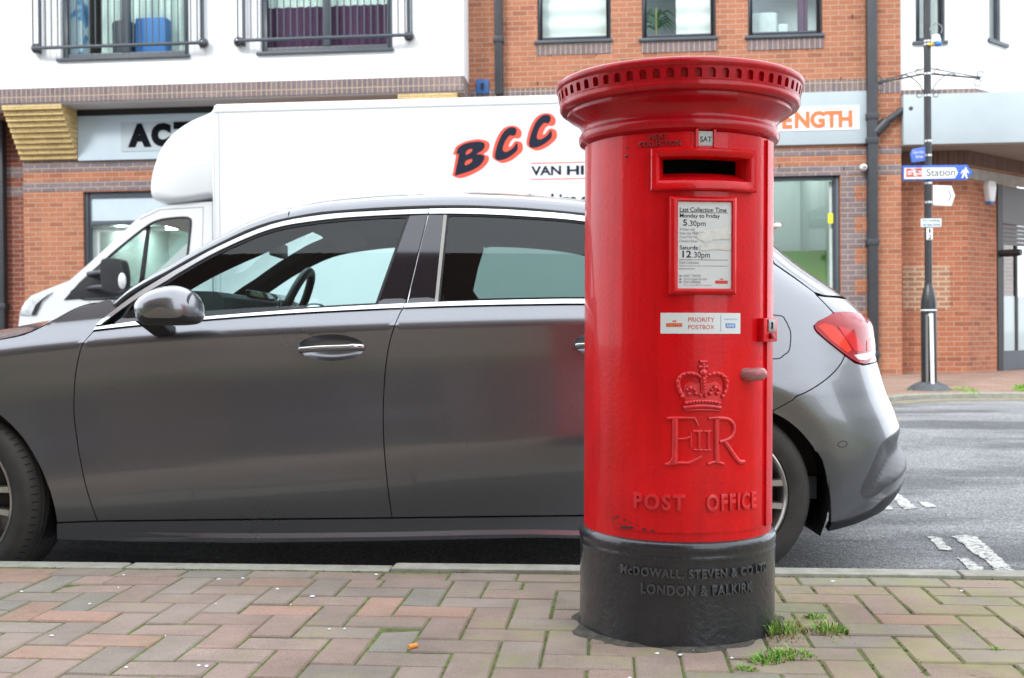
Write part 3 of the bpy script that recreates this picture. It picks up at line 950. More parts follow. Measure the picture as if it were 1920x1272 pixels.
# ---------------------------------------------------------------- grey hatchback parked along the kerb, nose to the left
ROADZ = -0.098                  # the road beside the near kerb
EYE = CAMZ - ROADZ              # eye height above the road
DS = 3.86                       # distance of the near flank, measured square to the picture
HWID = 0.90                     # half width
U0, D0 = -0.62, DS + HWID       # foot of the car
_c = Y_ROT @ Vector((U0, D0, 0))
car = empty('parked_car', (_c.x, _c.y, ROADZ), YAW, 'grey metallic hatchback parked at the kerb behind the red post box', 'car')
def cfp(px, py, d):             # pixel at a depth -> (right, height above road)
    r = cf_ray(px, py)
    return r.x * d, EYE + r.z * d
CL = lambda p: (p[0] - U0, p[1] - D0, p[2])     # frame of the picture -> frame of the car
_cre = [cfp(x, y, DS + 0.012) for x, y in ((-400, 745), (-200, 695), (0, 660), (149, 644), (269, 634), (388, 626), (480, 621), (738, 610), (967, 603.5), (1096, 601), (1300, 600), (1500, 604), (1700, 612))]
zcre = curve1(_cre)
low_off = curve1([(-1.9, 0.055), (-1.5, 0.032), (-1.2, 0.0115), (-1.03, 0.0008), (-1.0, 0.0), (-0.96, 0.0006), (-0.82, 0.006), (-0.6, 0.019), (-0.35, 0.027), (-0.12, 0.021), (0, 0.013)])
rear_off = curve1([(0.08, 0.080), (0.18, 0.050), (0.27, 0.034), (0.42, 0.010), (0.53, 0.001), (0.60, 0.0), (0.70, 0.008), (0.78, 0.021), (0.86, 0.042), (0.95, 0.076), (1.05, 0.122), (1.2, 0.185), (1.3, 0.245), (1.45, 0.34)])
WHF, WHR = cfp(-92, 930, DS + 0.03)[0], cfp(1356, 930, DS + 0.03)[0]
WHZ = 0.247                     # hub height: the wheels stand a little lower than the kerb-side datum
def off_side(u, z):
    h = z - zcre(u)
    up = 0.013 + 0.88 * h if h < 0.078 else 0.013 + 0.0686 + 0.40 * (h - 0.078) + 0.14 * (h - 0.078) ** 2
    hl = lerp(0.485, 0.41, (u + 1.5) / 1.75)
    lo = low_off(h / max(0.3, min(0.52, hl)))
    k = sstep(-0.006, 0.006, h)
    o = up * k + lo * (1 - k)
    w = sstep(0.30, 0.90, u)
    if w > 0:
        q = rear_off(z)
        rr = math.hypot(u - WHR, z - WHZ)
        q += 0.016 * (1 - sstep(0.33, 0.435, rr)) * sstep(0.1, 0.25, z)
        o = lerp(o, q, w)
    wf = sstep(-1.75, -2.3, u)
    return o
xr = curve1([(0.08, 1.42), (0.12, 1.47), (0.18, 1.53), (0.22, 1.555), (0.30, 1.58), (0.40, 1.57), (0.50, 1.537), (0.60, 1.495), (0.68, 1.472), (0.76, 1.455), (0.84, 1.450), (0.90, 1.412), (0.95, 1.362), (1.0, 1.298), (1.1, 1.165), (1.2, 1.06), (1.3, 0.99), (1.45, 0.93)])
xf = curve1([(0.12, -2.72), (0.25, -2.86), (0.5, -2.88), (0.65, -2.84), (0.75, -2.76), (0.85, -2.60), (0.95, -2.42)])
CLN, NEX = 0.50, 2.5
def M(s, z):                    # the outer skin of the near flank, wrapping round both ends
    xe = xr(z)
    xc = xe - CLN
    if s > xc:
        t = min(1.0, (s - xc) / CLN) * math.pi / 2
        a, c = math.sin(t) ** (2 / NEX), math.cos(t) ** (2 / NEX) if t < math.pi / 2 - 1e-6 else 0.0
        x = xc + CLN * a
        o = off_side(x, z)
        return (x, DS + o + (HWID - o) * (1 - c), z)
    xn = xf(z)
    xc = xn + 0.6
    if s < xc:
        t = min(1.0, (xc - s) / 0.6) * math.pi / 2
        a, c = math.sin(t) ** (2 / 2.3), math.cos(t) ** (2 / 2.3) if t < math.pi / 2 - 1e-6 else 0.0
        x = xc - 0.6 * a
        o = off_side(x, z)
        return (x, DS + o + (HWID - o) * (1 - c), z)
    return (s, DS + off_side(s, z), z)
ML = lambda s, z: CL(M(s, z))
MR = lambda s, z: (lambda p: (p[0], -p[1], p[2]))(ML(s, z))     # the far flank
def prj(p): return cf_project((p[0], p[1], p[2] - EYE))
_SG, _sil = [], []
for _j in range(66):
    _z = 0.08 + _j * 0.0205
    _row = []
    for _i in range(-74, 54):
        _s = _i * 0.04 if _i < 20 else 0.8 + (_i - 20) * 0.025
        if _s > xr(_z): break
        _q = prj(M(_s, _z))
        if _i > 20 and _row and _q[0] < _row[-1][0]: break
        _row.append((_q[0], _q[1], _s, _z))
    _sil.append((_z, _row[-1][2]))
    _SG += _row
SIL = curve1(_sil)              # how far round the tail the eye can see
_SC = {}
def S(px, py):                  # pixel -> place on the skin: nearest of a lattice, then a shrinking pattern search
    if (px, py) in _SC: return _SC[(px, py)]
    b = min(_SG, key=lambda q: (q[0] - px) ** 2 + (q[1] - py) ** 2)
    s, z = b[2], b[3]
    def e(s, z):
        q = prj(M(s, z))
        return (q[0] - px) ** 2 + (q[1] - py) ** 2
    best, h = e(s, z), 0.03
    while h > 2e-5:
        hit = False
        for ds, dz in ((h, 0), (-h, 0), (0, h), (0, -h), (h, h), (-h, -h), (h, -h), (-h, h)):
            s2, z2 = s + ds, z + dz
            if s2 > SIL(z2) + 0.01 or z2 < 0.06: continue
            v = e(s2, z2)
            if v < best - 1e-9: best, s, z, hit = v, s2, z2, True
        if not hit: h *= 0.5
    _SC[(px, py)] = (s, z)
    return s, z
SS = lambda pts: [S(*p) for p in pts]
ZWARP = lambda s: zcre(max(-2.4, min(1.2, s)))
def skin(name, poly, mat, parent=car, step=0.022, out=0.0, flange=0.022, gap=0.0018, holes=(), far=False):
    if gap: poly = inset(poly, gap)
    mb, ns = panel(MR if far else ML, poly, step, holes=holes, out=out, flange=flange, warp=ZWARP, flip=far)
    return mb.build(name, mat, parent, local=True, normals=ns)
# --- the shut lines, traced on the photograph
L1 = smooth_path(SS([(175, 622), (158, 641), (150, 660), (142, 699), (139, 740), (139, 780), (145, 828), (152, 870), (160, 908), (171, 945), (183, 977)]), 3)
L2 = smooth_path(SS([(758, 577), (752, 584), (741, 608), (730, 645), (723, 690), (719.5, 740), (718.5, 790), (721, 850), (727, 912), (735, 971)]), 3)
BELT = smooth_path(SS([(175, 622), (269, 611), (378, 602), (480, 594.5), (600, 587), (757, 579.5), (890, 575), (1000, 573), (1096, 572)]), 3)
L3 = smooth_path(SS([(1288, 578), (1270, 650), (1235, 740), (1190, 830), (1160, 900), (1145, 966)]), 3)
DBOT = SS([(183, 977), (300, 975.5), (480, 973.5), (735, 971), (900, 968.5), (1145, 966)])
ARCF_C, ARCF_R = (WHF, WHZ + 0.01), 0.345
ARCR_C, ARCR_R = (WHR + 0.004, WHZ + 0.012), 0.368
def X2S(x, z):                  # true distance along the car -> distance along the wrapped skin
    xc = xr(z) - CLN
    if x <= xc: return x
    return xc + CLN * math.asin(min(1.0, ((x - xc) / CLN) ** (NEX / 2))) * 2 / math.pi
def arc(c, r, a0, a1, n=40): return [(X2S(x, z) if c[0] > 0 else x, z) for x, z in arc0(c, r, a0, a1, n)]
def arc0(c, r, a0, a1, n=40): return [(c[0] + r * math.cos(R(lerp(a0, a1, i / n))), c[1] + r * math.sin(R(lerp(a0, a1, i / n)))) for i in range(n + 1)]
def cut(path, a, b):            # piece of a path between two of its x (or z) places
    return path[a:b]
bf = [p for p in BELT if p[0] <= L2[0][0] - 0.004]
br = [p for p in BELT if p[0] > L2[0][0] + 0.004]
belt_end = L3[0]
dbf = [p for p in DBOT if p[0] < L2[-1][0] - 0.004]
dbr = [p for p in DBOT if p[0] > L2[-1][0] + 0.004]
front_door = L1 + dbf[1:] + L2[::-1] + bf[::-1][:-1]
rear_door = [p for p in L2] + dbr[:-1] + L3[::-1] + br[::-1]
# front wing with the nose
FB = 0.20
APIL = SS([(219, 577), (206, 560)])
HOODL = smooth_path(SS([(150, 577), (131, 584), (112, 594), (90, 607), (45, 628), (0, 637)]), 3)
hood_tail = [(-2.35, zcre(-2.35) + 0.035), (-2.6, zcre(-2.6) + 0.03), (-2.86, 0.70)]
_arcR = SS([(0, 779), (43, 822), (73, 872), (90, 912), (97, 934), (103, 958), (106.5, 980)])
_arcR = [(WHF + 0.02, _arcR[0][1] + 0.055), (WHF + 0.10, _arcR[0][1] + 0.042)] + _arcR
ARCF = smooth_path(_arcR[::-1], 4) + [(2 * WHF - x, z) for x, z in smooth_path(_arcR, 4)][0:]
wing = [APIL[0]] + SS([(196, 597)]) + L1 + ARCF + \
    [(ARCF[-1][0], FB), (-2.86, FB)] + hood_tail[::-1] + HOODL[::-1] + [APIL[1]]
wing_lo = wing
QL = SS([(1526, 548), (1490, 522), (1451, 495), (1410, 470), (1380, 455)])
HATCH = SS([(1563, 587.5), (1547, 570), (1532, 555), (1526, 548)])
LAMP = smooth_path(SS([(1526, 612), (1535, 603), (1563, 588), (1583, 586.5), (1600, 587), (1619, 593), (1631, 605), (1638, 622), (1641, 646), (1637, 668), (1629, 678), (1618, 683), (1603, 679), (1583, 666), (1555, 644), (1532, 624)]), 4, True)
BUMPL = SS([(1584, 667), (1578, 680), (1571, 690), (1562, 700), (1552, 709), (1520, 731), (1487, 750), (1462, 764), (1450, 770)])
ARCT = smooth_path(SS([(1557, 983), (1556.5, 957), (1555, 931), (1548, 895), (1530, 849), (1511, 822), (1492, 802), (1471, 786), (1450, 775)]), 3)
_tx = [(M(*p)[0], p[1]) for p in ARCT]
_apex = _tx[-1][1] + 0.045
BARC = [ARCT[-1], (WHR + 0.10, _apex - 0.012), (WHR, _apex), (WHR - 0.10, _apex - 0.012)] + [(2 * WHR - x, z) for x, z in _tx[::-1]]
lampL = SS([(1583, 666), (1555, 644), (1532, 624), (1526, 612), (1535, 603), (1563, 588)])
CROOF = SS([(1380, 455)])
quarter = BUMPL + [p for p in BARC[1:]] + [(BARC[-1][0] - 0.005, DBOT[-1][1])] + L3[::-1] + SS([(1345, 525), (1320, 494), (1290, 472), (1245, 447), (1200, 430), (1165, 422), (1165, 412), (1210, 415), (1280, 422), (1350, 430), (1400, 437), (1427, 443), (1440, 470), (1451, 495), (1490, 522), (1526, 548)]) + HATCH[::-1][1:] + lampL[::-1][1:-1]
zb = 0.20
smax = lambda z: xr(z)
bump_rim = [(smax(z), z) for z in [0.205, 0.25, 0.3, 0.36, 0.42, 0.48, 0.54, 0.60, 0.66, 0.70]]
bumper = list(ARCT)
VENT = smooth_path(SS([(1671, 816), (1656, 827), (1645, 846), (1630, 882), (1614, 918), (1616, 931), (1627, 935), (1645, 928), (1660, 915)]), 3) + [(1.525, 0.36), (1.532, 0.44), (1.530, 0.52)]
lip0 = SS([(1558, 982), (1600, 972), (1636, 956), (1660, 935)])
bump_poly = [p for p in lip0[1:]] + [(smax(0.30), 0.30)] + [p for p in bump_rim if p[1] > 0.305] + [(smax(0.72), 0.72)] + SS([(1618, 685), (1603, 681)]) + BUMPL + bumper[::-1]
def cup_of(cx, cy): return [S(cx + 63 * math.cos(2 * math.pi * k / 36), cy + 25 * math.sin(2 * math.pi * k / 36)) for k in range(36)]
CUPF, CUPR = cup_of(621, 652), cup_of(1139, 645)
# --- painted panels of the near flank
wing_o = skin('front_wing', wing, car_paint)
door_f = skin('front_door', front_door, car_paint, holes=[CUPF])
door_r = skin('rear_door', rear_door, car_paint, holes=[CUPR])
quarter_o = skin('rear_quarter', quarter, car_paint, step=0.009)
bumper_o = skin('rear_bumper', bump_poly, car_paint, holes=[VENT], step=0.009)
tail = SS([(1563, 588), (1547, 570), (1532, 555), (1526, 549)]) + [(smax(z), z) for z in (0.965, 0.94, 0.92, 0.90)] + SS([(1619, 592), (1600, 586), (1583, 585.5)])
tail_o = skin('tailgate', SS([(1563, 587), (1547, 570), (1532, 554.5), (1545, 556.5), (1584, 561)]) + [(smax(0.985), 0.985), (smax(0.92), 0.92), (smax(0.86), 0.86)] + SS([(1638, 621), (1631, 604), (1619, 592), (1600, 586), (1583, 585.5)]), car_paint)
lowtail = SS([(1618, 684), (1629, 679), (1637, 669), (1641, 647)]) + [(smax(0.85), 0.85), (smax(0.78), 0.78), (smax(0.725), 0.725)]
skin('tailgate_edge', lowtail, car_paint, tail_o)
# glossy side blade and rear screen
skin('rear_screen', SS([(1526, 548), (1545, 554), (1584, 559)]) + [(smax(z), z) for z in (0.99, 1.06, 1.14, 1.22)] + SS([(1430, 445), (1441, 470), (1452, 494), (1491, 521)]), gloss_black, tail_o, gap=0.0012)
# bumper recess
_ve = resample(VENT, 0.01)
_vl = [p for p in _ve if p[0] < SIL(p[1]) + 0.02]
def vent_map(a, z):
    d = min(math.hypot(a - q[0], z - q[1]) for q in _vl)
    k = 0.034 * sstep(0.0, 0.085, d)
    p = ML(a, z)
    return (p[0] - 0.6 * k, p[1] + 0.8 * k, p[2])
mb, ns = panel(vent_map, inset(VENT, -0.002), 0.012)
vent_paint = pbr('subdued_vent_paint', (0.10, 0.10, 0.105), rough=0.42, metal=0.5)  # body paint copied darker and duller to tame the recess's bright reflection
mb.build('vent_recess', vent_paint, bumper_o, local=True, normals=ns)
skin('bumper_lip', SS([(1557, 980), (1600, 970.5), (1636, 954.5), (1661, 933)]) + [(smax(0.315), 0.315), (smax(0.26) - 0.0, 0.26)] + SS([(1663, 943), (1636, 967), (1600, 983), (1550, 996)]), trim_black, bumper_o, out=0.004)
a, z = S(1580, 833)
m = MB()
pv = [ML(a + 0.009 * math.sin(k * math.pi / 6), z + 0.011 * math.cos(k * math.pi / 6)) for k in range(12)]
m.tube(pv, 0.0016, 6, closed=True)
m.build('parking_sensor', trim_black, bumper_o, local=True)
# tail lamp
lamp_red, n_, l_, p_ = new_mat('tail_lamp_red')
p_.inputs['Base Color'].default_value = (0.62, 0.010, 0.012, 1); p_.inputs['Roughness'].default_value = 0.12
p_.inputs['Coat Weight'].default_value = 0.35; p_.inputs['Specular IOR Level'].default_value = 0.2
lamp_dk = pbr('tail_lamp_dark', (0.34, 0.008, 0.014), rough=0.12, coat=0.4, spec=0.2)
lamp_hot = pbr('tail_lamp_bright', (0.80, 0.035, 0.012), rough=0.15, coat=0.35, spec=0.2)
lamp_cl = pbr('tail_lamp_clear', (0.68, 0.66, 0.66), rough=0.12, coat=1.0, var=0.25, vs=60)
lampo = skin('tail_lamp', LAMP, lamp_dk, out=0.006, flange=0.03, gap=0.001, step=0.015)
skin('lamp_segment', SS([(1531, 613), (1545, 608), (1562, 613), (1580, 632), (1594, 657), (1586, 662), (1558, 641)]), lamp_hot, lampo, out=0.0072, flange=0.004, gap=0, step=0.012)
skin('lamp_segment', SS([(1568, 612), (1590, 619), (1604, 632), (1614, 650), (1617, 659), (1600, 660), (1586, 640)]), lamp_red, lampo, out=0.0076, flange=0.004, gap=0, step=0.012)
skin('lamp_segment', SS([(1622, 640), (1634, 630), (1638, 648), (1634, 658), (1622, 659)]), lamp_red, lampo, out=0.0076, flange=0.004, gap=0, step=0.012)
skin('lamp_segment', SS([(1598, 667), (1616, 664), (1634, 661), (1632, 669), (1620, 676), (1606, 675)]), lamp_cl, lampo, out=0.0074, flange=0.004, gap=0, step=0.012)
# filler flap: a fine dark groove
m = MB()
flap = smooth_path(SS([(1400, 590), (1450, 591), (1472, 600), (1481, 618), (1482, 644), (1476, 662), (1464, 671), (1450, 673), (1400, 673), (1394, 630)]), 4, True)
m.tube([ML(*q) for q in flap], 0.0022, 6, closed=True)
m.build('filler_flap', trim_black, quarter_o, local=True)
# sill
sill = SS([(107, 981.5), (183, 978.6), (480, 975.2), (735, 972.6), (1145, 967.6), (1165, 985), (1150, 1004), (1092, 1006), (735, 1014), (480, 1018), (250, 1016), (107, 1011)])
SO = skin('sill', sill, car_paint, out=0.002, flange=0.05, gap=0.0008)
pth = smooth_path(SS([(190, 1006), (300, 1006.5), (480, 1008), (735, 1005.5), (900, 1002), (1000, 1001), (1092, 1003), (1150, 1000)]), 4)
_bz = curve1([(p[0], p[1]) for p in pth[::2]])
def blade_pt(k, t):
    a, zb_ = pth[k]
    o = sstep(pth[0][0], pth[0][0] + 0.5, a) * 0.0095 * (1 - abs(t))
    p = ML(a, zb_ + (0.016 * t if t > 0 else 0.013 * t))
    return (p[0], p[1] - 0.003 - o, p[2])
m = MB()
m.grid(blade_pt, list(range(len(pth))), [-1, 0, 1])
mbl = m.build('sill_blade', car_paint, SO, local=True, smooth=40)
# --- window furniture
def clipx(path, x0, x1):
    out = []
    for a, b in zip(path[:-1], path[1:]):
        for x in (x0, x1):
            pass
        if x0 <= a[0] <= x1: out.append(a)
        for x in sorted((x0, x1)):
            if a[0] < x < b[0]:
                t = (x - a[0]) / (b[0] - a[0])
                out.append((x, lerp(a[1], b[1], t)))
    if x0 <= path[-1][0] <= x1: out.append(path[-1])
    return out
BT = smooth_path(SS([(180, 616), (254, 605), (378, 596.5), (480, 588.5), (600, 580), (757, 571.5), (890, 566.5), (1000, 564), (1096, 563), (1288, 566)]), 3)
BB = smooth_path(SS([(176, 620.5), (254, 612), (378, 601.5), (480, 593.5), (600, 586), (757, 578.5), (890, 574), (1000, 572), (1096, 571), (1288, 574)]), 3)
gapx = L2[0][0]
def ribbon(name, top, bot, mat, parent, out=0.006, fl=0.01, **kw): return skin(name, bot + top[::-1], mat, parent, step=0.012, out=out, flange=fl, gap=0, **kw)
ribbon('belt_strip', clipx(BT, -9, gapx - 0.0015), clipx(BB, -9, gapx - 0.0035), chrome, door_f)
ribbon('belt_strip', clipx(BT, gapx + 0.0015, 9), clipx(BB, gapx - 0.0005, 9), chrome, door_r)
UT = smooth_path(SS([(181, 611), (200, 594), (254, 554), (314, 517), (340, 502), (412, 463), (508, 423), (603, 405), (699, 398), (804, 393.5), (892, 393), (986, 397), (1096, 407), (1200, 428), (1290, 470), (1345, 522)]), 4)
UB = smooth_path(SS([(190, 611), (205, 599), (258, 561), (316, 526), (340, 511), (412, 471), (508, 431), (603, 414), (699, 406), (804, 402), (892, 402.5), (986, 407), (1096, 416.5), (1200, 438), (1282, 480), (1318, 522)]), 4)
gx2 = S(804, 398)[0]
ribbon('window_strip', clipx(UT, -9, gx2 - 0.0012), clipx(UB, -9, gx2 - 0.0012), satin, door_f)
ribbon('window_strip', clipx(UT, gx2 + 0.0012, 9), clipx(UB, gx2 + 0.0012, 9), chrome, door_r)
# glass and the black between
def between(path, x0, x1): return [p for p in path if x0 < p[0] < x1]
g_l = SS([(222, 604)])[0]
tl = S(768, 405); bl = S(708, 573)
glass_f = [g_l] + [p for p in BT if g_l[0] + 0.01 < p[0] < bl[0] - 0.004] + [bl, tl] + [p for p in UB if g_l[0] + 0.03 < p[0] < tl[0] - 0.004][::-1]
seal = 0.010
gf_in = inset(glass_f, seal)
mb = skin('door_seal', glass_f, trim_black, door_f, step=0.02, out=0.0005, flange=0.006, gap=0.0, holes=[gf_in])
gl_f = skin('side_window', gf_in, glass_car, door_f, step=0.03, out=-0.003, flange=0, gap=0)
tri = SS([(222, 603), (252, 577), (256, 602)])
skin('mirror_base_panel', SS([(215, 606), (262, 571), (264, 603)]), gloss_black, door_f, step=0.02, out=0.001, flange=0.003, gap=0)
b1t, b1b = S(803, 403), S(761, 571)
skin('pillar_cover', [tl, bl, (b1b[0] - 0.002, b1b[1]), (b1t[0] - 0.002, b1t[1])], gloss_black, door_f, step=0.02, out=0.002, flange=0.004, gap=0.0008)
b2t, b2b = S(832, 403.5), S(815, 569)
skin('pillar_cover', [(b1b[0] + 0.002, b1b[1]), b2b, b2t, (b1t[0] + 0.002, b1t[1])], gloss_black, door_r, step=0.02, out=0.002, flange=0.004, gap=0.0008)
b3t, b3b = S(838, 404), S(821, 569)
skin('window_channel', [b2b, b3b, b3t, b2t], pbr('grey_rubber', (0.42, 0.41, 0.38), rough=0.5), door_r, step=0.02, out=0.003, flange=0.004, gap=0)
bl2, tl2 = S(766, 571), S(806, 404)
m = MB()
m.tube([ML(*q) for q in (S(763, 571), S(783, 487), S(803, 404))], 0.0016, 6)
m.build('pillar_edge', satin, door_r, local=True)
glass_r = [b3b] + [p for p in BT if b3b[0] + 0.005 < p[0]] + SS([(1318, 524)]) + [p for p in UB if p[0] > b3t[0] + 0.006 and p[0] < S(1310, 515)[0]][::-1] + [b3t]
gr_in = inset(glass_r, 0.007)
skin('door_seal', glass_r, trim_black, door_r, step=0.02, out=0.0005, flange=0.006, gap=0, holes=[gr_in])
gl_r = skin('rear_window', gr_in, glass_dark, door_r, step=0.03, out=-0.003, flange=0, gap=0)
# door handles
def handle(cx, cy, parent, whole=True):
    cup = cup_of(cx, cy)
    c = S(cx, cy)
    h = MB()
    vs, fs = [], []
    rings = 6
    for j in range(rings + 1):
        t = 1 - j / rings
        for q in cup:
            p = Vector(ML(lerp(c[0], q[0], t), lerp(c[1], q[1], t)))
            vs.append(p + Vector((0, 0.0012 + 0.030 * (1 - t ** 2.2) ** 0.75, 0)))
    n = len(cup)
    for j in range(rings):
        for i in range(n): fs.append((j * n + i, j * n + (i + 1) % n, (j + 1) * n + (i + 1) % n, (j + 1) * n + i))
    h.add(vs, fs)
    cupo = h.build('handle_cup', car_paint, parent, local=True, smooth=80)
    h = MB()
    pts = [S(cx - 61, cy + 5), S(cx - 45, cy + 4), S(cx - 15, cy + 2), (S(cx + 20, cy + 1)), S(cx + 45, cy), S(cx + 62, cy + 1)]
    od = [0.004, 0.012, 0.019, 0.020, 0.017, 0.004]
    q = [Vector(ML(*p)) + Vector((0, -d, 0)) for p, d in zip(pts, od)]
    h.tube(smooth_path(q, 5), [0.006] + [0.0105] * 3 + [0.0108] * 18 + [0.0118] * 3 + [0.009], 12, flat=1.0)
    ho = h.build('door_handle', car_paint, parent, local=True, smooth=70)
    h = MB()
    q2 = [v + Vector((0, -0.0045, 0.0055)) for v in q]
    h.tube(smooth_path(q2, 5), [0.003] + [0.0062] * 6 + [0.0068] * 12 + [0.0088] * 6 + [0.005], 10)
    h.build('handle_strip', chrome, ho, local=True, smooth=70)
cupmat = pbr('handle_cup_paint', (0.05, 0.049, 0.052), rough=0.25, metal=0.4, coat=1.0)
handle(621, 652, door_f)
handle(1139, 645, door_r)
# --- roof, screen, bonnet
RAILP = [(213, 574), (222, 566), (240, 551), (275, 530), (312, 511), (340, 495), (376, 475), (412, 457), (460, 434), (508, 417), (560, 406), (603, 399), (650, 395), (699, 391.5), (750, 389), (804, 387), (850, 386.5), (892, 387), (940, 389), (986, 391.5), (1040, 396), (1096, 401.5), (1150, 407), (1210, 412), (1280, 419), (1350, 427), (1400, 434), (1430, 439)]
RAIL = [Vector(ML(*q)) for q in SS(RAILP)]
RISE = curve1([(0, 0.055), (3, 0.062), (8, 0.082), (12, 0.092), (18, 0.098), (24, 0.100), (27, 0.085)])
NR = len(RAIL)
def roof_pt(i, t, drop=0.0):    # t runs 0..2 from the near rail to the far rail
    k = max(0, min(NR - 1, int(i)))
    k2 = min(NR - 1, k + 1)
    a = RAIL[k].lerp(RAIL[k2], i - k)
    tt = t if t <= 1 else 2 - t
    p = 2.35
    y = a.y * (1 - tt)
    z = a.z + RISE(i) * (1 - (1 - tt) ** p) ** (1 / p)
    n = drop
    return (a.x, (y if t <= 1 else -y) * (1 - 0.0), z - n)
def roof_patch(name, mat, parent, i0, i1, t0, t1, nt=12, drop=0.0, sub=3, flip=False):
    m = MB()
    us = [i0 + (i1 - i0) * k / int((i1 - i0) * sub) for k in range(int((i1 - i0) * sub) + 1)]
    ts = [t0 + (t1 - t0) * k / nt for k in range(nt + 1)]
    fn = lambda t, i: roof_pt(i, t, drop)
    vs = [fn(t, i) for i in us for t in ts]
    E = 1e-3
    ns = []
    for i in us:
        for t in ts:
            ii = min(max(i, E), NR - 1 - E)
            tt = min(max(t, 3e-3), 2 - 3e-3)
            du = Vector(roof_pt(ii + E, tt)) - Vector(roof_pt(ii - E, tt))
            dt = Vector(roof_pt(ii, tt + 1e-3)) - Vector(roof_pt(ii, tt - 1e-3))
            n = du.cross(dt).normalized()
            if n.z < 0: n = -n
            ns.append(n if not flip else -n)
    W_ = len(ts)
    fs = []
    for j in range(len(us) - 1):
        for k in range(W_ - 1):
            q = (j * W_ + k, j * W_ + k + 1, (j + 1) * W_ + k + 1, (j + 1) * W_ + k)
            fs.append(q)
    a, b, c = (Vector(vs[i]) for i in fs[len(fs) // 2][:3])
    up = (b - a).cross(c - a).z > 0
    if up == flip: fs = [f[::-1] for f in fs]
    m.add(vs, fs)
    return m.build(name, mat, parent, local=True, normals=ns)
HI = 9.6                        # where the screen meets the roof skin, counted along the rail
roofo = roof_patch('roof', car_paint, car, HI, NR - 1, 0.0, 2.0, 40)
roof_patch('screen_pillar', car_paint, roofo, 0, HI, 0.0, 0.13, 6)
roof_patch('screen_pillar', car_paint, roofo, 0, HI, 1.87, 2.0, 6)
scr = roof_patch('windscreen', glass_car, car, 0.0, HI, 0.13, 1.87, 30)
for t0, t1 in ((0.13, 0.17), (1.83, 1.87)): roof_patch('screen_border', trim_black, scr, 0, HI, t0, t1, 2, 0.003)
roof_patch('screen_border', trim_black, scr, HI - 0.8, HI, 0.17, 1.83, 20, 0.003)
# dark gutter between rail and chrome
m = MB()
for sgn in (1, -1):
    m.tube([(p.x, (p.y + 0.006) * sgn, p.z - 0.004) for p in smooth_path([tuple(q) for q in RAIL], 2) for p in [Vector(p)]], 0.009, 6)
m.build('gutter_seal', trim_black, roofo, local=True)
# roof spoiler at the back
m = MB()
e0 = [Vector(roof_pt(NR - 1, t)) for t in [k / 12 * 2 for k in range(13)]]
vs = []
for k, p in enumerate(e0):
    xe = 1.165 - U0 - 0.26 * abs(k / 6 - 1) ** 2.0
    q = Vector((xe, p.y * 0.98, p.z - 0.012 - 0.02 * abs(k / 6 - 1)))
    vs += [p + Vector((-0.10, 0, 0.010)), q + Vector((0, 0, 0.008)), q + Vector((0, 0, -0.010)), p + Vector((-0.10, 0, -0.03))]
fs = []
for k in range(12):
    for j in range(4): fs.append((k * 4 + j, k * 4 + (j + 1) % 4, k * 4 + 4 + (j + 1) % 4, k * 4 + 4 + j))
fs += [(3, 2, 1, 0), (48, 49, 50, 51)]
m.add(vs, fs)
m.build('roof_spoiler', car_paint, car, local=True, bevel=0.004)
# bonnet
_hp = SS([(131, 585), (90, 608), (45, 628), (0, 638), (-60, 651)]) + hood_tail[:2]
_hz = curve1(sorted(_hp))
NH = 24
HE = [Vector(ML(x, _hz(x))) for x in [lerp(_hp[0][0], _hp[-1][0], k / NH) for k in range(NH + 1)]]
hz = curve1([(0, 0.050), (NH * 0.25, 0.078), (NH * 0.6, 0.085), (NH, 0.060)])
def hood_pt(i, t):
    k = max(0, min(NH - 1, int(i)))
    a = HE[k].lerp(HE[k + 1], i - k)
    tt = t if t <= 1 else 2 - t
    y = a.y * (1 - tt)
    return (a.x - 0.10 * tt * (1 - i / NH) - 0.05 * tt, y if t <= 1 else -y, a.z + 0.004 + hz(i) * (1 - (1 - tt) ** 2.0))
m = MB()
m.grid(lambda t, i: hood_pt(i, t), [k / 20 for k in range(41)], [k * 0.5 for k in range(2 * (len(HE) - 1) + 1)])
m.build('bonnet', car_paint, car, local=True, smooth=60)
# nose beyond the bonnet edge and cowl below the screen
m = MB()
m.grid(lambda t, v: tuple(Vector(hood_pt(len(HE) - 1, t)).lerp(Vector((-2.84 - U0 - 0.02 * (t if t < 1 else 2 - t), (HE[-1].y * (1 - (t if t <= 1 else 2 - t))) * (1 if t <= 1 else -1), 0.66)), v)), [k / 10 for k in range(21)], [0, 0.33, 0.66, 1])
m.build('nose_panel', car_paint, car, local=True, smooth=60)
m = MB()
def cowl(t, v):
    a, b = Vector(hood_pt(0, t)), Vector(roof_pt(0, t))
    return tuple(a.lerp(b, v) + Vector((0, 0, -0.004)))
m.grid(cowl, [k / 10 for k in range(21)], [0, 0.5, 1])
cw_ = m.build('scuttle_cowl', trim_black, car, local=True)
m = MB()
m.tube([(HE[0].x + 0.10, -0.55, HE[0].z + 0.05), (HE[0].x - 0.02, -0.1, HE[0].z + 0.055), (HE[0].x - 0.03, 0.3, HE[0].z + 0.06)], 0.008, 6)
m.build('wiper', trim_black, cw_, local=True)
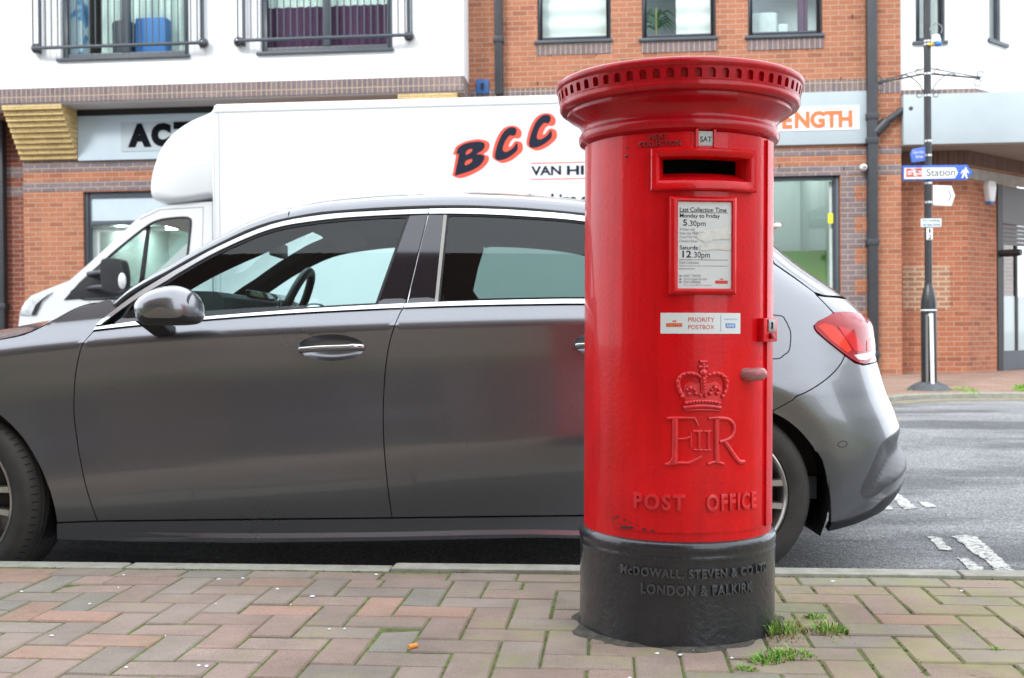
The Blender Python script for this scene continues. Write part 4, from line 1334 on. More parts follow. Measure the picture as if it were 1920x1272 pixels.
# --- far flank: mirrored
skin('front_wing', wing, car_paint, far=True, step=0.05)
fd2 = skin('front_door', front_door, car_paint, far=True, step=0.05)
rd2 = skin('rear_door', rear_door, car_paint, far=True, step=0.05)
skin('rear_quarter', quarter, car_paint, far=True, step=0.04)
bm2 = skin('rear_bumper', bump_poly, car_paint, far=True, step=0.04)
tl2_ = skin('tail_lamp', LAMP, lamp_dk, far=True, step=0.03, out=0.004)
skin('tailgate', SS([(1563, 587), (1547, 570), (1532, 554.5), (1545, 556.5), (1584, 561)]) + [(smax(0.985), 0.985), (smax(0.92), 0.92), (smax(0.86), 0.86)] + SS([(1638, 621), (1631, 604), (1619, 592), (1600, 586), (1583, 585.5)]), car_paint, tail_o, far=True)
skin('tailgate_edge', lowtail, car_paint, tail_o, far=True)
skin('sill', sill, car_paint, far=True, step=0.05, out=0.006, flange=0.05)
skin('door_seal', glass_f, trim_black, fd2, step=0.03, out=0.0005, flange=0.006, gap=0, holes=[gf_in], far=True)
skin('side_window', gf_in, glass_car, fd2, step=0.05, out=-0.003, flange=0, gap=0, far=True)
skin('pillar_cover', [tl, bl, b2b, b2t], gloss_black, fd2, step=0.03, out=0.002, flange=0.004, far=True)
skin('door_seal', glass_r, trim_black, rd2, step=0.03, out=0.0005, flange=0.006, gap=0, holes=[gr_in], far=True)
skin('rear_window', gr_in, glass_dark, rd2, step=0.05, out=-0.003, flange=0, gap=0, far=True)
ribbon('belt_strip', BT, BB, chrome, fd2, far=True)
# --- cabin
inn = empty('cabin', (0, 0, 0)); inn.parent = car
def inner(poly, far, off, holes=(), mat=cabin, step=0.05, name='inner_trim'):
    mb, ns = panel((lambda s, z: (lambda p: (p[0], p[1] + off, p[2]))(ML(s, z))) if not far else (lambda s, z: (lambda p: (p[0], p[1] - off, p[2]))(MR(s, z))), poly, step, holes=holes)
    return mb.build(name, mat, inn, local=True, normals=None if False else [(-n if not far else n) for n in ns])
def zr(s): return S
belt_line = BT[::3]
top_line = [q for q in SS(RAILP[3:-2])][::1]
for far in (False, True):
    frame_poly = [(BT[0][0] + 0.05, BT[0][1] - 0.02)] + [(p[0], p[1] - 0.02) for p in BT if p[0] > BT[0][0] + 0.08][::3] + SS([(1345, 522), (1420, 500)]) + [(p[0] - 0.01, p[1] - 0.012) for p in top_line[::-1]]
    gi = inset(glass_f, 0.012)
    if not far:
        UBset = curve1([(p[0], p[1]) for p in UB[::4]])
        gi = [(p[0], p[1] - 0.072 * (1 - sstep(-0.95, -0.60, p[0])) * sstep(0.10, 0.02, UBset(p[0]) - p[1])) for p in gi]
        gi = [p for p in gi if p[0] > g_l[0] + 0.16]
    gq = [(lerp(p[0], p[0], 1), p[1]) for p in gi]
    ri = [b for b in inset(glass_r, 0.012)]
    x0 = S(893, 500)[0]
    ri2 = smooth_path(SS([(889, 559), (889, 421), (893, 415), (915, 412), (1000, 415), (1100, 425), (1200, 447), (1265, 486), (1290, 556)]), 3, True) if far else ri
    if far:
        ri2 = [(p[0] + 0.0, p[1]) for p in ri2]
    inner(frame_poly, far, 0.030, holes=[gi, ri2], mat=cabin)
    # door cards
    inner([(p[0], p[1] + 0.004) for p in BT[::4]] + [(BT[-1][0], 0.35), (BT[0][0], 0.35)], far, 0.09, mat=cabin, name='door_card', step=0.08)
    m = MB()
    sg = 1 if not far else -1
    ps = [Vector(ML(*q)) for q in BT[::4]]
    m.grid(lambda u, v: (lambda p: (p.x, (p.y + 0.012 + 0.085 * v) * sg, p.z - 0.006 + 0.004 * math.sin(v * 3.14)))(ps[u]), list(range(len(ps))), [0, 0.5, 1])
    m.build('door_top', cabin, inn, local=True)
roof_patch('headliner', headliner, inn, HI - 0.1, NR - 1, 0.02, 1.98, 30, 0.045, 2, flip=True)
roof_patch('pillar_trim', cabin, inn, 0, HI, 0.01, 0.20, 5, 0.03, 2, flip=True)
roof_patch('pillar_trim', cabin, inn, 0, HI, 1.80, 1.99, 5, 0.02, 2, flip=True)
m = MB()
m.box(-2.0 - U0, 1.1 - U0, -0.78, 0.78, 0.22, 0.30)
m.box(0.55 - U0, 1.25 - U0, -0.72, 0.72, 0.30, 0.88)
m.build('cabin_floor', cabin, inn, local=True)
m = MB()
for k in range(13):
    pass
hd = [Vector(roof_pt(HI - 0.2, 0.16 + 1.68 * k / 16)) for k in range(17)]
m.grid(lambda k, v: tuple(hd[k] + Vector(((0.0, 0.02, 0.16)[v], 0, (-0.012, -0.085, -0.055)[v]))), list(range(17)), [0, 1, 2])
m.build('sun_visor', headliner, inn, local=True, smooth=60)
# dashboard
xd = lambda px: cfp(px, 560, D0)[0] - U0
zd = lambda py: cfp(600, py, D0)[1]
m = MB()
sec = [(RAIL[0].x - 0.25, 0.60), (RAIL[0].x - 0.05, 0.90), (RAIL[0].x + 0.02, zd(556) - 0.01), (xd(420), zd(555)), (xd(492), zd(557)), (xd(505), zd(566)), (xd(505), zd(600)), (xd(495), 0.55), (xd(480), 0.4)]
m.prism([(x, z) for x, z in sec], front=lambda a, b: (a, -0.74, b), back=lambda a, b: (a, 0.74, b))
dash = m.build('dashboard', cabin, inn, local=True, bevel=0.012)
m = MB()
m.box(xd(492), xd(500), -0.30, 0.62, zd(560), zd(548))
m.build('screen_panel', pbr('display_dark', (0.012, 0.014, 0.016), rough=0.15, coat=0.5), dash, local=True, bevel=0.003)
m = MB()
m.lathe([(0.001, 0.0), (0.034, 0.0), (0.034, -0.03)], 20, c=(xd(508), 0.16, zd(574)), axis='x')
vn = m.build('air_vent', trim_black, dash, local=True)
m = MB()
m.tube([(xd(508), 0.16 + 0.036 * math.cos(k * 0.2618), zd(574) + 0.036 * math.sin(k * 0.2618)) for k in range(24)], 0.004, 6, closed=True)
m.build('vent_ring', satin, vn, local=True)
# steering wheel on the far side
m = MB()
cx, cz, cy = cfp(551, 566, D0 + 0.36)[0] - U0, cfp(551, 566, D0 + 0.36)[1] - 0.03, 0.36
tilt = R(24)
ring = []
for k in range(36):
    q = 2 * math.pi * k / 36
    a, b = 0.185 * math.cos(q), 0.185 * math.sin(q)
    ring.append((cx + b * math.sin(tilt) * 1.0, cy + a, cz + b * math.cos(tilt)))
m.tube(ring, 0.020, 10, closed=True)
m.tube([(cx - 0.03, cy, cz - 0.02), (cx, cy - 0.17, cz)], 0.018, 8); m.tube([(cx - 0.03, cy, cz - 0.02), (cx, cy + 0.17, cz)], 0.018, 8)
m.tube([(cx - 0.03, cy, cz - 0.02), (cx - 0.07, cy, cz - 0.17)], 0.018, 8)
m.sphere((cx - 0.03, cy, cz - 0.02), 0.06, 14, 8, (0.6, 1, 0.9))
m.tube([(cx - 0.02, cy, cz - 0.02), (cx - 0.22, cy, cz - 0.09)], 0.035, 10)
m.build('steering_wheel', trim_black, inn, local=True, smooth=60)
# inner mirror
m = MB()
mx_, mz_ = cfp(522, 469, D0)[0] - U0, cfp(522, 469, D0)[1]
m.box(mx_ - 0.018, mx_ + 0.020, -0.115, 0.115, mz_ - 0.032, mz_ + 0.030)
mir = m.build('inner_mirror', trim_black, inn, local=True, bevel=0.012)
m = MB(); m.tube([(mx_ - 0.01, 0, mz_ + 0.02), (mx_ - 0.06, 0, mz_ + 0.07)], 0.012, 8)
m.build('mirror_stem', trim_black, mir, local=True)
# seats: hidden for the most part by the pillar
for y in (-0.37, 0.37):
    x0 = cfp(500, 700, D0)[0] - U0
    m = MB()
    m.box(x0, x0 + 0.52, y - 0.25, y + 0.25, 0.36, 0.55)
    so = m.build('seat', cabin, inn, local=True, bevel=0.05)
    m = MB()
    m.hexa([(x0 + 0.44, y - 0.24, 0.5), (x0 + 0.60, y - 0.24, 0.5), (x0 + 0.60, y + 0.24, 0.5), (x0 + 0.44, y + 0.24, 0.5)], [(x0 + 0.66, y - 0.2, 1.02), (x0 + 0.75, y - 0.2, 1.02), (x0 + 0.75, y + 0.2, 1.02), (x0 + 0.66, y + 0.2, 1.02)])
    m.build('backrest', cabin, so, local=True, bevel=0.04)
# --- door mirror on the near side
mir_out = smooth_path([(251, 577), (256, 563), (273, 549), (297, 539.5), (323, 536), (343, 539), (362, 549), (375, 565), (379, 582), (377, 597), (369, 607), (345, 610.5), (284, 610.5), (264, 606), (254, 593)], 4, True)
MD = DS - 0.13
mo = [(lambda q: (q[0] - U0, q[1]))(cfp(x, y, MD)) for x, y in mir_out]
mc = (sum(p[0] for p in mo) / len(mo), sum(p[1] for p in mo) / len(mo))
def mirror_shell(sgn):
    m = MB()
    vs, fs = [], []
    prof = [(0.02, -0.092), (0.35, -0.088), (0.62, -0.074), (0.82, -0.050), (0.94, -0.022), (1.0, 0.004), (0.985, 0.035), (0.93, 0.065), (0.82, 0.090), (0.6, 0.108), (0.3, 0.114), (0.02, 0.115)]
    for s_, d in prof:
        for p in mo:
            # the shell leans: its outer end is nearer the eye
            vs.append((lerp(mc[0], p[0], s_), (MD - D0 + d) * sgn, lerp(mc[1], p[1], s_)))
    n = len(mo)
    for j in range(len(prof) - 1):
        for i in range(n): fs.append((j * n + i, j * n + (i + 1) % n, (j + 1) * n + (i + 1) % n, (j + 1) * n + i))
    m.add(vs, fs)
    return m
zs = cfp(320, 587, MD)[1]
for sgn, par in ((1, door_f), (-1, fd2)):
    m = mirror_shell(sgn)
    hi = MB(); lo = MB()
    hi.v = list(m.v); lo.v = list(m.v)
    for f in m.f:
        c = sum(m.v[i][2] for i in f) / len(f)
        x = sum(m.v[i][0] for i in f) / len(f)
        (lo if c < zs - 0.01 * 0 and (c < zs - 0.012) else hi).f.append(f)
    for q in (hi, lo): q.mi = [0] * len(q.f)
    used = lambda q: q
    mshell = hi.build('door_mirror', car_paint, par, local=True, smooth=75)
    lo.build('mirror_underside', pbr('grey_plastic', (0.035, 0.036, 0.037), rough=0.45) if sgn > 0 else MATS['grey_plastic'], mshell, local=True, smooth=75)
    m = MB()
    p0 = [cfp(x, y, MD + 0.10) for x, y in ((268, 604), (300, 606), (318, 608), (318, 628), (283, 631))]
    yy = lambda d: (d - D0) * sgn
    m.hexa([(p0[0][0] - U0, yy(MD), p0[0][1] + 0.005), (p0[2][0] - U0, yy(MD), p0[2][1] + 0.005), (p0[2][0] - U0, yy(MD + 0.06), p0[2][1]), (p0[0][0] - U0, yy(MD + 0.06), p0[0][1])],
           [(p0[4][0] - U0, yy(DS + 0.0), p0[4][1]), (p0[3][0] - U0, yy(DS + 0.0), p0[3][1]), (p0[3][0] - U0, yy(DS + 0.07), p0[3][1] + 0.03), (p0[4][0] - U0, yy(DS + 0.07), p0[4][1] + 0.03)])
    m.build('mirror_foot', trim_black, mshell, local=True, bevel=0.012)
    # mirror glass faces the tail of the car
    m = MB()
    rim = [p for p in mo]
    xg = max(p[0] for p in mo) - 0.020
    zz0, zz1 = min(p[1] for p in mo) + 0.012, max(p[1] for p in mo) - 0.010
    tl_ = 0.0 if sgn > 0 else 0.5
    kk = 0.72 if sgn > 0 else 1.0
    xg = max(p[0] for p in mo) + (-0.034 if sgn > 0 else 0.016)
    ell = []
    for k in range(28):
        q = 2 * math.pi * k / 28
        w_ = 0.092 * kk * math.copysign(abs(math.cos(q)) ** 0.8, math.cos(q))
        ell.append((xg - tl_ * w_, ((MD - D0) + 0.012 + w_) * sgn, (zz0 + zz1) / 2 + (zz1 - zz0) / 2 * 0.92 * kk * math.copysign(abs(math.sin(q)) ** 0.85, math.sin(q))))
    m.add(ell, [tuple(range(28))])
    m2 = MB(); m2.tube(ell, 0.006, 6, closed=True)
    m2.build('mirror_rim', trim_black, mshell, local=True)
    m.build('mirror_glass', pbr('mirror_silver', (0.75, 0.82, 0.86), rough=0.02, metal=1.0) if sgn > 0 else MATS['mirror_silver'], mshell, local=True)
# --- underside and wheel housings
m = MB()
m.box(-2.65 - U0, 1.35 - U0, -0.55, 0.55, 0.13, 0.50)
m.box(WHF + 0.36 - U0, WHR - 0.37 - U0, -0.83, 0.83, 0.135, 0.34)
under = m.build('underbody', trim_black, car, local=True)
for wx, wr in ((WHF, ARCF_R), (WHR, ARCR_R)):
    for sgn in (1, -1):
        m = MB()
        pf = []
        for k in range(25):
            q = R(lerp(-25, 205, k / 24))
            pf.append((wx - U0 + (wr + 0.012) * math.cos(q), WHZ + 0.012 + (wr + 0.012) * math.sin(q)))
        m.grid(lambda i, v: (pf[i][0], (-HWID + 0.035 + 0.36 * v) * sgn, pf[i][1]), list(range(25)), [0, 0.5, 1])
        m.add([(wx - U0 - wr - 0.02, (-HWID + 0.38) * sgn, 0.1), (wx - U0 + wr + 0.02, (-HWID + 0.38) * sgn, 0.1), (wx - U0 + wr + 0.02, (-HWID + 0.38) * sgn, 0.75), (wx - U0 - wr - 0.02, (-HWID + 0.38) * sgn, 0.75)], [(0, 1, 2, 3)])
        m.build('wheel_liner', trim_black, under, local=True, fixn=False)
m = MB()                        # bulkhead closing the engine bay and the boot from inside
m.box(-1.86 - U0, -1.80 - U0, -0.8, 0.8, 0.2, 0.72)
m.build('bulkhead', trim_black, under, local=True)
# --- wheels
alloy = pbr('dark_alloy', (0.16, 0.155, 0.15), rough=0.35, metal=0.8, var=0.15, vs=20)
alloy_cut = pbr('turned_alloy', (0.52, 0.49, 0.45), rough=0.3, metal=0.85, var=0.1, vs=30)
def wheel(wx, y, steer, side):
    RT = 0.318
    root = MB()
    prof = [(0.232, 0.020), (0.236, 0.006), (0.245, 0.002), (0.262, -0.004), (0.285, -0.004), (0.300, 0.004), (0.308, 0.014), (0.3135, 0.024), (0.317, 0.040)]
    for k in range(6):
        a = 0.040 + k * 0.024
        prof += [(RT, a + 0.004), (RT, a + 0.018), (RT - 0.007, a + 0.0195), (RT - 0.007, a + 0.0235)]
    prof += [(RT, 0.190), (0.3135, 0.202), (0.300, 0.214), (0.262, 0.220), (0.236, 0.214), (0.232, 0.19)]
    root.lathe(prof, 96, axis='y')
    t = root.build('wheel', rubber, car, local=True, smooth=30)
    t.location = (wx - U0, y, WHZ)
    t.rotation_euler = (0, 0, steer + (math.pi if side < 0 else 0))
    m = MB()                    # tread sipes on the shoulder
    for k in range(72):
        q = 2 * math.pi * k / 72
        c, s_ = math.cos(q), math.sin(q)
        for (r0, y0, r1, y1) in ((0.311, 0.014, 0.3195, 0.036),):
            P = lambda r, yy, w: (r * s_ + w * c, yy, r * c - w * s_)
            m.add([P(r0, y0 - 0.0015, -0.002), P(r0, y0 - 0.0015, 0.002), P(r1, y1, 0.002), P(r1, y1, -0.002)], [(0, 1, 2, 3)])
    m.build('tread_sipes', hole_black, t, local=True, fixn=False)
    m = MB()
    m.lathe([(0.234, 0.020), (0.231, 0.007), (0.226, 0.004), (0.219, 0.010), (0.215, 0.022), (0.212, 0.07), (0.208, 0.17)], 72, axis='y')
    rim = m.build('rim', alloy_cut, t, local=True)
    m = MB()
    m.lathe([(0.19, 0.11), (0.03, 0.11)], 40, axis='y'); m.lathe([(0.165, 0.095), (0.05, 0.09), (0.05, 0.12)], 40, axis='y')
    m.build('brake_disc', steel, t, local=True)
    ms, mc_ = MB(), MB()
    for k in range(5):
        base = 2 * math.pi * k / 5 + R(18)
        for sg in (-1, 1):
            for hw0, hw1, off_, mbx, y0_ in ((0.019, 0.0125, 0.0, ms, 0.0), ):
                def P(r, w, yy):
                    a = base + sg * (0.030 / max(r, 0.08) + 0.055)
                    return (r * math.sin(a) + w * math.cos(a), yy, r * math.cos(a) - w * math.sin(a))
                rs = [0.045, 0.09, 0.14, 0.18, 0.217]
                ys = [0.024, 0.022, 0.020, 0.016, 0.012]
                ws = [0.020, 0.016, 0.0135, 0.0135, 0.015]
                vs, fs = [], []
                for r_, yy, w_ in zip(rs, ys, ws):
                    vs += [P(r_, -w_, yy + 0.006), P(r_, -w_ * 0.75, yy), P(r_, w_ * 0.75, yy), P(r_, w_, yy + 0.006), P(r_, w_ * 0.9, yy + 0.045), P(r_, -w_ * 0.9, yy + 0.045)]
                for j in range(len(rs) - 1):
                    for i in range(6): fs.append((j * 6 + i, j * 6 + (i + 1) % 6, j * 6 + 6 + (i + 1) % 6, j * 6 + 6 + i))
                ms.add(vs, fs)
                cv = []
                for r_, yy, w_ in zip(rs, ys, ws): cv += [P(r_, -w_ * 0.72, yy - 0.0012), P(r_, w_ * 0.72, yy - 0.0012)]
                mc_.add(cv, [(j * 2, j * 2 + 1, j * 2 + 3, j * 2 + 2) for j in range(len(rs) - 1)])
    ms.lathe([(0.001, 0.018), (0.030, 0.018), (0.034, 0.022), (0.060, 0.026), (0.062, 0.06)], 30, axis='y')
    sp = ms.build('spokes', alloy, rim, local=True, smooth=25)
    mc_.build('spoke_faces', alloy_cut, rim, local=True, fixn=False)
wheel(WHF, -HWID + 0.075, R(-17), 1)
wheel(WHR, -HWID + 0.03, 0, 1)
wheel(WHF, HWID - 0.05, R(-17), -1)
wheel(WHR, HWID - 0.03, 0, -1)
# ---------------------------------------------------------------- white box van across the road
YV = 12.0
FARZ = -0.06
vx0 = on_y(400, 300, YV).x
vx1 = vx0 + 4.85
vtop = on_y(400, 195, YV).z
van = empty('box_van', ((vx0 + vx1) / 2 - 0.8, YV + 1.05, FARZ), 0, 'white high box van with dark red-edged lettering parked beyond the grey car', 'van')
VP_ = lambda px, py, dy=0.0: (lambda p: (p.x, p.z))(on_y(px, py, YV + dy))
bx = MB()
bx.box(vx0, vx1, YV, YV + 2.12, 0.72, vtop)
cargo = bx.build('cargo_box', van_white, van, bevel=0.05, seg=3)
m = MB()
zt0, zt1 = on_y(400, 211, YV).z, on_y(400, 197, YV).z
m.box(vx0 + 0.02, vx1 - 0.02, YV - 0.006, YV + 0.01, zt0, zt1 - 0.03)
m.build('top_rail', van_white, cargo, bevel=0.004)
m = MB()
m.box(vx0 - 0.008, vx0 + 0.035, YV - 0.005, YV + 0.02, 0.75, zt0 - 0.01)
m.build('corner_post', van_white, cargo, bevel=0.004)
m = MB()
m.box(vx0 + 0.03, vx1 - 0.02, YV - 0.0025, YV + 0.002, zt0 - 0.012, zt0 - 0.004)
m.build('rail_seam', pbr('seam_grey', (0.45, 0.47, 0.49), rough=0.6), cargo)
m = MB()
m.box(vx0, vx1, YV + 0.1, YV + 2.0, 0.56, 0.73)
m.build('chassis', trim_black, van)
# pod over the cab
pod = smooth_path([VP_(*p) for p in ((402, 196), (388, 206), (362, 217), (335, 232), (310, 253), (291, 280), (279, 312), (273, 338), (272, 358), (276, 370), (288, 378), (312, 382), (345, 379), (398, 370))], 4)
pc = VP_(402, 300)
m = MB()
vs, fs = [], []
ring = [(0.0, 0.80), (0.02, 0.885), (0.06, 0.945), (0.13, 0.982), (0.25, 1.0), (0.60, 1.008), (1.06, 1.01), (1.52, 1.008), (1.87, 1.0), (1.99, 0.98), (2.06, 0.945), (2.10, 0.885), (2.12, 0.8)]
for dy, k in ring:
    for x, z in pod: vs.append((pc[0] + (x - pc[0]) * k, YV + dy, pc[1] + (z - pc[1]) * (k if x < pc[0] - 0.05 else lerp(1, k, 0.6))))
n = len(pod)
for j in range(len(ring) - 1):
    for i in range(n): fs.append((j * n + i, j * n + (i + 1) % n, (j + 1) * n + (i + 1) % n, (j + 1) * n + i))
fs += [tuple(range(n)), tuple((len(ring) - 1) * n + i for i in range(n - 1, -1, -1))]
m.add(vs, fs)
podo = m.build('cab_pod', van_white, van, smooth=50)
m = MB()
for k, off in ((0, 0.0), (1, 0.055)):
    m.tube([(vx0 + off + 0.012, YV - 0.004, 0.8), (vx0 + off + 0.012, YV - 0.004, zt0)], 0.006 if k == 0 else 0.004, 6)
cs = [VP_(*p) for p in ((391, 215), (384, 245), (370, 270), (350, 292), (322, 309))]
m.build('cargo_seam', MATS['seam_grey'], cargo)
m = MB()
m.tube(smooth_path([(x, YV + 0.055 + 0.05 * abs(i - 2) / 2, z) for i, (x, z) in enumerate(cs)], 5), 0.010, 8)
m.build('moulded_rib', van_white, podo, smooth=70)
# cab: two side panels with window holes, skins between
CY0, CY1 = YV + 0.10, YV + 2.02
cabo = [VP_(*p, 0.1) for p in ((35, 690), (33, 625), (37, 592), (46, 567), (60, 554), (100, 538), (131, 526), (165, 496), (210, 455), (250, 417), (268, 402), (290, 392), (318, 385), (350, 381), (398, 378), (398, 690))]
win = smooth_path([VP_(*p, 0.1) for p in ((133, 558), (165, 522), (200, 486), (240, 452), (278, 423), (300, 413), (322, 409.5), (345, 408), (355, 410), (358, 417), (355, 450), (348, 510), (341, 560), (240, 560))], 3, True)
m = MB()
m.prism(resample(cabo, 0.15), [win], lambda a, b: (a, CY0, b), lambda a, b: (a, CY0 + 0.06, b))
m.prism(resample(cabo, 0.15), [win], lambda a, b: (a, CY1 - 0.06, b), lambda a, b: (a, CY1, b))
skinp = smooth_path(cabo[2:7], 4)
m.grid(lambda i, v: (skinp[i][0] - 0.10 * math.sin(math.pi * v), lerp(CY0, CY1, v), skinp[i][1]), list(range(len(skinp))), [k / 10 for k in range(11)])
skr = smooth_path(cabo[9:15], 4)
m.grid(lambda i, v: (skr[i][0], lerp(CY0, CY1, v), skr[i][1] + 0.04 * math.sin(math.pi * v)), list(range(len(skr))), [k / 10 for k in range(11)])
m.box(cabo[0][0] + 0.02, cabo[0][0] + 0.4, CY0 + 0.061, CY1 - 0.061, 0.2, cabo[2][1])
m.box(cabo[-1][0] - 0.06, cabo[-1][0], CY0 + 0.061, CY1 - 0.061, 0.2, 1.35)
m.box(cabo[0][0] + 0.3, cabo[-1][0], CY0 + 0.062, CY1 - 0.062, 0.3, 0.62)
cab = m.build('cab', van_white, van, smooth=40)
m = MB()
ws = [VP_(*p, 0.1) for p in ((131, 526), (165, 496), (210, 455), (250, 417))]
m.grid(lambda i, v: (ws[i][0] - 0.14 * math.sin(math.pi * v), lerp(CY0 + 0.01, CY1 - 0.01, v), ws[i][1]), [0, 1, 2, 3], [k / 10 for k in range(11)])
m.build('windscreen', glass_clear, cab)
for y in (CY0 + 0.03, CY1 - 0.03):
    m = MB()
    m.prism(win, (), lambda a, b: (a, y, b))
    wo = m.build('side_window', glass_clear, cab)
    m = MB()
    a, b = VP_(277, 424, 0.1), VP_(263, 545, 0.1)
    m.hexa([(b[0] - 0.035, y - 0.018, b[1]), (b[0] + 0.02, y - 0.018, b[1]), (b[0] + 0.02, y + 0.01, b[1]), (b[0] - 0.035, y + 0.01, b[1])], [(a[0] - 0.02, y - 0.018, a[1]), (a[0] + 0.02, y - 0.018, a[1]), (a[0] + 0.02, y + 0.01, a[1]), (a[0] - 0.02, y + 0.01, a[1])])
    m.build('window_divider', trim_black, wo)
m = MB()
m.tube([(p[0], CY0 - 0.002, p[1]) for p in win], 0.014, 6, closed=True)
m.build('window_seal', trim_black, cab)
m = MB()
tri = [VP_(*p, 0.1) for p in ((120, 563), (150, 529), (194, 489), (205, 500), (222, 530), (226, 554), (190, 558))]
m.prism(tri, (), lambda a, b: (a, CY0 - 0.012, b), lambda a, b: (a, CY0 + 0.001, b))
m.build('corner_panel', pbr('black_moulding', (0.02, 0.022, 0.026), rough=0.4), cab, bevel=0.004)
m = MB()
for p0, p1 in (((381, 388), (379, 470)), ((168, 560), (166, 620)), ((381, 388), (300, 393)), ((300, 393), (262, 411))):
    a, b = VP_(*p0, 0.1), VP_(*p1, 0.1)
    m.tube([(a[0], CY0 - 0.001, a[1]), (b[0], CY0 - 0.001, b[1])], 0.006, 6)
m.build('door_seam', MATS['seam_grey'], cab)
m = MB()                        # seats and wheel seen through the windows
m.box(VP_(300, 500)[0], VP_(340, 500)[0], YV + 0.35, YV + 0.9, 0.6, 1.55)
m.box(VP_(300, 500)[0], VP_(340, 500)[0], YV + 1.2, YV + 1.75, 0.6, 1.55)
m.box(VP_(120, 500)[0], VP_(190, 500)[0], YV + 0.2, YV + 1.9, 0.6, 1.12)
m.build('cab_interior', cabin, cab, bevel=0.05)
# head lamp
m = MB()
hl = [VP_(*p, 0.1) for p in ((37, 591), (42, 576), (52, 564), (70, 556), (99, 548), (88, 560), (74, 574), (62, 592))]
m.prism(hl, (), lambda a, b: (a, CY0 - 0.014, b), lambda a, b: (a + 0.02, CY0 + 0.01, b))
hlo = m.build('headlight', pbr('lamp_glass', (0.35, 0.38, 0.42), rough=0.08, coat=1.0, c2=(0.75, 0.78, 0.8), vs=9), cab, bevel=0.004)
m = MB()
hl2 = [VP_(*p, 0.1) for p in ((60, 591), (68, 572), (84, 558), (97, 550), (80, 566), (68, 591))]
m.prism(hl2, (), lambda a, b: (a, CY0 - 0.018, b), lambda a, b: (a, CY0 - 0.012, b))
m.build('lamp_bezel', trim_black, hlo)
# mirror on two arms
YM = CY0 - 0.28
m = MB()
mp_ = smooth_path([(lambda p: (p.x, p.z))(on_y(x, y, YM)) for x, y in ((193, 492), (206, 485), (226, 487), (233, 497), (236, 520), (234, 540), (224, 548), (200, 545), (194, 530))], 3, True)
m.prism(mp_, (), lambda a, b: (a, YM - 0.06, b), lambda a, b: (a, YM + 0.12, b))
vm = m.build('wing_mirror', MATS['black_moulding'], cab, bevel=0.02, seg=3)
m = MB()
for y0 in (511, 538):
    a, b = on_y(166, y0 + 3, CY0), on_y(206, y0, YM)
    m.tube([a, a.lerp(b, 0.5) + Vector((0, 0, 0.01)), b], 0.028, 8)
m.build('mirror_arm', MATS['black_moulding'], vm)
m = MB()
p = on_y(229, 527, YM - 0.05)
m.sphere(p, 0.075, 14, 10, (0.62, 0.5, 1.25))
m.build('turn_lamp', pbr('clear_lamp', (0.75, 0.76, 0.78), rough=0.1, coat=1.0, c2=(0.45, 0.46, 0.48), vs=40), vm)
# wheels
for x in (VP_(120, 600)[0], vx1 - 1.15):
    for y in (YV + 0.14, YV + 1.80):
        m = MB()
        m.lathe([(0.10, 0.05), (0.19, 0.03), (0.205, 0.0), (0.31, -0.005), (0.335, 0.02), (0.335, 0.17), (0.31, 0.195), (0.19, 0.19)], 40, (x, y, FARZ + 0.335), axis='y')
        wv = m.build('wheel', rubber, van)
        m = MB()
        m.lathe([(0.001, 0.02), (0.07, 0.02), (0.09, 0.05), (0.17, 0.04), (0.20, 0.01)], 30, (x, y, FARZ + 0.335), axis='y')
        m.build('rim', steel, wv)
# lettering on the box
navy = pbr('navy_vinyl', (0.012, 0.018, 0.034), rough=0.5, spec=0.15)
coral = pbr('coral_vinyl', (0.78, 0.085, 0.050), rough=0.4)
LP = lambda x, y: VP_(830 + x / 6.361, 190 + y / 6.361)
def letter(dark, holes, edge, sx=0, sy=0, eh=()):
    f = lambda l: smooth_path([LP(x + sx, y + sy) for x, y in l], 3, True)
    m = MB()
    m.prism(f(edge), [f(h) for h in eh], lambda a, b: (a, YV - 0.003, b), lambda a, b: (a, YV + 0.001, b))
    lo = m.build('letter', coral, cargo)
    m = MB()
    m.prism(f(dark), [f(h) for h in holes], lambda a, b: (a, YV - 0.006, b), lambda a, b: (a, YV - 0.002, b))
    m.build('letter_face', navy, lo)
letter([(185, 560), (215, 535), (260, 510), (340, 490), (420, 482), (480, 490), (503, 515), (495, 560), (460, 597), (405, 630), (455, 635), (490, 645), (500, 680), (480, 725), (440, 770), (380, 810), (300, 845), (200, 875), (150, 890), (147, 875), (165, 780), (185, 690), (192, 628), (162, 628)],
       [[(287, 595), (320, 572), (350, 570), (354, 588), (325, 618), (278, 640)], [(277, 715), (320, 694), (352, 692), (352, 715), (320, 745), (265, 765)]],
       [(140, 590), (162, 540), (260, 485), (380, 457), (450, 455), (530, 475), (560, 510), (555, 560), (530, 600), (490, 632), (540, 652), (556, 680), (540, 730), (490, 790), (400, 850), (300, 895), (205, 918), (120, 888), (125, 840), (150, 700), (155, 642), (122, 634)])
Cd = [(880, 370), (882, 340), (865, 318), (835, 310), (790, 318), (745, 350), (700, 410), (660, 500), (635, 580), (622, 650), (630, 690), (660, 705), (710, 702), (770, 680), (840, 635), (895, 575), (889, 495), (870, 515), (840, 555), (800, 585), (760, 605), (730, 600), (718, 580), (722, 540), (745, 480), (775, 435), (805, 408), (835, 413), (865, 405)]
Ce = [(820, 292), (880, 300), (930, 340), (943, 385), (930, 430), (890, 448), (860, 440), (820, 470), (795, 520), (792, 548), (820, 530), (850, 490), (880, 475), (945, 495), (958, 570), (930, 620), (860, 680), (790, 720), (720, 738), (670, 725), (610, 690), (592, 650), (600, 580), (625, 490), (660, 410), (700, 350), (750, 310)]
letter(Cd, [], Ce)
letter(Cd, [], Ce, 407, -149)
sv = lambda a, b, h: (a, YV - 0.004, b)
m = MB()
a, b = VP_(996, 329.5), VP_(1052, 311)
k = (b[0] - a[0]) / 3.0
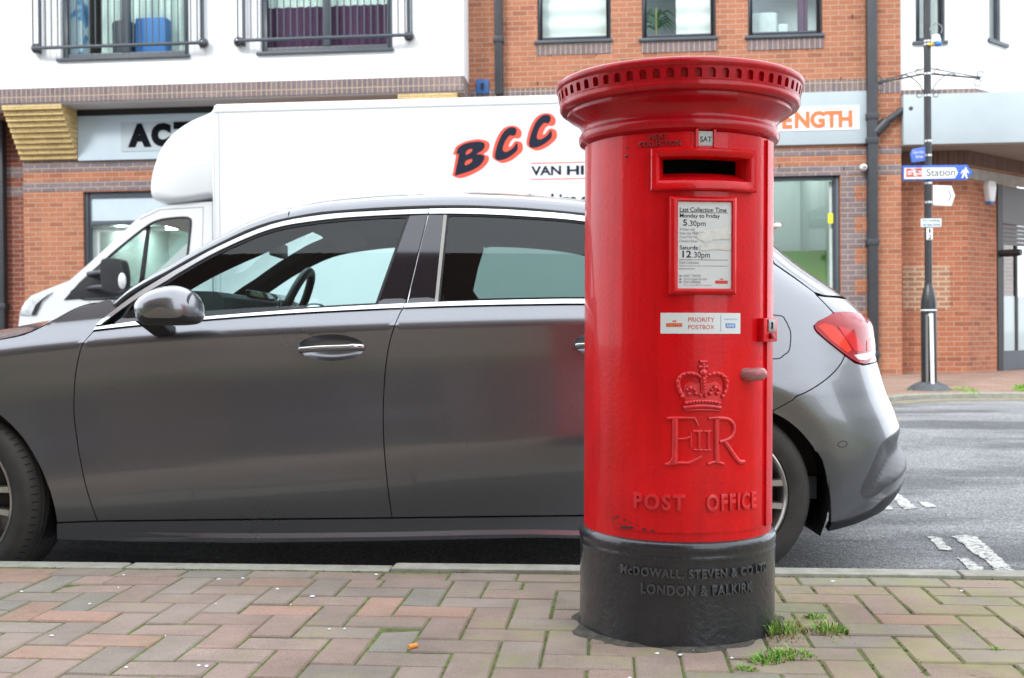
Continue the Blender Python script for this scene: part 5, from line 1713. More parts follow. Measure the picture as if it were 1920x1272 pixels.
put_text(m, 'VAN', sv, a[0], b[0], a[1], b[1], weight=0.03)
a2 = VP_(1063, 328.5)
put_text(m, 'HIRE', sv, a2[0], a2[0] + 4.0 * 0.106, a2[1], a2[1] + (b[1] - a[1]), weight=0.03)
a3 = VP_(916, 388)
put_text(m, 'www.bcchire.co.uk', sv, a3[0], a3[0] + 1.42, a3[1], a3[1] + 0.13, weight=0.03)
m.build('lettering', navy, cargo, fixn=False)
m = MB()
for y0 in (306.5, 336.8):
    a = VP_(995, y0)
    m.box(a[0], a[0] + 1.15, YV - 0.004, YV + 0.001, a[1] - 0.004, a[1] + 0.004)
m.build('lettering_rule', coral, cargo)
# ---------------------------------------------------------------- the building across the road
YW, YP, YL, YR = 16.25, 15.70, 16.60, 16.95
TOPZ = 7.4
def rc(x0, x1, y0, y1, Y):      # photo rectangle -> x0, x1, z0, z1 on a plane
    ym, xm = (y0 + y1) / 2, (x0 + x1) / 2
    return on_y(x0, ym, Y).x, on_y(x1, ym, Y).x, on_y(xm, y1, Y).z, on_y(xm, y0, Y).z
def rp(r): return [(r[0], r[2]), (r[1], r[2]), (r[1], r[3]), (r[0], r[3])]
def slab(name, r, Y, t, mat, parent=None, bevel=0.0):
    m = MB()
    m.box(r[0], r[1], Y - t, Y, r[2], r[3])
    return m.build(name, mat, parent, bevel=bevel)
bld = empty('brick_building', (on_y(900, 300, YW).x, YW, 0), 0, 'orange brick and white rendered building with shops below, across the road', 'building')
XL = -13.0
x45, x1690 = on_y(45, 450, YW).x, on_y(1690, 400, YW).x
shopL = rc(157, 470, 357, 668, YW)
shopR = rc(1170, 1576, 329, 640, YW)
UW = [rc(1007, 1145, -150, 75.5, YW), rc(1203, 1342, -150, 71, YW), rc(1402, 1542, -150, 66, YW)]
zband0, zband1 = on_y(1560, 178, YW).z, on_y(1560, 150, YW).z
def wall(name, poly, holes, Y, t, mat, parent):
    m = MB()
    m.prism(poly, [rp(h) if len(h) == 4 and not isinstance(h[0], tuple) else h for h in holes], lambda a, b: (a, Y, b), lambda a, b: (a, Y + t, b))
    return m.build(name, mat, parent)
xw0 = on_y(869, 60, YP).x       # right edge of the white bay
zwb = on_y(150, 164, YP).z      # foot of the white render
lower = wall('ground_floor_wall', [(x45, -0.1), (x1690, -0.1), (x1690, zband0), (x45, zband0)], [shopL, shopR], YW, 0.30, brick_orange, bld)
upper = wall('upper_wall', [(xw0 - 0.4, zband0 + 0.0015), (x1690, zband0 + 0.0015), (x1690, TOPZ), (xw0 - 0.4, TOPZ)], UW, YW, 0.30, brick_orange, bld)
m = MB(); m.box(x1690 - 0.22, x1690 - 0.002, YW + 0.302, YR + 0.2, -0.1, TOPZ)
m.build('wall_return', brick_orange, bld)
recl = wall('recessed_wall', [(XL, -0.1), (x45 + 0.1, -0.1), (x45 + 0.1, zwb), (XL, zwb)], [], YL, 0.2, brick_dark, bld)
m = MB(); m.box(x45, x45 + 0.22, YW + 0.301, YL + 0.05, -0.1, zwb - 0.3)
m.build('pier_return', brick_dark, bld)
# string courses
def course(px0, px1, py0, py1, mat, Y=YW, t=0.006):
    return slab('string_course', rc(px0, px1, py0, py1, Y), Y, t, mat, bld)
zc_ = lambda y: on_y(160, y, YW).z
xs_ = on_y(400, 310, YW).x
for ya, yb in ((301, 321), (340, 358)):
    m = MB(); m.box(x45 - 0.006, xs_, YW - 0.006, YW, zc_(yb), zc_(ya)); m.build('string_course', brick_blue, bld)
    m = MB(); m.box(XL, x45 - 0.0075, YL - 0.006, YL, zc_(yb) - 0.02, zc_(ya) - 0.02); m.build('string_course', brick_blue, bld)
for ya, yb in ((279, 291), (310, 329)):
    m = MB(); m.box(on_y(1180, ya, YW).x, x1690 + 0.004, YW - 0.006, YW, on_y(1560, yb, YW).z, on_y(1560, ya, YW).z); m.build('string_course', brick_blue, bld)
m = MB(); m.box(xw0 + 0.02, x1690 + 0.004, YW - 0.007, YW, zband0, zband1); m.build('soldier_course', brick_blue_up, bld)
# blue quoins by the right-hand shop window
z = on_y(1600, 640, YW).z
top = on_y(1600, 329, YW).z - 0.003
k = 0
while z < top - 0.05:
    h = min(0.225, top - z)
    x0, x1 = on_y(1578, 480, YW).x, on_y(1602 if k % 2 else 1625, 480, YW).x
    m = MB(); m.box(x0, x1, YW - 0.005, YW, z + 0.001, z + h - 0.001); m.build('quoin', brick_blue, bld)
    z += 0.225; k += 1
# white bay with its soldier band and soffit
W1, W2 = rc(112, 353, -160, 107, YP), rc(487, 735, -160, 95, YP)
white = wall('rendered_wall', [(XL, zwb), (xw0, zwb), (xw0, TOPZ), (XL, TOPZ)], [W1, W2], YP, 0.30, render_white, bld)
m = MB(); m.box(xw0 - 0.2, xw0, YP + 0.301, YW + 0.2, zwb, TOPZ); m.build('bay_return', render_white, bld)
zsf = on_y(150, 191, YP).z
m = MB(); m.box(XL, xw0 + 0.004, YP - 0.022, YW, zsf, zwb); bandw = m.build('soldier_course', brick_blue_up, bld)
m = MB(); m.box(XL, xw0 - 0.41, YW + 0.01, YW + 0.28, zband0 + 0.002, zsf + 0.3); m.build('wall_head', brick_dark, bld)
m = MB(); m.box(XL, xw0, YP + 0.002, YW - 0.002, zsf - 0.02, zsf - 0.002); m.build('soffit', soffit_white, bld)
# expansion joints
for px in (75, 386):
    x = on_y(px, 130, YP).x
    m = MB(); m.box(x - 0.006, x + 0.006, YP - 0.002, YP + 0.01, zwb + 0.004, on_y(px, 92, YP).z); m.build('render_joint', pbr('joint_grey', (0.62, 0.62, 0.62), rough=0.9) if px == 75 else MATS['joint_grey'], white)
# stepped buff corbels
def corbel(xa, xb):
    n = 10
    m = MB()
    zt, zb_ = zsf - 0.022, on_y(100, 301, YW).z + 0.002
    for i in range(n):
        za, zb2 = lerp(zb_, zt, i / n), lerp(zb_, zt, (i + 1) / n)
        yy = lerp(YW - 0.02, YP - 0.01, (i + 1) / n)
        m.box(xa - 0.0008 * i, xb + 0.0008 * i, yy, YW - 0.001, za + 0.0005, zb2 - 0.004)
    m.build('corbel', brick_buff, bld, bevel=0.004)
corbel(on_y(42, 250, YW).x, on_y(148, 250, YW).x)
corbel(on_y(760, 200, YW).x, on_y(866, 200, YW).x)
# windows
def window(r, Y, parent, mull=(), fw=0.075, rec=0.07, pane=glass_clear, sill=True, name='window'):
    x0, x1, z0, z1 = r
    m = MB()
    yy = Y + rec
    m.box(x0 + 0.001, x0 + fw, yy, yy + 0.07, z0 + 0.001, z1 - 0.001); m.box(x1 - fw, x1 - 0.001, yy, yy + 0.07, z0 + 0.001, z1 - 0.001)
    m.box(x0 + fw, x1 - fw, yy, yy + 0.07, z0 + 0.001, z0 + fw); m.box(x0 + fw, x1 - fw, yy, yy + 0.07, z1 - fw, z1 - 0.001)
    xs = [x0 + fw] + [x for q in mull for x in q] + [x1 - fw]
    for a, b in mull: m.box(a, b, yy - 0.01, yy + 0.065, z0 + fw, z1 - fw)
    w = m.build(name, anthracite, parent, bevel=0.006)
    for i in range(0, len(xs), 2):
        m = MB(); m.add([(xs[i], yy + 0.035, z0 + fw), (xs[i + 1], yy + 0.035, z0 + fw), (xs[i + 1], yy + 0.035, z1 - fw), (xs[i], yy + 0.035, z1 - fw)], [(0, 1, 2, 3)])
        m.build('pane', pane, w)
    if sill:
        m = MB(); m.box(x0 - 0.05, x1 + 0.02, Y - 0.05, yy - 0.001, z0 - 0.045, z0 - 0.0005)
        m.build('sill', anthracite, w, bevel=0.006)
    return w
xm1 = on_y(232, 60, YP).x
xm2 = on_y(610, 60, YP).x
window(W1, YP, bld, [(xm1 - 0.06, xm1 + 0.06)], 0.085)
window(W2, YP, bld, [(xm2 - 0.055, xm2 + 0.055)], 0.085)
for r in UW:
    w = window(r, YW, bld, fw=0.07, rec=0.06)
    m = MB(); m.box(r[0] - 0.01, r[1] + 0.01, YW - 0.012, YW, r[2] - 0.21, r[2] - 0.047)
    m.build('brick_sill', brick_blue_up, bld)
# weep slots
m_dark = pbr('weep_slot', (0.02, 0.018, 0.018), rough=0.9)
for px, py in ((1033, 103), (1118, 101), (1230, 97), (1317, 94.5), (1430, 92), (1514, 90), (1008, 157), (1598, 31), (1577, 149), (1582, 317), (1461, 312)):
    p = on_y(px, py, YW)
    m = MB(); m.box(p.x - 0.006, p.x + 0.006, YW - 0.009, YW, p.z - 0.03, p.z + 0.03); m.build('weep_slot', m_dark, upper)
# Juliet railings with ball fixings
def railing(pxl, pyl, pxr, pyr, balls):
    yr = YP - 0.16
    a, b = on_y(pxl, pyl, yr), on_y(pxr, pyr, yr)
    zt = a.z + 1.15
    zb = (a.z + b.z) / 2
    m = MB()
    m.tube([(a.x, YP - 0.03, zb), (a.x, yr, zb), (b.x, yr, zb), (b.x, YP - 0.03, zb)], 0.026, 8)
    m.tube([(a.x, YP - 0.03, zt), (a.x, yr, zt), (b.x, yr, zt), (b.x, YP - 0.03, zt)], 0.026, 8)
    n = int(round((b.x - a.x) / 0.098))
    for k in range(n + 1):
        x = lerp(a.x, b.x, k / n)
        m.tube([(x, yr, zb), (x, yr, zt)], 0.009 if 0 < k < n else 0.011, 6)
    for x in (a.x + 0.06, b.x - 0.06): m.tube([(x, YP - 0.07, zb - 0.06), (x, YP - 0.07, zt)], 0.026, 8)
    r = m.build('balcony_railing', pbr('railing_paint', (0.055, 0.068, 0.085), rough=0.45) if 'railing_paint' not in MATS else MATS['railing_paint'], bld, smooth=60)
    for px, py in balls:
        p = on_y(px, py, YP)
        m = MB()
        m.sphere((p.x, YP - 0.075, p.z), 0.078, 18, 12)
        m.lathe([(0.02, -0.06), (0.02, 0.0)], 12, (p.x, YP, p.z), axis='y')
        m.build('ball_fixing', gloss_black, r, smooth=60)
railing(62, 93, 382, 78, ((73, 94), (385, 84)))
railing(446, 76, 772, 66, ((451, 82), (769, 71.5)))
# rooms behind the glass
dim_wall = pbr('room_wall', (0.40, 0.40, 0.38), rough=0.9)
def room(name, x0, x1, z0, z1, y0, y1, mat=dim_wall):
    m = MB()
    m.add([(x0, y0, z0), (x1, y0, z0), (x1, y1, z0), (x0, y1, z0), (x0, y0, z1), (x1, y0, z1), (x1, y1, z1), (x0, y1, z1)], [(0, 1, 2, 3), (7, 6, 5, 4), (1, 5, 6, 2), (3, 2, 6, 7), (0, 3, 7, 4)])
    return m.build(name, mat, bld, fixn=False)
room('room', W1[0] - 0.1, W2[1] + 0.1, W1[2] - 0.02, TOPZ - 0.1, YP + 0.31, YP + 2.6)
room('room', UW[0][0] - 0.2, UW[2][1] + 0.2, UW[0][2] - 0.02, TOPZ - 0.1, YW + 0.31, YW + 2.6)
def curtain(x0, x1, z0, z1, y, mat, amp=0.03, wl=0.12, name='curtain'):
    n = max(8, int((x1 - x0) / 0.012))
    m = MB()
    ph = random.random() * 6
    m.grid(lambda u, v: (lerp(x0, x1, u), y + amp * math.sin(ph + u * (x1 - x0) / wl * 6.283 + 1.3 * math.sin(u * 9)), lerp(z0, z1, v)), [i / n for i in range(n + 1)], [0, 1])
    return m.build(name, mat, bld, smooth=80)
net = pbr('pale_green_curtain', (0.80, 0.88, 0.82), rough=0.9, c2=(0.66, 0.78, 0.74), vs=4)
purple = pbr('purple_curtain', (0.105, 0.038, 0.095), rough=0.9, c2=(0.065, 0.028, 0.075), vs=5)
blind = pbr('white_blind', (0.80, 0.82, 0.80), rough=0.9)
curtain(W1[0] + 0.38, W1[1] - 0.03, W1[2] + 0.06, W1[3], YP + 0.52, net, 0.03, 0.17)
curtain(W2[0] + 0.03, xm2 - 0.02, W2[2] + 0.07, on_y(600, 2, YP).z, YP + 0.27, purple, 0.02, 0.15)
curtain(xm2 + 0.03, W2[1] - 0.12, W2[2] + 0.07, on_y(600, 2, YP).z, YP + 0.27, purple, 0.02, 0.13)
curtain(W2[0] + 0.03, W2[1] - 0.1, on_y(600, 2, YP).z, W2[3], YP + 0.30, net, 0.02, 0.15)
for r, fx in ((UW[0], 0.0), (UW[1], 0.42)):
    m = MB()
    nz = 26
    zz0, zz1 = r[2] + 0.075, r[3]
    m.grid(lambda u, v: (lerp(r[0] + 0.06 + fx * (r[1] - r[0]), r[1] - 0.06, u), YW + 0.24 + 0.012 * math.sin(v * nz * 6.283 / 4), lerp(zz0, zz1, v)), [0, 0.5, 1], [i / (nz * 4) for i in range(nz * 4 + 1)])
    m.build('window_blind', blind, bld, smooth=60)
m = MB(); m.grid(lambda u, v: (lerp(UW[1][0] - 0.1, UW[2][1] + 0.15, u), YW + 1.25, lerp(UW[0][2], TOPZ - 0.15, v)), [0, 1], [0, 1]); m.build('inner_screen', pbr('pale_blue_wall', (0.72, 0.84, 0.90), rough=0.9), bld)
curtain(UW[2][0] + 0.75, UW[2][0] + 0.9, UW[2][2] + 0.05, UW[2][3], YW + 0.3, purple, 0.02, 0.07)
# shop windows
def shop(r, rails, name='shop_window', fw=0.09):
    x0, x1, z0, z1 = r
    m = MB()
    y0, y1 = YW + 0.05, YW + 0.12
    m.box(x0 + 0.001, x0 + fw, y0, y1, z0 + 0.001, z1 - 0.001); m.box(x1 - fw, x1 - 0.001, y0, y1, z0 + 0.001, z1 - 0.001)
    m.box(x0 + fw, x1 - fw, y0, y1, z1 - fw, z1 - 0.001); m.box(x0 + fw, x1 - fw, y0, y1, z0 + 0.001, z0 + fw)
    for za, zb in rails: m.box(x0 + fw, x1 - fw, y0 + 0.002, y1 - 0.002, za, zb)
    w = m.build(name, anthracite, bld, bevel=0.006)
    return w, (y0 + y1) / 2
zr0, zr1 = on_y(220, 421, YW).z, on_y(220, 413, YW).z
sl, yg = shop(shopL, [(zr0, zr1)])
m = MB(); m.box(shopL[0] + 0.09, shopL[1] - 0.09, yg - 0.01, yg + 0.01, zr1, shopL[3] - 0.09); m.build('transom_panel', fascia_blue, sl)
m = MB(); m.add([(shopL[0] + 0.09, yg, shopL[2] + 0.09), (shopL[1] - 0.09, yg, shopL[2] + 0.09), (shopL[1] - 0.09, yg, zr0), (shopL[0] + 0.09, yg, zr0)], [(0, 1, 2, 3)]); m.build('pane', glass_shop, sl)
sr, yg = shop(shopR, [])
m = MB(); m.add([(shopR[0] + 0.09, yg, shopR[2] + 0.09), (shopR[1] - 0.09, yg, shopR[2] + 0.09), (shopR[1] - 0.09, yg, shopR[3] - 0.09), (shopR[0] + 0.09, yg, shopR[3] - 0.09)], [(0, 1, 2, 3)]); m.build('pane', glass_shop, sr)
shop_wall = pbr('shop_back_wall', (0.42, 0.50, 0.49), rough=0.9, var=0.1, vs=1)
green_wall = pbr('green_partition', (0.10, 0.34, 0.03), rough=0.6, c2=(0.16, 0.28, 0.02), vs=0.8)
room('shop_room', shopL[0] - 0.1, shopL[1] + 0.1, -0.05, zband0 - 0.05, YW + 0.31, YW + 3.5, shop_wall)
room('shop_room', shopR[0] - 0.1, shopR[1] + 0.1, -0.05, zband0 - 0.05, YW + 0.31, YW + 4.0, shop_wall)
glow, n_, l_, p_ = new_mat('ceiling_lamp')
p_.inputs['Emission Color'].default_value = (0.92, 1.0, 0.95, 1); p_.inputs['Emission Strength'].default_value = 16.0
zc0 = zband0 - 0.055
for x, y, w_, d_ in ((on_y(190, 380, 17.6).x, 17.6, 1.3, 0.35), (on_y(330, 380, 18.6).x, 18.6, 1.3, 0.3), (on_y(1440, 350, 17.2).x, 17.2, 1.3, 0.3), (on_y(1470, 350, 18.9).x, 18.9, 1.2, 0.28)):
    zl = min(zc0, on_y(300, 425, y).z) if x < 0 else zc0 - 0.02
    m = MB(); m.box(x - w_ / 2, x + w_ / 2, y, y + d_, zl - 0.03, zl); m.build('ceiling_lamp', glow, bld)
m = MB(); q = rc(1430, 1566, 520, 650, YW + 1.6); m.box(q[0] - 1.2, q[1] + 0.25, YW + 1.6, YW + 1.7, 0.0, q[3] + 0.42)
m.build('shop_counter', green_wall, bld)
m = MB(); q = rc(1450, 1500, 440, 520, YW + 3.0); m.box(q[0], q[1], YW + 3.0, YW + 3.3, q[2] - 0.2, q[3] - 0.25); m.build('shop_shelf', pbr('pale_shelf', (0.45, 0.52, 0.50), rough=0.7), bld)
m = MB(); q = rc(1560, 1569, 338, 640, YW); m.box(q[0], q[1], YW + 0.16, YW + 0.2, q[2], q[3]); m.build('blind_edge', MATS['white_blind'], sr)
m = MB(); q = rc(163, 178, 424, 650, YW); m.box(q[0], q[1], YW + 0.16, YW + 0.22, q[2], q[3]); q2 = rc(163, 300, 424, 432, YW); m.box(q[1], q2[1], YW + 0.16, YW + 0.22, q2[2], q2[3]); m.build('inner_frame', MATS['white_blind'], sl)
# --- things on the building
q = rc(1553, 1568, 400, 419, YW + 0.05)
tag(slab('warning_sticker', q, YW + 0.075, 0.006, pbr('yellow_vinyl', (0.80, 0.72, 0.03), rough=0.5)), 'small yellow sticker at the edge of the shop window', 'sticker')
# left fascia
q = rc(149, 470, 208, 299, YW)
sgl = empty('shop_sign', ((q[0] + q[1]) / 2, YW - 0.06, q[2]), 0, 'pale blue shop fascia with black letters above the white van cab', 'sign')
m = MB(); m.box(q[0], q[1], YW - 0.06, YW - 0.007, q[2], q[3] - 0.06); m.build('fascia_board', fascia_blue, sgl, bevel=0.004)
m = MB(); m.box(q[0], q[1], YW - 0.075, YW - 0.007, q[3] - 0.058, q[3] + 0.05); m.build('fascia_trim', trim_black, sgl)
q2 = rc(227, 460, 227, 282, YW - 0.06)
m = MB(); m.box(q2[0], q2[1], YW - 0.068, YW - 0.061, q2[2], q2[3]); m.build('letter_panel', fascia_pale, sgl)
q3 = rc(240, 284, 232, 276, YW - 0.07)
m = MB()
ft = lambda a, b, h: (a, YW - 0.0705 - h, b)
ch = q3[3] - q3[2]
put_text(m, 'A', ft, q3[0], q3[1], q3[2], q3[3], depth=0.006, weight=0.085)
put_text(m, 'C', ft, on_y(287, 254, YW).x, on_y(324, 254, YW).x, q3[2], q3[3], depth=0.006, weight=0.085)
put_text(m, 'T', ft, on_y(329, 254, YW).x, on_y(363, 254, YW).x, q3[2] + 0.01, q3[3] + 0.01, depth=0.006, weight=0.085)
m.build('sign_lettering', pbr('black_letters', (0.006, 0.007, 0.010), rough=0.7, spec=0.05), sgl, fixn=False)
# right fascia
q = rc(1120, 1625, 179, 276, YW)
sgr = empty('shop_sign', ((q[0] + q[1]) / 2, YW - 0.06, q[2]), 0, 'pale shop fascia with orange letters right of the post box cap', 'sign')
m = MB(); m.box(q[0], q[1], YW - 0.06, YW - 0.008, q[2], q[3]); m.build('fascia_board', fascia_pale, sgr, bevel=0.004)
q2 = rc(1200, 1611, 206, 244, YW - 0.06)
m = MB(); m.box(q2[0], q2[1], YW - 0.068, YW - 0.061, q2[2] - 0.03, q2[3] + 0.02); m.build('letter_panel', pbr('pale_vinyl', (0.74, 0.79, 0.81), rough=0.5), sgr)
m = MB()
q3 = rc(1490, 1598, 208, 240, YW - 0.07)
put_text(m, 'NGTH', ft, q3[0], q3[1], q3[2], q3[3], depth=0.006, weight=0.045)
put_text(m, 'E', ft, on_y(1465, 226, YW).x, on_y(1484, 226, YW).x, q3[2], q3[3], depth=0.006, weight=0.045)
put_text(m, 'STR', ft, on_y(1380, 226, YW).x, on_y(1458, 226, YW).x, q3[2], q3[3], depth=0.006, weight=0.045)
m.build('sign_lettering', pbr('orange_letters', (0.80, 0.16, 0.045), rough=0.5), sgr, fixn=False)
# drainpipes
def pipe(px, py0, py1, Y, r, label, clips=(), top=None):
    a = on_y(px, (py0 + py1) / 2, Y - 0.08)
    z0 = on_y(px, py1, Y - 0.08).z if py1 < 690 else 0.03
    z1 = top if top else on_y(px, py0, Y - 0.08).z
    m = MB(); m.box(a.x - r, a.x + r, Y - 0.08 - r, Y - 0.08 + r, z0, z1)
    p = m.build('drainpipe', pipe_black, bevel=0.012)
    tag(p, label, 'drainpipe', 'drainpipes')
    for y in clips:
        z = on_y(px, y, Y - 0.08).z
        m = MB(); m.box(a.x - r - 0.018, a.x + r + 0.018, Y - 0.09 - r, Y - 0.005, z - 0.045, z + 0.045)
        m.build('pipe_clip', pipe_black, p, bevel=0.008)
    return p, a
p1, _ = pipe(935, 0, 178, YW, 0.058, 'black drainpipe on the brick wall between the white bay and the windows', (75,), TOPZ)
p2, a2 = pipe(1635, 0, 700, YW, 0.066, 'long black drainpipe with a slanting branch beside the orange lettered sign', (219, 265, 455, 665), TOPZ)
b0, b1 = on_y(1641, 243, YW - 0.08), on_y(1690, 208, YW - 0.08)
m = MB(); m.tube([b0 + Vector((0, 0, -0.05)), b0.lerp(b1, 0.42)], 0.075, 12); m.tube([b0.lerp(b1, 0.38), b1, b1 + Vector((0.10, 0, 0.02))], 0.046, 12); m.sphere(b1 + Vector((0.12, 0, 0.02)), 0.06, 12, 8)
m.build('branch_pipe', pipe_black, p2, smooth=60)
p3, _ = pipe(4, 320, 700, YL, 0.06, 'black drainpipe on the dark brick at the left edge', (575,), on_y(4, 225, YL).z)
# blue bracket
q = rc(893, 917, 150, 177, YW)
m = MB(); m.box(q[0], q[1], YW - 0.035, YW - 0.008, q[2], q[3])
bk = m.build('sign_bracket', pbr('blue_plate', (0.035, 0.12, 0.33), rough=0.5), bevel=0.004)
tag(bk, 'blue metal socket plate on the brick above the white van roof', 'bracket')
m = MB(); m.box(lerp(q[0], q[1], 0.38), lerp(q[0], q[1], 0.62), YW - 0.05, YW - 0.034, lerp(q[2], q[3], 0.3), lerp(q[2], q[3], 0.72)); m.build('socket_slot', trim_black, bk)
# camera
p = on_y(1619, 314, YW - 0.12)
m = MB(); m.sphere(p, 0.058, 18, 12, (0.9, 1.1, 0.85))
cc = m.build('security_camera', pbr('camera_white', (0.80, 0.81, 0.82), rough=0.3), smooth=70)
tag(cc, 'small white dome security camera beside the tall drainpipe', 'camera')
m = MB(); m.box(p.x - 0.022, p.x + 0.022, p.y - 0.075, p.y - 0.055, p.z - 0.012, p.z + 0.006); m.build('lens', gloss_black, cc, bevel=0.004)
m = MB(); m.tube([p + Vector((0, 0.05, 0)), (p.x, YW - 0.005, p.z)], 0.025, 10); m.build('camera_mount', MATS['camera_white'], cc)
# things in the upper windows
def lying(name, r, y0, y1, mat, label, cat, bevel):
    m = MB(); m.box(r[0], r[1], y0, y1, r[2], r[3])
    o = m.build(name, mat, bevel=bevel, seg=3)
    return tag(o, label, cat)
zfl = W1[2] + 0.0
r = rc(253, 313, 33, 101, YP + 0.3)
lying('suitcase', (r[0], r[1], zfl, r[3]), YP + 0.28, YP + 0.5, pbr('blue_shell', (0.05, 0.22, 0.58), rough=0.5), 'bright blue suitcase standing behind the left balcony window', 'suitcase', 0.05)
r = rc(204, 249, 40, 101, YP + 0.3)
m = MB(); m.lathe([(0.001, 0), (0.135, 0), (0.165, 0.02), (0.175, r[3] - zfl - 0.03), (0.16, r[3] - zfl), (0.001, r[3] - zfl + 0.02)], 28, ((r[0] + r[1]) / 2, YP + 0.42, zfl))
tag(m.build('waste_bin', pbr('charcoal_bin', (0.03, 0.037, 0.048), rough=0.5)), 'dark round bin beside the blue suitcase in the left balcony window', 'bin')
r = rc(122, 157, -40, 101, YP + 0.3)
ct, n_, l_, p_ = new_mat('printed_carton')
f = noise(n_, l_, 3.2, 2, 0.5, 'Object', (1.4, 1, 1.0))
l_.new(ramp(n_, l_, f, [(0.40, (0.62, 0.74, 0.80)), (0.52, (0.58, 0.72, 0.80)), (0.56, (0.10, 0.33, 0.62)), (0.68, (0.04, 0.13, 0.30))]), p_.inputs['Base Color'])
lying('carton', (r[0], r[1], zfl, r[3]), YP + 0.26, YP + 0.5, ct, 'tall pale blue printed carton at the left of the balcony window', 'box', 0.006)
# pot plant in the middle window
p = on_y(1228, 66, YW + 0.22)
pl = MB()
for k in range(46):
    a = random.uniform(0, 6.283); l = random.uniform(0.18, 0.36); z0 = p.z + random.uniform(0.05, 0.32)
    d = Vector((math.cos(a), 0.3 * math.sin(a), 0))
    w_ = d.cross(Vector((0, 0, 1))) * 0.012 + Vector((0, 0, 0.010))
    b = Vector((p.x + 0.02, p.y, z0))
    q1, q2 = b + d * l * 0.5 + Vector((0, 0, 0.08)), b + d * l + Vector((0, 0, -0.05))
    pl.add([b - w_ * 0.4, b + w_ * 0.4, q1 + w_, q1 - w_, q2], [(0, 1, 2, 3), (3, 2, 4)])
plant = empty('pot_plant', (p.x, p.y, UW[1][2] + 0.07), 0, 'spiky green house plant in the middle brick window', 'plant')
pl.build('leaves', pbr('house_plant_leaf', (0.03, 0.14, 0.05), rough=0.5, var=0.4, vs=12), plant, fixn=False)
m = MB(); m.tube([(p.x + 0.02, p.y, UW[1][2] + 0.1), (p.x + 0.02, p.y, p.z + 0.4)], 0.014, 8); m.build('stem', pbr('plant_stem', (0.30, 0.26, 0.10), rough=0.8), plant)
r = rc(1410, 1458, 24, 64, YW + 0.4); r2 = rc(1455, 1480, 44, 64, YW + 0.4)
sofa = empty('sofa', ((r[0] + r2[1]) / 2, YW + 0.6, UW[2][2]), 0, 'pale upholstered sofa behind the right brick window', 'sofa')
pale = pbr('pale_upholstery', (0.55, 0.62, 0.62), rough=0.9, var=0.1, vs=9)
m = MB(); m.box(r[0] - 0.2, r[1], YW + 0.36, YW + 0.60, UW[2][2], r[3]); m.build('backrest', pale, sofa, bevel=0.06, seg=3)
m = MB(); m.box(r[1] + 0.002, r2[1], YW + 0.40, YW + 0.80, UW[2][2], r2[3]); m.build('armrest', pale, sofa, bevel=0.05, seg=3)
# ---------------------------------------------------------------- corner building on the right
YU = 16.34
cor = empty('corner_building', (x1690 + 1.5, YR, 0), 0, 'white rendered corner building over a recessed brick wall at the right edge', 'building')
xc0, xc1 = x1690 + 0.003, on_y(1828, 60, YU).x
zf1, zf0 = on_y(1760, 178, 16.2).z, on_y(1760, 272, 16.2).z
wu = rc(1716, 1773, -150, 78, YU)
m = MB()
m.prism([(xc0, zf1 - 0.3), (xc1, zf1 - 0.3), (xc1, TOPZ), (xc0, TOPZ)], [rp(wu)], lambda a, b: (a, YU, b), lambda a, b: (a, YU + 0.25, b))
m.build('rendered_wall', render_white, cor)
window(wu, YU, cor, fw=0.075)
# splayed face
k = 1 / math.sqrt(2)
sp = lambda t, z, d=0.0: (xc1 + k * t - k * d * 0 + k * d, YU + k * t - k * d, z)
m = MB()
tw = []
for px in (1854, 1885):
    r_ = Y_ROT @ cf_ray(px, 60); sl_ = r_.x / r_.y
    t = (sl_ * YU - xc1) / (k - sl_ * k); tw.append(t)
zw = on_y(1880, 90, YU + k * tw[1]).z + 0.05
hole = [(tw[0], zw), (tw[1], zw), (tw[1], TOPZ - 0.3), (tw[0], TOPZ - 0.3)]
m.prism([(0.0015, zf1 - 0.3), (4.0, zf1 - 0.3), (4.0, TOPZ), (0.0015, TOPZ)], [hole], lambda a, b: sp(a, b), lambda a, b: sp(a, b, -0.25))
m.build('splayed_wall', render_white, cor)
m = MB()
for t0, t1, z0, z1 in ((tw[0], tw[0] + 0.07, zw, TOPZ - 0.3), (tw[1] - 0.07, tw[1], zw, TOPZ - 0.3), (tw[0] + 0.07, tw[1] - 0.07, zw, zw + 0.07), (tw[0] + 0.07, tw[1] - 0.07, zw + 1.05, zw + 1.13)):
    m.hexa([sp(t0, z0, -0.08), sp(t1, z0, -0.08), sp(t1, z0, -0.15), sp(t0, z0, -0.15)], [sp(t0, z1, -0.08), sp(t1, z1, -0.08), sp(t1, z1, -0.15), sp(t0, z1, -0.15)])
wsp = m.build('window', anthracite, cor)
m = MB(); m.add([sp(tw[0] + 0.07, zw + 0.07, -0.11), sp(tw[1] - 0.07, zw + 0.07, -0.11), sp(tw[1] - 0.07, TOPZ - 0.3, -0.11), sp(tw[0] + 0.07, TOPZ - 0.3, -0.11)], [(0, 1, 2, 3)]); m.build('pane', glass_clear, wsp)
m = MB(); m.hexa([sp(tw[0] - 0.04, zw - 0.05, 0.04), sp(tw[1] + 0.04, zw - 0.05, 0.04), sp(tw[1] + 0.04, zw - 0.05, -0.07), sp(tw[0] - 0.04, zw - 0.05, -0.07)], [sp(tw[0] - 0.04, zw - 0.002, 0.04), sp(tw[1] + 0.04, zw - 0.002, 0.04), sp(tw[1] + 0.04, zw - 0.002, -0.07), sp(tw[0] - 0.04, zw - 0.002, -0.07)]); m.build('sill', anthracite, wsp)
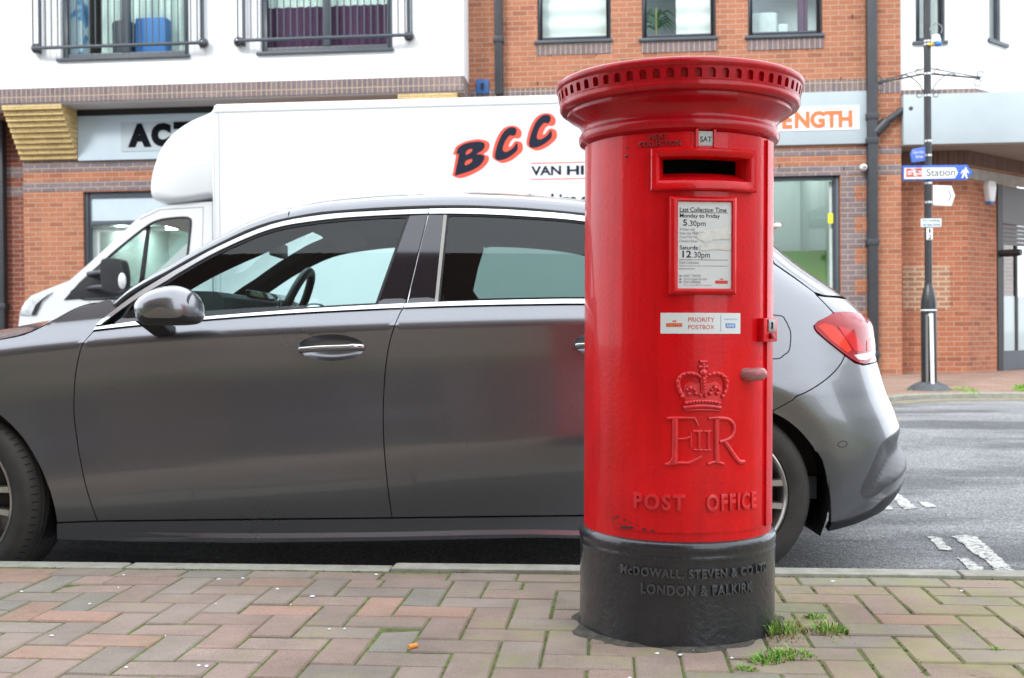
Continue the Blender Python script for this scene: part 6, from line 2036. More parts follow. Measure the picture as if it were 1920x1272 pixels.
m = MB(); m.add([sp(tw[0] - 0.5, zf1, -0.9), sp(tw[1] + 1.5, zf1, -0.9), sp(tw[1] + 1.5, TOPZ, -0.9), sp(tw[0] - 0.5, TOPZ, -0.9)], [(0, 1, 2, 3)]); m.add([(xc0, YU + 1.0, zf1), (xc1, YU + 1.0, zf1), (xc1, YU + 1.0, TOPZ), (xc0, YU + 1.0, TOPZ)], [(0, 1, 2, 3)]); m.build('room_wall', blind, cor)
zb1 = on_y(1760, 168, YU).z
m = MB(); m.box(xc0, xc1 + 0.006, YU - 0.012, YU - 0.0005, zf1 - 0.02, zb1)
m.hexa([sp(0.02, zf1 - 0.02, 0.012), sp(1.2, zf1 - 0.02, 0.012), sp(1.2, zf1 - 0.02, 0.0005), sp(0.02, zf1 - 0.02, 0.0005)], [sp(0.02, zb1, 0.012), sp(1.2, zb1, 0.012), sp(1.2, zb1, 0.0005), sp(0.02, zb1, 0.0005)])
m.build('soldier_course', brick_blue_up, cor)
m = MB(); m.box(xc0 + 0.002, xc0 + 5.2, 16.12, 16.30, zf0, zf1)
fc = m.build('fascia_board', fascia_pale, cor, bevel=0.006)
m = MB(); m.box(xc0 + 0.002, xc0 + 5.2, 16.301, 19.5, zf0 + 0.03, zf0 + 0.08); m.build('soffit', pbr('grey_soffit', (0.30, 0.28, 0.26), rough=0.8), cor)
# recessed brick wall and splay
xr0, xr1 = x1690 - 0.05, on_y(1815, 500, YR).x
zl0, zl1 = on_y(1815, 333, YR).z, on_y(1815, 318, YR).z
m = MB(); m.box(xr0, xr1, YR, YR + 0.25, -0.1, zf0 + 0.03); rw = m.build('recessed_wall', brick_red, cor)
s2 = lambda t, z, d=0.0: (xr1 + k * t + k * d, YR + k * t - k * d, z)
r_ = Y_ROT @ cf_ray(1869, 500); sl_ = r_.x / r_.y
td = (sl_ * YR - xr1) / (k - sl_ * k)
def sbox(name, t0, t1, z0, z1, d0, d1, mat, parent):
    m = MB(); m.hexa([s2(t0, z0, d1), s2(t1, z0, d1), s2(t1, z0, d0), s2(t0, z0, d0)], [s2(t0, z1, d1), s2(t1, z1, d1), s2(t1, z1, d0), s2(t0, z1, d0)])
    return m.build(name, mat, parent)
sbox('splayed_wall', 0.001, td, -0.1, zf0 + 0.03, -0.25, 0.0, brick_red, cor)
sbox('door_head', td, 5.0, zl1 - 0.05, zf0 + 0.03, -0.25, 0.0, brick_red, cor)
sbox('lintel', -0.02, 5.0, zl0 - 0.02, zl1 + 0.02, 0.001, 0.03, concrete, cor)
zq = on_y(1760, 285, YR).z
m = MB(); m.box(xr0 + 0.06, xr1, YR - 0.012, YR - 0.0005, zq - 0.20, zf0 + 0.028); m.build('soldier_course', brick_brown_up, cor)
sbox('soldier_course', 0.012, 5.0, zq - 0.20, zf0 + 0.028, 0.0005, 0.012, brick_brown_up, cor)
q = rc(1693, 1781, 498, 581, YR)
m = MB(); m.box(q[0], q[1], YR - 0.004, YR - 0.0005, q[2], q[3]); m.build('patched_brickwork', brick_patch, cor)
dr = sbox('door_frame', td + 0.001, td + 0.16, 0.02, zl0 - 0.03, -0.1, 0.02, trim_black, cor)
sbox('door_rail', td + 0.161, td + 2.2, 0.06, 0.36, -0.06, -0.02, anthracite, dr)
sbox('door_rail', td + 0.161, td + 2.2, zl0 - 0.62, zl0 - 0.03, -0.08, -0.01, pbr('shutter_grey', (0.10, 0.095, 0.095), rough=0.5), dr)
for i in range(5): sbox('shutter_slat', td + 0.162, td + 2.2, zl0 - 0.95 + i * 0.065, zl0 - 0.895 + i * 0.065, -0.07, -0.03 - 0.003 * (i % 2), MATS['shutter_grey'], dr)
for t0 in (td + 0.161, td + 0.66, td + 1.6): sbox('door_stile', t0, t0 + (0.10 if t0 < td + 0.3 else 0.07), 0.361, zl0 - 0.951, -0.06, -0.02, trim_black, dr)
zg = on_y(1890, 555, YR + 0.9).z
sbox('door_pane', td + 0.262, td + 0.659, zg, zl0 - 0.952, -0.045, -0.04, glass_clear, dr)
sbox('door_pane', td + 0.731, td + 1.6, zg, zl0 - 0.952, -0.045, -0.04, glass_clear, dr)
frost = pbr('frosted_glass', (0.42, 0.50, 0.51), rough=0.25, coat=0.6)
sbox('frosted_pane', td + 0.262, td + 0.659, 0.361, zg - 0.001, -0.046, -0.039, frost, dr)
sbox('frosted_pane', td + 0.731, td + 1.6, 0.361, zg - 0.001, -0.046, -0.039, frost, dr)
m = MB(); m.add([s2(td, 0, -1.6), s2(td + 4, 0, -1.6), s2(td + 4, 3.5, -1.6), s2(td, 3.5, -1.6)], [(0, 1, 2, 3)]); m.build('inner_wall', brick_dark, cor)
p = Vector(s2(td - 0.30, on_y(1852, 360, YR + 0.3).z, 0.0))
ab = empty('alarm_box', p, 0, 'white burglar alarm box with blue tip on the angled brick wall', 'alarm')
m = MB()
out8 = [(-0.10, 0.17), (0.10, 0.17), (0.13, 0.08), (0.07, -0.14), (-0.07, -0.14), (-0.13, 0.08)]
m.prism(out8, (), lambda a, b: (p.x + k * a + k * 0.09, p.y + k * a - k * 0.09, p.z + b), lambda a, b: (p.x + k * a + k * 0.002, p.y + k * a - k * 0.002, p.z + b))
m.build('alarm_cover', MATS['camera_white'], ab, bevel=0.012)
m = MB()
m.prism([(-0.068, -0.141), (0.068, -0.141), (0.04, -0.18), (-0.04, -0.18)], (), lambda a, b: (p.x + k * a + k * 0.085, p.y + k * a - k * 0.085, p.z + b), lambda a, b: (p.x + k * a + k * 0.002, p.y + k * a - k * 0.002, p.z + b))
m.build('strobe_tip', ink_blue, ab)
p = Vector(s2(td + 0.16, on_y(1885, 477, YR + 0.9).z, 0.0))
m = MB(); m.tube([p + Vector((-0.02, -0.03, 0)), p + Vector((0.20, -0.25, 0.0))], 0.055, 12)
dl = m.build('door_lamp', trim_black); tag(dl, 'black tubular camera jutting from the frame of the glass door', 'camera')
# ---------------------------------------------------------------- ground
KB = on_y(700, 1071, 3.0)
KY0 = on_z(700, 1072, 0.0).y    # pavement side of the near kerb
KY1 = on_z(700, 1060, 0.0).y + 0.006
FARP = 0.0
def asphalt_mat(name, mark=False):
    m, n, l, p = new_mat(name)
    f1 = noise(n, l, 160, 3, 0.75)
    f2 = noise(n, l, 0.9, 6, 0.65)
    v = n.new('ShaderNodeTexVoronoi')
    v.inputs['Scale'].default_value = 125
    t = n.new('ShaderNodeTexCoord')
    l.new(t.outputs['Object'], v.inputs['Vector'])
    stone = ramp(n, l, v.outputs['Color'], [(0.0, (0.10, 0.103, 0.107)), (0.45, (0.24, 0.243, 0.247)), (0.8, (0.37, 0.368, 0.36)), (1.0, (0.58, 0.57, 0.54))])
    fine = ramp(n, l, f1, [(0.3, (0.38,) * 3), (0.7, (1.4,) * 3)])
    wear = ramp(n, l, f2, [(0.3, (0.72,) * 3), (0.7, (1.15,) * 3)])
    c = mixc(n, l, 1.0, stone, fine, 'MULTIPLY')
    c = mixc(n, l, 1.0, c, wear, 'MULTIPLY')
    q = n.new('ShaderNodeMapping'); q.inputs['Scale'].default_value = (0.34, 1.25, 1)
    l.new(t.outputs['Object'], q.inputs['Vector'])
    pn = n.new('ShaderNodeTexNoise'); pn.inputs['Scale'].default_value = 1.0; pn.inputs['Detail'].default_value = 9; pn.inputs['Roughness'].default_value = 0.68
    l.new(q.outputs['Vector'], pn.inputs['Vector'])
    c = mixc(n, l, ramp(n, l, pn.outputs['Fac'], [(0.46, (0,) * 3), (0.57, (0.85,) * 3)]), c, mixc(n, l, 1.0, c, (0.36, 0.37, 0.39), 'MULTIPLY'))
    if mark:
        w = n.new('ShaderNodeTexNoise'); w.inputs['Scale'].default_value = 38; w.inputs['Detail'].default_value = 8; w.inputs['Roughness'].default_value = 0.75
        l.new(t.outputs['Object'], w.inputs['Vector'])
        k = ramp(n, l, w.outputs['Fac'], [(0.41, (0.0,) * 3), (0.52, (0.85,) * 3)])
        c = mixc(n, l, k, c, mark)
    l.new(c, p.inputs['Base Color'])
    p.inputs['Roughness'].default_value = 0.8
    bump(n, l, p, v.outputs['Distance'], 0.7, 0.004)
    return m
asphalt = asphalt_mat('asphalt')
mark_white = asphalt_mat('worn_white_marking', (0.62, 0.61, 0.56))
mark_yellow = asphalt_mat('worn_yellow_marking', (0.62, 0.50, 0.24))
patch_m, n_, l_, p_ = new_mat('dark_patch')
f = noise(n_, l_, 140, 4, 0.8)
l_.new(ramp(n_, l_, f, [(0.3, (0.018, 0.020, 0.023)), (0.6, (0.075, 0.076, 0.078)), (0.75, (0.14, 0.14, 0.135))]), p_.inputs['Base Color'])
p_.inputs['Roughness'].default_value = 0.7
bump(n_, l_, p_, f, 0.9, 0.006)
ROADN = -0.170                  # the channel beside the near kerb
def roadz(y): return lerp(ROADN, FARZ, sstep(5.5, 12.0, y)) + 0.05 * math.exp(-((y - 8.2) / 2.6) ** 2)
m = MB()
ys = [KY1 - 0.02] + [3.6 + 0.35 * k for k in range(34)] + [16.0, 20, 30, 60]
m.grid(lambda x, y: (x, y, roadz(y)), [-80, -40, -20, -10, -6, -3, 0, 3, 6, 10, 20, 40, 80], ys)
tag(m.build('road', asphalt, org=(0, 0, 0), smooth=80), kind='structure')
m = MB(); m.grid(lambda x, y: (x, y, -0.35), [-220, 220], [-120, 220])
tag(m.build('ground', asphalt, org=(0, 0, 0)), kind='structure')
# near pavement bed and the kerb stones
moss, n_, l_, p_ = new_mat('mossy_joint')
f = noise(n_, l_, 26, 5, 0.7)
l_.new(ramp(n_, l_, f, [(0.30, (0.050, 0.046, 0.030)), (0.43, (0.080, 0.085, 0.030)), (0.56, (0.10, 0.145, 0.024)), (0.78, (0.15, 0.23, 0.04))]), p_.inputs['Base Color'])
p_.inputs['Roughness'].default_value = 1.0
bump(n_, l_, p_, noise(n_, l_, 150, 3), 0.8, 0.005)
m = MB(); m.box(-30, 30, -8.0, KY0 + 0.012, -0.30, -0.0035)
bedo = m.build('pavement_bed', moss, org=(0, 0, 0)); tag(bedo, kind='structure')
kerb_m = pbr('kerb_concrete', (0.34, 0.325, 0.28), rough=0.9, c2=(0.22, 0.22, 0.17), vs=14, bmp=0.6, bs=160, bd=0.003)
m = MB()
kx = on_z(226, 1066, 0).x
L_ = (on_z(731, 1070, 0).x - kx)
x = kx - 14 * L_
k = 0
while x < 14:
    dz = random.uniform(-0.003, 0.003) + (0.006 if k >= 15 else 0)
    dy = random.uniform(-0.003, 0.003)
    m.box(x + 0.004, x + L_ - 0.004, KY0 + 0.013 + dy, KY1 + dy, -0.28, 0.002 + dz)
    x += L_; k += 1
tag(m.build('kerb', kerb_m, org=(0, 0, 0), bevel=0.008), kind='structure')
# clay pavers in herringbone, each with its own tint
pav, n_, l_, p_ = new_mat('clay_paver')
at = n_.new('ShaderNodeVertexColor'); at.layer_name = 'tint'
f1 = noise(n_, l_, 300, 3, 0.7)
f2 = noise(n_, l_, 7, 6, 0.7)
c = mixc(n_, l_, 1.0, at.outputs['Color'], ramp(n_, l_, f1, [(0.28, (0.60,) * 3), (0.72, (1.28,) * 3)]), 'MULTIPLY')
c = mixc(n_, l_, 1.0, c, ramp(n_, l_, f2, [(0.3, (0.84,) * 3), (0.7, (1.1,) * 3)]), 'MULTIPLY')
sep = n_.new('ShaderNodeTexCoord'); sx = n_.new('ShaderNodeSeparateXYZ')
l_.new(sep.outputs['Object'], sx.inputs[0])
mr = n_.new('ShaderNodeMapRange'); mr.inputs['From Min'].default_value = -0.9; mr.inputs['From Max'].default_value = 1.3
mr.inputs['To Min'].default_value = 0.0; mr.inputs['To Max'].default_value = 0.20
l_.new(sx.outputs['X'], mr.inputs['Value'])
f3 = noise(n_, l_, 5.0, 7, 0.75)
ad = n_.new('ShaderNodeMath'); ad.operation = 'ADD'
l_.new(f3, ad.inputs[0]); l_.new(mr.outputs[0], ad.inputs[1])
mk = ramp(n_, l_, ad.outputs[0], [(0.56, (0,) * 3), (0.76, (0.75,) * 3)])
c = mixc(n_, l_, mk, c, (0.25, 0.24, 0.10))
f4 = noise(n_, l_, 2.1, 4, 0.6)
c = mixc(n_, l_, ramp(n_, l_, f4, [(0.45, (0,) * 3), (0.72, (0.55,) * 3)]), c, (0.27, 0.23, 0.19))
f5 = noise(n_, l_, 1.3, 8, 0.72)
c = mixc(n_, l_, 1.0, c, ramp(n_, l_, f5, [(0.34, (0.70, 0.72, 0.68)), (0.60, (1.05,) * 3)]), 'MULTIPLY')
l_.new(c, p_.inputs['Base Color'])
p_.inputs['Roughness'].default_value = 0.85
bump(n_, l_, p_, f1, 0.5, 0.002)
PW = 0.1035
gap = 0.0046
vs, fs, tints = [], [], []
def paver(x0, x1, y0, y1):
    if y1 > KY0 + 0.01 or y0 < -1.2 or x0 < -3.4 or x1 > 3.6: return
    cx, cy = (x0 + x1) / 2, (y0 + y1) / 2
    if math.hypot(cx - _p.x, cy - _p.y) < 0.17: return
    t = random.random()
    base_ = Vector((0.335, 0.225, 0.182)).lerp(Vector((0.285, 0.232, 0.195)), random.random())
    if t < 0.10: base_ = Vector((0.25, 0.225, 0.19))
    elif t > 0.92: base_ = Vector((0.385, 0.235, 0.175))
    base_ *= random.uniform(0.80, 0.99)
    tx, ty, dz = random.gauss(0, 0.006), random.gauss(0, 0.006), random.gauss(0, 0.0012)
    b = len(vs)
    g_ = gap + random.uniform(-0.0006, 0.0022)
    ch = 0.004
    for (i0, zz) in ((g_ / 2, -0.05), (g_ / 2, -0.004), (g_ / 2 + ch, 0.0)):
        for (x, y) in ((x0 + i0, y0 + i0), (x1 - i0, y0 + i0), (x1 - i0, y1 - i0), (x0 + i0, y1 - i0)):
            vs.append((x, y, zz + dz + (x - cx) * tx + (y - cy) * ty))
    fs.append((b + 8, b + 9, b + 10, b + 11))
    for r0 in (0, 4):
        for i in range(4): fs.append((b + r0 + i, b + r0 + (i + 1) % 4, b + r0 + 4 + (i + 1) % 4, b + r0 + 4 + i))
    tints.append(base_)
ry0 = KY0 - 0.004
xx = -3.4
while xx < 3.6:
    paver(xx, xx + 2 * PW, ry0 - PW, ry0); xx += 2 * PW
top_y = ry0 - PW
ox = on_z(475, 1127, 0).x
N0 = int(3.6 / PW) + 3
for j in range(1, int(4.9 / PW)):
    y1 = top_y - (j - 1) * PW
    y0 = y1 - PW
    for i in range(-N0, N0 + 2):
        c_ = (i + j) % 4
        x = ox + i * PW
        if c_ == 0: paver(x, x + 2 * PW, y0, y1)
        elif c_ == 3:
            if j == 1: paver(x, x + PW, y0, y1)
            paver(x, x + PW, y0 - PW, y1) if False else None
        if c_ == 2 and j >= 1: paver(x, x + PW, y0 - PW, y1)
me = bpy.data.meshes.new('pavement')
me.from_pydata(vs, [], fs)
me.materials.append(pav)
ca = me.color_attributes.new('tint', 'FLOAT_COLOR', 'CORNER')
for i, t in enumerate(tints):
    for f in range(9):
        for li in me.polygons[i * 9 + f].loop_indices: ca.data[li].color = (t.x, t.y, t.z, 1)
po = bpy.data.objects.new('pavement', me); col.objects.link(po); tag(po, kind='structure')
# mortar skirt and grit round the post box
m = MB()
nn = 64
ringr = [0.246, 0.254, 0.264, 0.275]
rad = [[r * (1 + (0.05 * math.sin(5 * q) + 0.04 * math.sin(11 * q + 1)) * (k > 0)) for q in [6.2832 * i / nn for i in range(nn)]] for k, r in enumerate(ringr)]
vs2 = [(_p.x + rad[k][i] * math.sin(6.2832 * i / nn), _p.y - rad[k][i] * math.cos(6.2832 * i / nn), (0.006, 0.004, 0.0015, -0.004)[k]) for k in range(4) for i in range(nn)]
m.add(vs2, [(k * nn + i, k * nn + (i + 1) % nn, (k + 1) * nn + (i + 1) % nn, (k + 1) * nn + i) for k in range(3) for i in range(nn)])
tag(m.build('mortar_bed', pbr('gritty_mortar', (0.10, 0.09, 0.07), rough=1.0, c2=(0.035, 0.032, 0.026), vs=45, bmp=0.9, bs=150, bd=0.006), org=(0, 0, 0), smooth=80), kind='structure')
# ---------------------------------------------------------------- road markings
def mark(name, pts, mat, dz, ragged=0.014, step=0.03):
    w = [on_z(x, y, -0.08) for x, y in pts]
    for _ in range(3): w = [on_z(x, y, roadz(q.y) + dz) for (x, y), q in zip(pts, w)]
    poly = resample([(q.x, q.y) for q in w], step)
    poly = [(x + random.uniform(-ragged, ragged) * 0.5, y + random.uniform(-ragged, ragged) * 0.5) for x, y in poly]
    v2, t2 = fill2d(poly)
    m = MB(); m.add([(x, y, roadz(y) + dz) for x, y in v2], t2)
    return tag(m.build(name, mat, org=(0, 0, 0)), kind='structure')
mark('white_marking', [(1785, 1006), (1812, 1003), (1832, 1007), (1912, 1079), (1884, 1083), (1850, 1054)], mark_white, 0.004)
mark('white_marking', [(1740, 1006), (1765, 1008), (1784, 1032), (1762, 1030)], mark_white, 0.004)
mark('white_marking', [(1795, 1046), (1815, 1046), (1864, 1079), (1830, 1079)], mark_white, 0.004)
mark('white_marking', [(1666, 924), (1684, 924), (1719, 952), (1696, 956)], mark_white, 0.004)
mark('white_marking', [(1722, 942), (1740, 941), (1759, 951), (1738, 952)], mark_white, 0.004)
mark('white_marking', [(1655, 946), (1672, 950), (1672, 955), (1652, 956)], mark_white, 0.004)
# ---------------------------------------------------------------- far pavement with its kerb
edge_px = [(1662, 744), (1700, 741), (1750, 739), (1830, 737.5), (1925, 737), (2100, 737.5)]
edge = [on_z(x, y, FARP) for x, y in edge_px]
path = [(-40, 14.75), (0.4, 14.75), (1.6, 14.6), (2.5, 13.9), (edge[0].x - 0.35, edge[0].y + 0.35)] + [(e.x, e.y) for e in edge]
dx, dy = path[-1][0] - path[-2][0], path[-1][1] - path[-2][1]
path += [(path[-1][0] + dx * 12, path[-1][1] + dy * 12)]
fe = smooth_path(path, 5)
brick_pave = brick('far_paver', (0.27, 0.17, 0.13), (0.40, 0.25, 0.19), (0.16, 0.15, 0.10), bw=0.2, rh=0.1, ms=0.008)
def gz(y): return 0.0 + 0.055 * sstep(13.2, 16.6, y)
m = MB()
top = [(x, y + 0.13) for x, y in fe]
m.grid(lambda i, v: (top[i][0], lerp(top[i][1], 30.0, v), gz(lerp(top[i][1], 30.0, v))), list(range(len(top))), [0, 0.03, 0.06, 0.1, 0.15, 0.2, 0.25, 0.4, 1])
tag(m.build('far_pavement', brick_pave, org=(0, 0, 0), smooth=80), kind='structure')
m = MB()
nk = len(fe)
sec = [(0.0, -0.3), (0.0, -0.008), (0.008, 0.0), (0.13, 0.0015)]
vs3 = [(x, y + a, z) for x, y in fe for a, z in sec]
m.add(vs3, [(i * 4 + j, (i + 1) * 4 + j, (i + 1) * 4 + j + 1, i * 4 + j + 1) for i in range(nk - 1) for j in range(3)])
tag(m.build('far_kerb', kerb_m, org=(0, 0, 0), smooth=30), kind='structure')
for d0, d1 in ((0.17, 0.26), (0.36, 0.45)):
    m = MB()
    seg = [(x, y) for x, y in fe if x > 2.6]
    m.add([(x, y - d, roadz(y - d) + 0.005) for x, y in seg for d in (d1, d0)], [(i * 2, i * 2 + 2, i * 2 + 3, i * 2 + 1) for i in range(len(seg) - 1)])
    tag(m.build('yellow_line', mark_yellow, org=(0, 0, 0)), kind='structure')
# ---------------------------------------------------------------- sign post
pole_black = pbr('pole_black', (0.022, 0.024, 0.027), rough=0.35, var=0.25, vs=9)
pb = on_z(1742, 731, 0.005)
post = empty('sign_post', (pb.x, pb.y, 0.0), 0, 'tall black street pole with swelling foot and scroll brackets on the far pavement', 'street pole')
PY = pb.y
pz = lambda y, x=1742: on_y(x, y, PY).z
m = MB()
m.lathe([(0.20, -0.05), (0.255, 0.0), (0.20, 0.055), (0.14, 0.085), (0.105, 0.10)], 32, (pb.x, PY, 0.0))
base_o = m.build('pole_foot', pbr('bitumen_collar', (0.075, 0.08, 0.088), rough=0.7, var=0.3, vs=14), post)
m = MB()
zsw = pz(556)
m.lathe([(0.083, 0.09), (0.088, 0.12), (0.088, zsw - 0.09), (0.080, zsw - 0.02), (0.056, zsw + 0.10), (0.046, zsw + 0.12), (0.042, zsw + 0.16), (0.040, 7.6)], 28, (pb.x, PY, 0.0))
shaft = m.build('shaft', pole_black, post)
m = MB()
for y in (78, 84, 139, 180, 265, 292, 344, 380):
    z = pz(y); m.lathe([(0.044, z - 0.012), (0.046, z - 0.010), (0.046, z + 0.010), (0.044, z + 0.012)], 20, (pb.x, PY, 0))
m.build('steel_bands', satin, shaft)
m = MB(); z = pz(582); m.lathe([(0.0885, z - 0.008), (0.0905, z - 0.006), (0.0905, z + 0.006), (0.0885, z + 0.008)], 24, (pb.x, PY, 0)); m.build('foot_band', MATS['camera_white'], shaft)
m = MB()
c0, c1 = on_y(1746, 588, PY - 0.13), on_y(1749, 733, PY - 0.13)
m.tube([c0 + Vector((0, 0.04, -0.02)), c0, Vector((c1.x, c1.y, 0.0))], 0.022, 10)
m.build('cable_duct', MATS['camera_white'], post)
m = MB()
c2 = on_y(1739, 590, PY - 0.1); m.box(c2.x - 0.018, c2.x + 0.006, PY - 0.105, PY - 0.085, 0.10, c2.z); m.build('steel_strap', pbr('dull_strap', (0.16, 0.165, 0.17), rough=0.6), post)
# scroll brackets
m = MB()
def arc3(c, r, a0, a1, n=14): return [c + Vector((r * math.cos(R(lerp(a0, a1, k / n))), 0, r * math.sin(R(lerp(a0, a1, k / n))))) for k in range(n + 1)]
for sgn, tip in ((-1, (1646, 156)), (1, (1838, 147))):
    t_ = on_y(*tip, PY); r0 = Vector((pb.x + 0.045 * sgn, PY, pz(139))); r1 = Vector((pb.x + 0.045 * sgn, PY, pz(129)))
    lowp = Vector((pb.x + 0.045 * sgn, PY, pz(178)))
    m.tube([r0, t_], 0.011, 6)
    m.tube([r1, t_.lerp(r1, 0.02) + Vector((0, 0, 0.01))], 0.006, 6)
    q = [lowp + Vector((0, 0, 0.03)), lowp + Vector((0.06 * sgn, 0, 0.14)), lowp + Vector((0.2 * sgn, 0, 0.24)), r0.lerp(t_, 0.55)]
    m.tube(smooth_path([tuple(v) for v in q], 5), 0.006, 6)
    for c, r in ((t_ + Vector((0, 0, 0.05)), 0.035), (t_ + Vector((-0.03 * sgn, 0, -0.05)), 0.04), (lowp + Vector((0.05 * sgn, 0, 0)), 0.03), (r0 + Vector((0.06 * sgn, 0, 0.03)), 0.03)):
        m.tube(arc3(c, r, 0, 330), 0.005, 6)
m.build('scroll_bracket', pole_black, shaft, smooth=60)
q = on_y(1755, 75, PY - 0.05)
sn = empty('street_sensor', q, 0, 'small white and blue sensor strapped high on the black pole', 'sensor')
m = MB(); m.lathe([(0.001, 0.06), (0.04, 0.055), (0.055, 0.0), (0.05, -0.03), (0.001, -0.03)], 18, q); m.build('sensor_body', MATS['camera_white'], sn)
m = MB(); m.sphere(q + Vector((0.02, -0.01, -0.05)), 0.04, 14, 8, (1.2, 1, 0.7)); m.build('blue_lens', ink_blue, sn)
m = MB(); m.sphere(q + Vector((-0.06, -0.01, -0.055)), 0.028, 14, 8, (1.4, 1, 0.7)); m.build('amber_lens', pbr('amber_cap', (0.72, 0.50, 0.05), rough=0.4), sn)
m = MB(); m.tube(arc3(q + Vector((0, 0, 0.12)), 0.07, -40, 190), 0.006, 6); m.build('aerial_loop', ink_grey, sn)
# signs
blue_sheet = pbr('blue_sign_sheet', (0.035, 0.115, 0.50), rough=0.45)
white_sheet = pbr('white_sign_sheet', (0.80, 0.81, 0.81), rough=0.45)
sign_back = pbr('sign_back', (0.30, 0.31, 0.32), rough=0.5)
def sheet(name, pts, Y, t, mat, parent, bev=0.0):
    m = MB()
    w = [on_y(x, y, Y) for x, y in pts]
    m.prism([(p.x, p.z) for p in w], (), lambda a, b: (a, Y - t, b), lambda a, b: (a, Y, b))
    return m.build(name, mat, parent, bevel=bev)
YS = PY - 0.055
o = on_y(1757, 325, YS)
st = empty('station_sign', o, 0, 'blue pointed finger sign reading Station with a red rail symbol', 'sign')
sheet('sign_plate', [(1692, 311), (1812, 310), (1823, 324), (1812, 338), (1692, 339)], YS, 0.02, blue_sheet, st, 0.004)
sheet('sign_panel', [(1695.5, 315), (1791, 314.5), (1796, 324), (1790, 334.5), (1695.5, 336)], YS - 0.021, 0.002, white_sheet, st)
sheet('symbol_field', [(1699, 316.5), (1729, 316), (1729, 332), (1699, 332.5)], YS - 0.0235, 0.0015, pbr('red_field', (0.72, 0.09, 0.05), rough=0.5), st)
m = MB()
sw = lambda x, y: (lambda p: (p.x, YS - 0.0262, p.z))(on_y(x, y, YS))
for pts in ([(1700.5, 321.6), (1727.5, 321.2), (1727.5, 323.4), (1700.5, 323.8)], [(1700.5, 326), (1727.5, 325.6), (1727.5, 327.8), (1700.5, 328.2)], [(1706, 317.5), (1710, 317.5), (1720, 321.8), (1716, 322)], [(1718, 322), (1722, 322), (1710, 327.4), (1706, 327.4)], [(1708, 327), (1712, 327), (1721, 331.5), (1717, 331.8)]):
    m.add([sw(*p) for p in pts], [(0, 1, 2, 3)])
m.build('rail_symbol', white_sheet, st, fixn=False)
m = MB()
a, b = on_y(1736, 331.5, YS), on_y(1790, 316.5, YS)
put_text(m, 'Station', lambda x, z, h: (x, YS - 0.0245, z), a.x, b.x, a.z, b.z, weight=0.012)
m.build('sign_lettering', pbr('green_grey_letters', (0.07, 0.085, 0.07), rough=0.5), st, fixn=False)
m = MB()                        # walking figure
for pts in ([(1808, 315), (1811, 315), (1811, 318), (1808, 318)], [(1804, 319), (1811, 318.5), (1812, 325), (1805, 326)], [(1806, 325), (1810, 325), (1813, 335), (1810.5, 335.5)], [(1805, 325), (1808, 326), (1804, 335), (1801.5, 334.5)], [(1804, 319), (1806, 320), (1801, 327), (1799.5, 326)], [(1810, 319), (1812, 319), (1816, 325), (1814.5, 326)]):
    m.add([sw(*p) for p in pts], [(0, 1, 2, 3)])
m.build('walking_figure', white_sheet, st, fixn=False)
# white chevron sign
wsg = empty('arrow_sign', on_y(1768, 367, YS), 0, 'blank white finger sign with a grey chevron below the station sign', 'sign')
sheet('sign_plate', [(1749, 348), (1783, 349), (1790, 367), (1783, 387), (1749, 385)], YS, 0.018, white_sheet, wsg, 0.004)
m = MB(); m.add([sw(*p) for p in [(1776, 357), (1778, 356.5), (1783, 367), (1778, 378), (1776, 377.5), (1781, 367)]], [(0, 1, 2, 5), (5, 2, 3, 4)]); m.build('chevron', ink_grey, wsg, fixn=False)
# angled blue finger
o = on_y(1737, 290, PY)
bsg = empty('finger_sign', o, 0, 'small blue finger sign turned back on the left of the pole', 'sign')
th = R(52)
fx = lambda a, b, d: (pb.x - 0.03 - a * math.cos(th) + d * math.sin(th) * 0, PY - 0.03 - a * math.sin(th) * 0.9 - d, b)
za, zb_ = pz(303), pz(276)
m = MB()
sl_ = -0.02
m.prism([(0.02, za), (0.38, za - 0.055), (0.42, za + 0.04), (0.36, zb_ - 0.065), (0.02, zb_)], (), lambda a, b: fx(a, b, 0.008), lambda a, b: fx(a, b, -0.008))
m.build('sign_plate', blue_sheet, bsg, bevel=0.003)
m = MB()
for s, z0, z1, a0, a1 in (('Citizens Advice', 0.58, 0.76, 0.36, 0.05), ('Bureau', 0.27, 0.47, 0.27, 0.08)):
    put_text(m, s, lambda a, b, h: fx(lerp(a0, a1, a), lerp(za, zb_, b) - 0.12 * lerp(a0, a1, a) - 0.005, 0.0095), 0, 1, z0, z1)
m.build('sign_lettering', white_sheet, bsg, fixn=False)
# parking plates
npl = empty('loading_plate', on_y(1746, 418, YS), 0, 'small pale rectangular plate reading No loading at any time on the pole', 'sign')
sheet('sign_plate', [(1726, 410.5), (1765, 410), (1765, 426), (1726, 426.5)], YS, 0.012, pbr('pale_plate', (0.55, 0.64, 0.67), rough=0.5), npl, 0.003)
m = MB()
for s, x0, x1, y0, y1 in (('No loading', 1730, 1761, 411.5, 417), ('at any time', 1730.5, 1762, 419.5, 425)):
    a, b = on_y(x0, y1, YS), on_y(x1, y0, YS)
    put_text(m, s, lambda x, z, h: (x, YS - 0.0135, z), a.x, b.x, a.z, b.z, weight=0.01)
m.build('sign_lettering', ink_dark, npl, fixn=False)
tg = empty('number_tag', on_y(1743, 439, YS), 0, 'narrow white tag numbered 1 and 2 on the black pole', 'sign')
sheet('sign_plate', [(1737, 428), (1748.5, 428), (1748.5, 450), (1737, 450)], YS, 0.010, white_sheet, tg, 0.002)
m = MB()
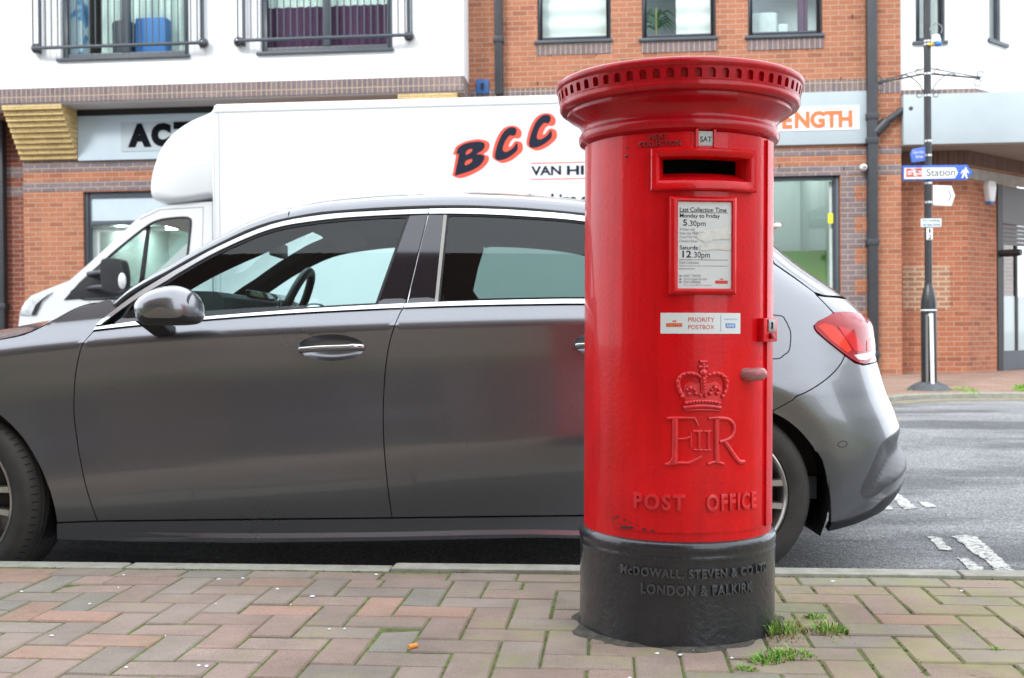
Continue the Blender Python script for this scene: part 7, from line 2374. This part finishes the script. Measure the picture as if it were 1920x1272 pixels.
for s, x0, x1, y0, y1 in (('1', 1741, 1744.5, 429.5, 437), ('2', 1739.5, 1746, 440, 449)):
    a, b = on_y(x0, y1, YS), on_y(x1, y0, YS)
    put_text(m, s, lambda x, z, h: (x, YS - 0.0112, z), a.x, b.x, a.z, b.z, weight=0.02)
m.build('sign_lettering', ink_dark, tg, fixn=False)
# ---------------------------------------------------------------- grass
grass_m, n_, l_, p_ = new_mat('grass_blade')
f = noise(n_, l_, 34, 4, 0.6)
l_.new(ramp(n_, l_, f, [(0.32, (0.09, 0.22, 0.025)), (0.5, (0.17, 0.37, 0.04)), (0.64, (0.30, 0.46, 0.07)), (0.78, (0.52, 0.45, 0.16))]), p_.inputs['Base Color'])
p_.inputs['Roughness'].default_value = 0.6
p_.inputs['Subsurface Weight'].default_value = 0.0
straw = pbr('dry_grass', (0.36, 0.25, 0.10), rough=0.8, c2=(0.20, 0.16, 0.05), vs=40)
def blades(m, x, y, z, r, n, h, w=0.0022, lean=0.6, mi=0):
    for _ in range(n):
        a, q = random.uniform(0, 6.283), r * math.sqrt(random.random())
        bx, by = x + q * math.cos(a), y + q * 0.8 * math.sin(a)
        b_ = random.uniform(0, 6.283)
        hh = h * random.uniform(0.45, 1.1) * (1 - 0.45 * q / r)
        l = lean * hh * random.uniform(0.2, 1.2)
        o = Vector((math.cos(a) * 0.5 + math.cos(b_), math.sin(a) * 0.5 + math.sin(b_), 0)) * l
        s_ = Vector((math.sin(b_), -math.cos(b_), 0)) * w * random.uniform(0.7, 1.3)
        p0 = Vector((bx, by, z)); p1 = p0 + o * 0.35 + Vector((0, 0, hh * 0.6)); p2 = p0 + o + Vector((0, 0, hh * random.uniform(0.75, 1.0)))
        m.add([p0 - s_, p0 + s_, p1 + s_ * 0.7, p1 - s_ * 0.7, p2], [(0, 1, 2, 3), (3, 2, 4)], mi)
def tuft(spots, label, group='grass tufts in the paving joints'):
    m = MB()
    for px, py, r, n, h, mi in spots:
        p = on_z(px, py, 0.0)
        blades(m, p.x, p.y, -0.004, r * 0.95, int(n * 0.62), h * 0.8, w=0.0019, lean=0.9, mi=mi)
        blades(m, p.x, p.y, -0.004, r * 1.15, int(n * 0.22), h * 0.5, w=0.0018, lean=1.3, mi=1)
    o = m.build('grass_tuft', [grass_m, straw], fixn=False, weld=False)
    return tag(o, label, 'grass tuft', group)
tuft([(1462, 1186, 0.045, 150, 0.07, 0), (1474, 1180, 0.05, 110, 0.055, 1), (1447, 1192, 0.02, 26, 0.12, 0), (1466, 1198, 0.05, 90, 0.03, 1)], 'tall green and straw grass tuft against the foot of the post box')
tuft([(1527, 1158, 0.030, 90, 0.035, 0), (1536, 1168, 0.02, 40, 0.02, 1)], 'small green grass tuft in a paver joint, farther of the two right of the box')
tuft([(1553, 1183, 0.048, 210, 0.048, 0), (1565, 1192, 0.05, 60, 0.02, 1), (1568, 1206, 0.012, 20, 0.015, 0)], 'thick green grass tuft in a paver joint, nearer of the two right of the box')
tuft([(1432, 1240, 0.035, 150, 0.035, 0), (1455, 1232, 0.045, 190, 0.040, 0), (1490, 1228, 0.045, 170, 0.036, 0), (1520, 1231, 0.02, 30, 0.014, 1)], 'long low patch of bright grass in front of the post box, right side')
tuft([(1398, 1254, 0.026, 100, 0.026, 0)], 'smallest clump of bright grass nearest the front edge of the paving')
tuft([(1868, 1219, 0.022, 45, 0.02, 0), (1880, 1222, 0.03, 40, 0.012, 1)], 'sparse low grass clump in the paving at the right edge')
m = MB()                        # moss and seedlings along the joints: nobody would count them
for _ in range(330):
    x, y = random.uniform(0.30, 1.6), random.uniform(2.0, KY0)
    gx = ox + round((x - ox) / PW) * PW + random.gauss(0, 0.003)
    blades(m, gx, y, -0.003, 0.006, 5, 0.007, 0.0012, 1.2)
for _ in range(120):
    x = random.uniform(-2.2, 2.0)
    blades(m, x, KY0 + 0.004, -0.003, 0.008, 5, 0.007, 0.0013, 1.2)
tag(m.build('joint_moss', moss, org=(0, 0, 0), fixn=False, weld=False), kind='stuff')
def strip(name, pts, n, h, spread, w=0.006):
    m = MB()
    for _ in range(n):
        t = random.random() * (len(pts) - 1)
        k = int(t)
        p = on_z(lerp(pts[k][0], pts[k + 1][0], t - k), lerp(pts[k][1], pts[k + 1][1], t - k) + random.gauss(0, spread), 0.02)
        blades(m, p.x, p.y, gz(p.y) - 0.01, 0.05, 3, h, w, 0.8)
    return tag(m.build(name, grass_m, org=(0, 0, 0), fixn=False, weld=False), kind='stuff')
strip('wall_grass', [(1645, 702), (1700, 699), (1760, 695), (1832, 692)], 800, 0.12, 2.2)
strip('wall_grass', [(1846, 689), (1915, 686), (1960, 685)], 420, 0.13, 1.8)
strip('kerb_grass', [(1700, 727), (1800, 728), (1830, 731)], 150, 0.05, 2.0)
strip('kerb_grass', [(1905, 728), (1960, 727)], 260, 0.10, 2.0)
# ---------------------------------------------------------------- litter
spot_w = pbr('gum_white', (0.66, 0.68, 0.70), rough=0.9, var=0.15, vs=200)
lit = [(405, 1133), (520, 1105), (232, 1079), (410, 1087), (455, 1085), (545, 1135), (585, 1119), (617, 1181), (646, 1180), (237, 1252), (97, 1193), (387, 1250), (222, 1103), (168, 1133), (310, 1194), (1232, 1226), (1275, 1229), (1372, 1235), (1180, 1272), (1562, 1091), (1803, 1109), (40, 1110), (1300, 1222), (373, 1249), (705, 1078)]
for k, (px, py) in enumerate(lit):
    p = on_z(px, py, 0.001)
    r = random.uniform(0.0025, 0.0062)
    n = 9
    m = MB()
    rr = [r * random.uniform(0.5, 1.5) for _ in range(n)]
    m.add([(p.x + rr[i] * math.cos(6.283 * i / n), p.y + rr[i] * math.sin(6.283 * i / n), 0.0022) for i in range(n)] + [(p.x, p.y, 0.005)], [(i, (i + 1) % n, n) for i in range(n)])
    o = m.build('chewing_gum', spot_w, smooth=80)
    tag(o, 'whitish fleck of dried gum or droppings on the brick pavement', 'gum', 'white flecks on the pavement')
p = on_z(774, 1212, 0.006)
m = MB(); m.tube([p + Vector((-0.008, -0.008, 0)), p + Vector((0.008, 0.008, 0.001))], 0.0055, 10)
tag(m.build('cigarette_end', pbr('orange_filter', (0.75, 0.28, 0.06), rough=0.8)), 'orange cigarette end lying on the brick pavement', 'cigarette end')
# ---------------------------------------------------------------- the side of the street behind the camera, seen only as reflections
opp = empty('opposite_building', (0, -5.6, 0), 0, 'dark brick terrace behind the viewer, mirrored in the car doors', 'building')
m = MB(); m.box(-26, 2.6, -9.0, -5.6, -0.1, 13.5); m.build('terrace_wall', brick('terrace_brick', (0.12, 0.07, 0.055), (0.17, 0.10, 0.075), (0.20, 0.16, 0.14)), opp)
m = MB()
x = -24
while x < -1:
    m.box(x, x + 2.6, -5.64, -5.56, 0.5, 2.7); x += 4.2
m.build('shop_window', pbr('dark_shop_glass', (0.02, 0.025, 0.03), rough=0.1, coat=0.5), opp)
m = MB(); m.box(-26, 2.6, -5.6, -5.45, 2.85, 3.5); m.build('shop_fascia', pbr('maroon_fascia', (0.10, 0.028, 0.030), rough=0.5), opp)

end = empty('unseen_sky_blocker', (27, 4, 0), 0, 'added pale block far to the right, outside the view, toning down the bumper reflections', 'building')  # added grey block screening the low sky from the bumper's reflections
m = MB(); m.box(26, 34, -14.0, 13.0, -0.1, 7.5); m.build('blocker_mass', pbr('blocker_grey', (0.34, 0.35, 0.36), rough=0.9, var=0.1, vs=0.5), end)
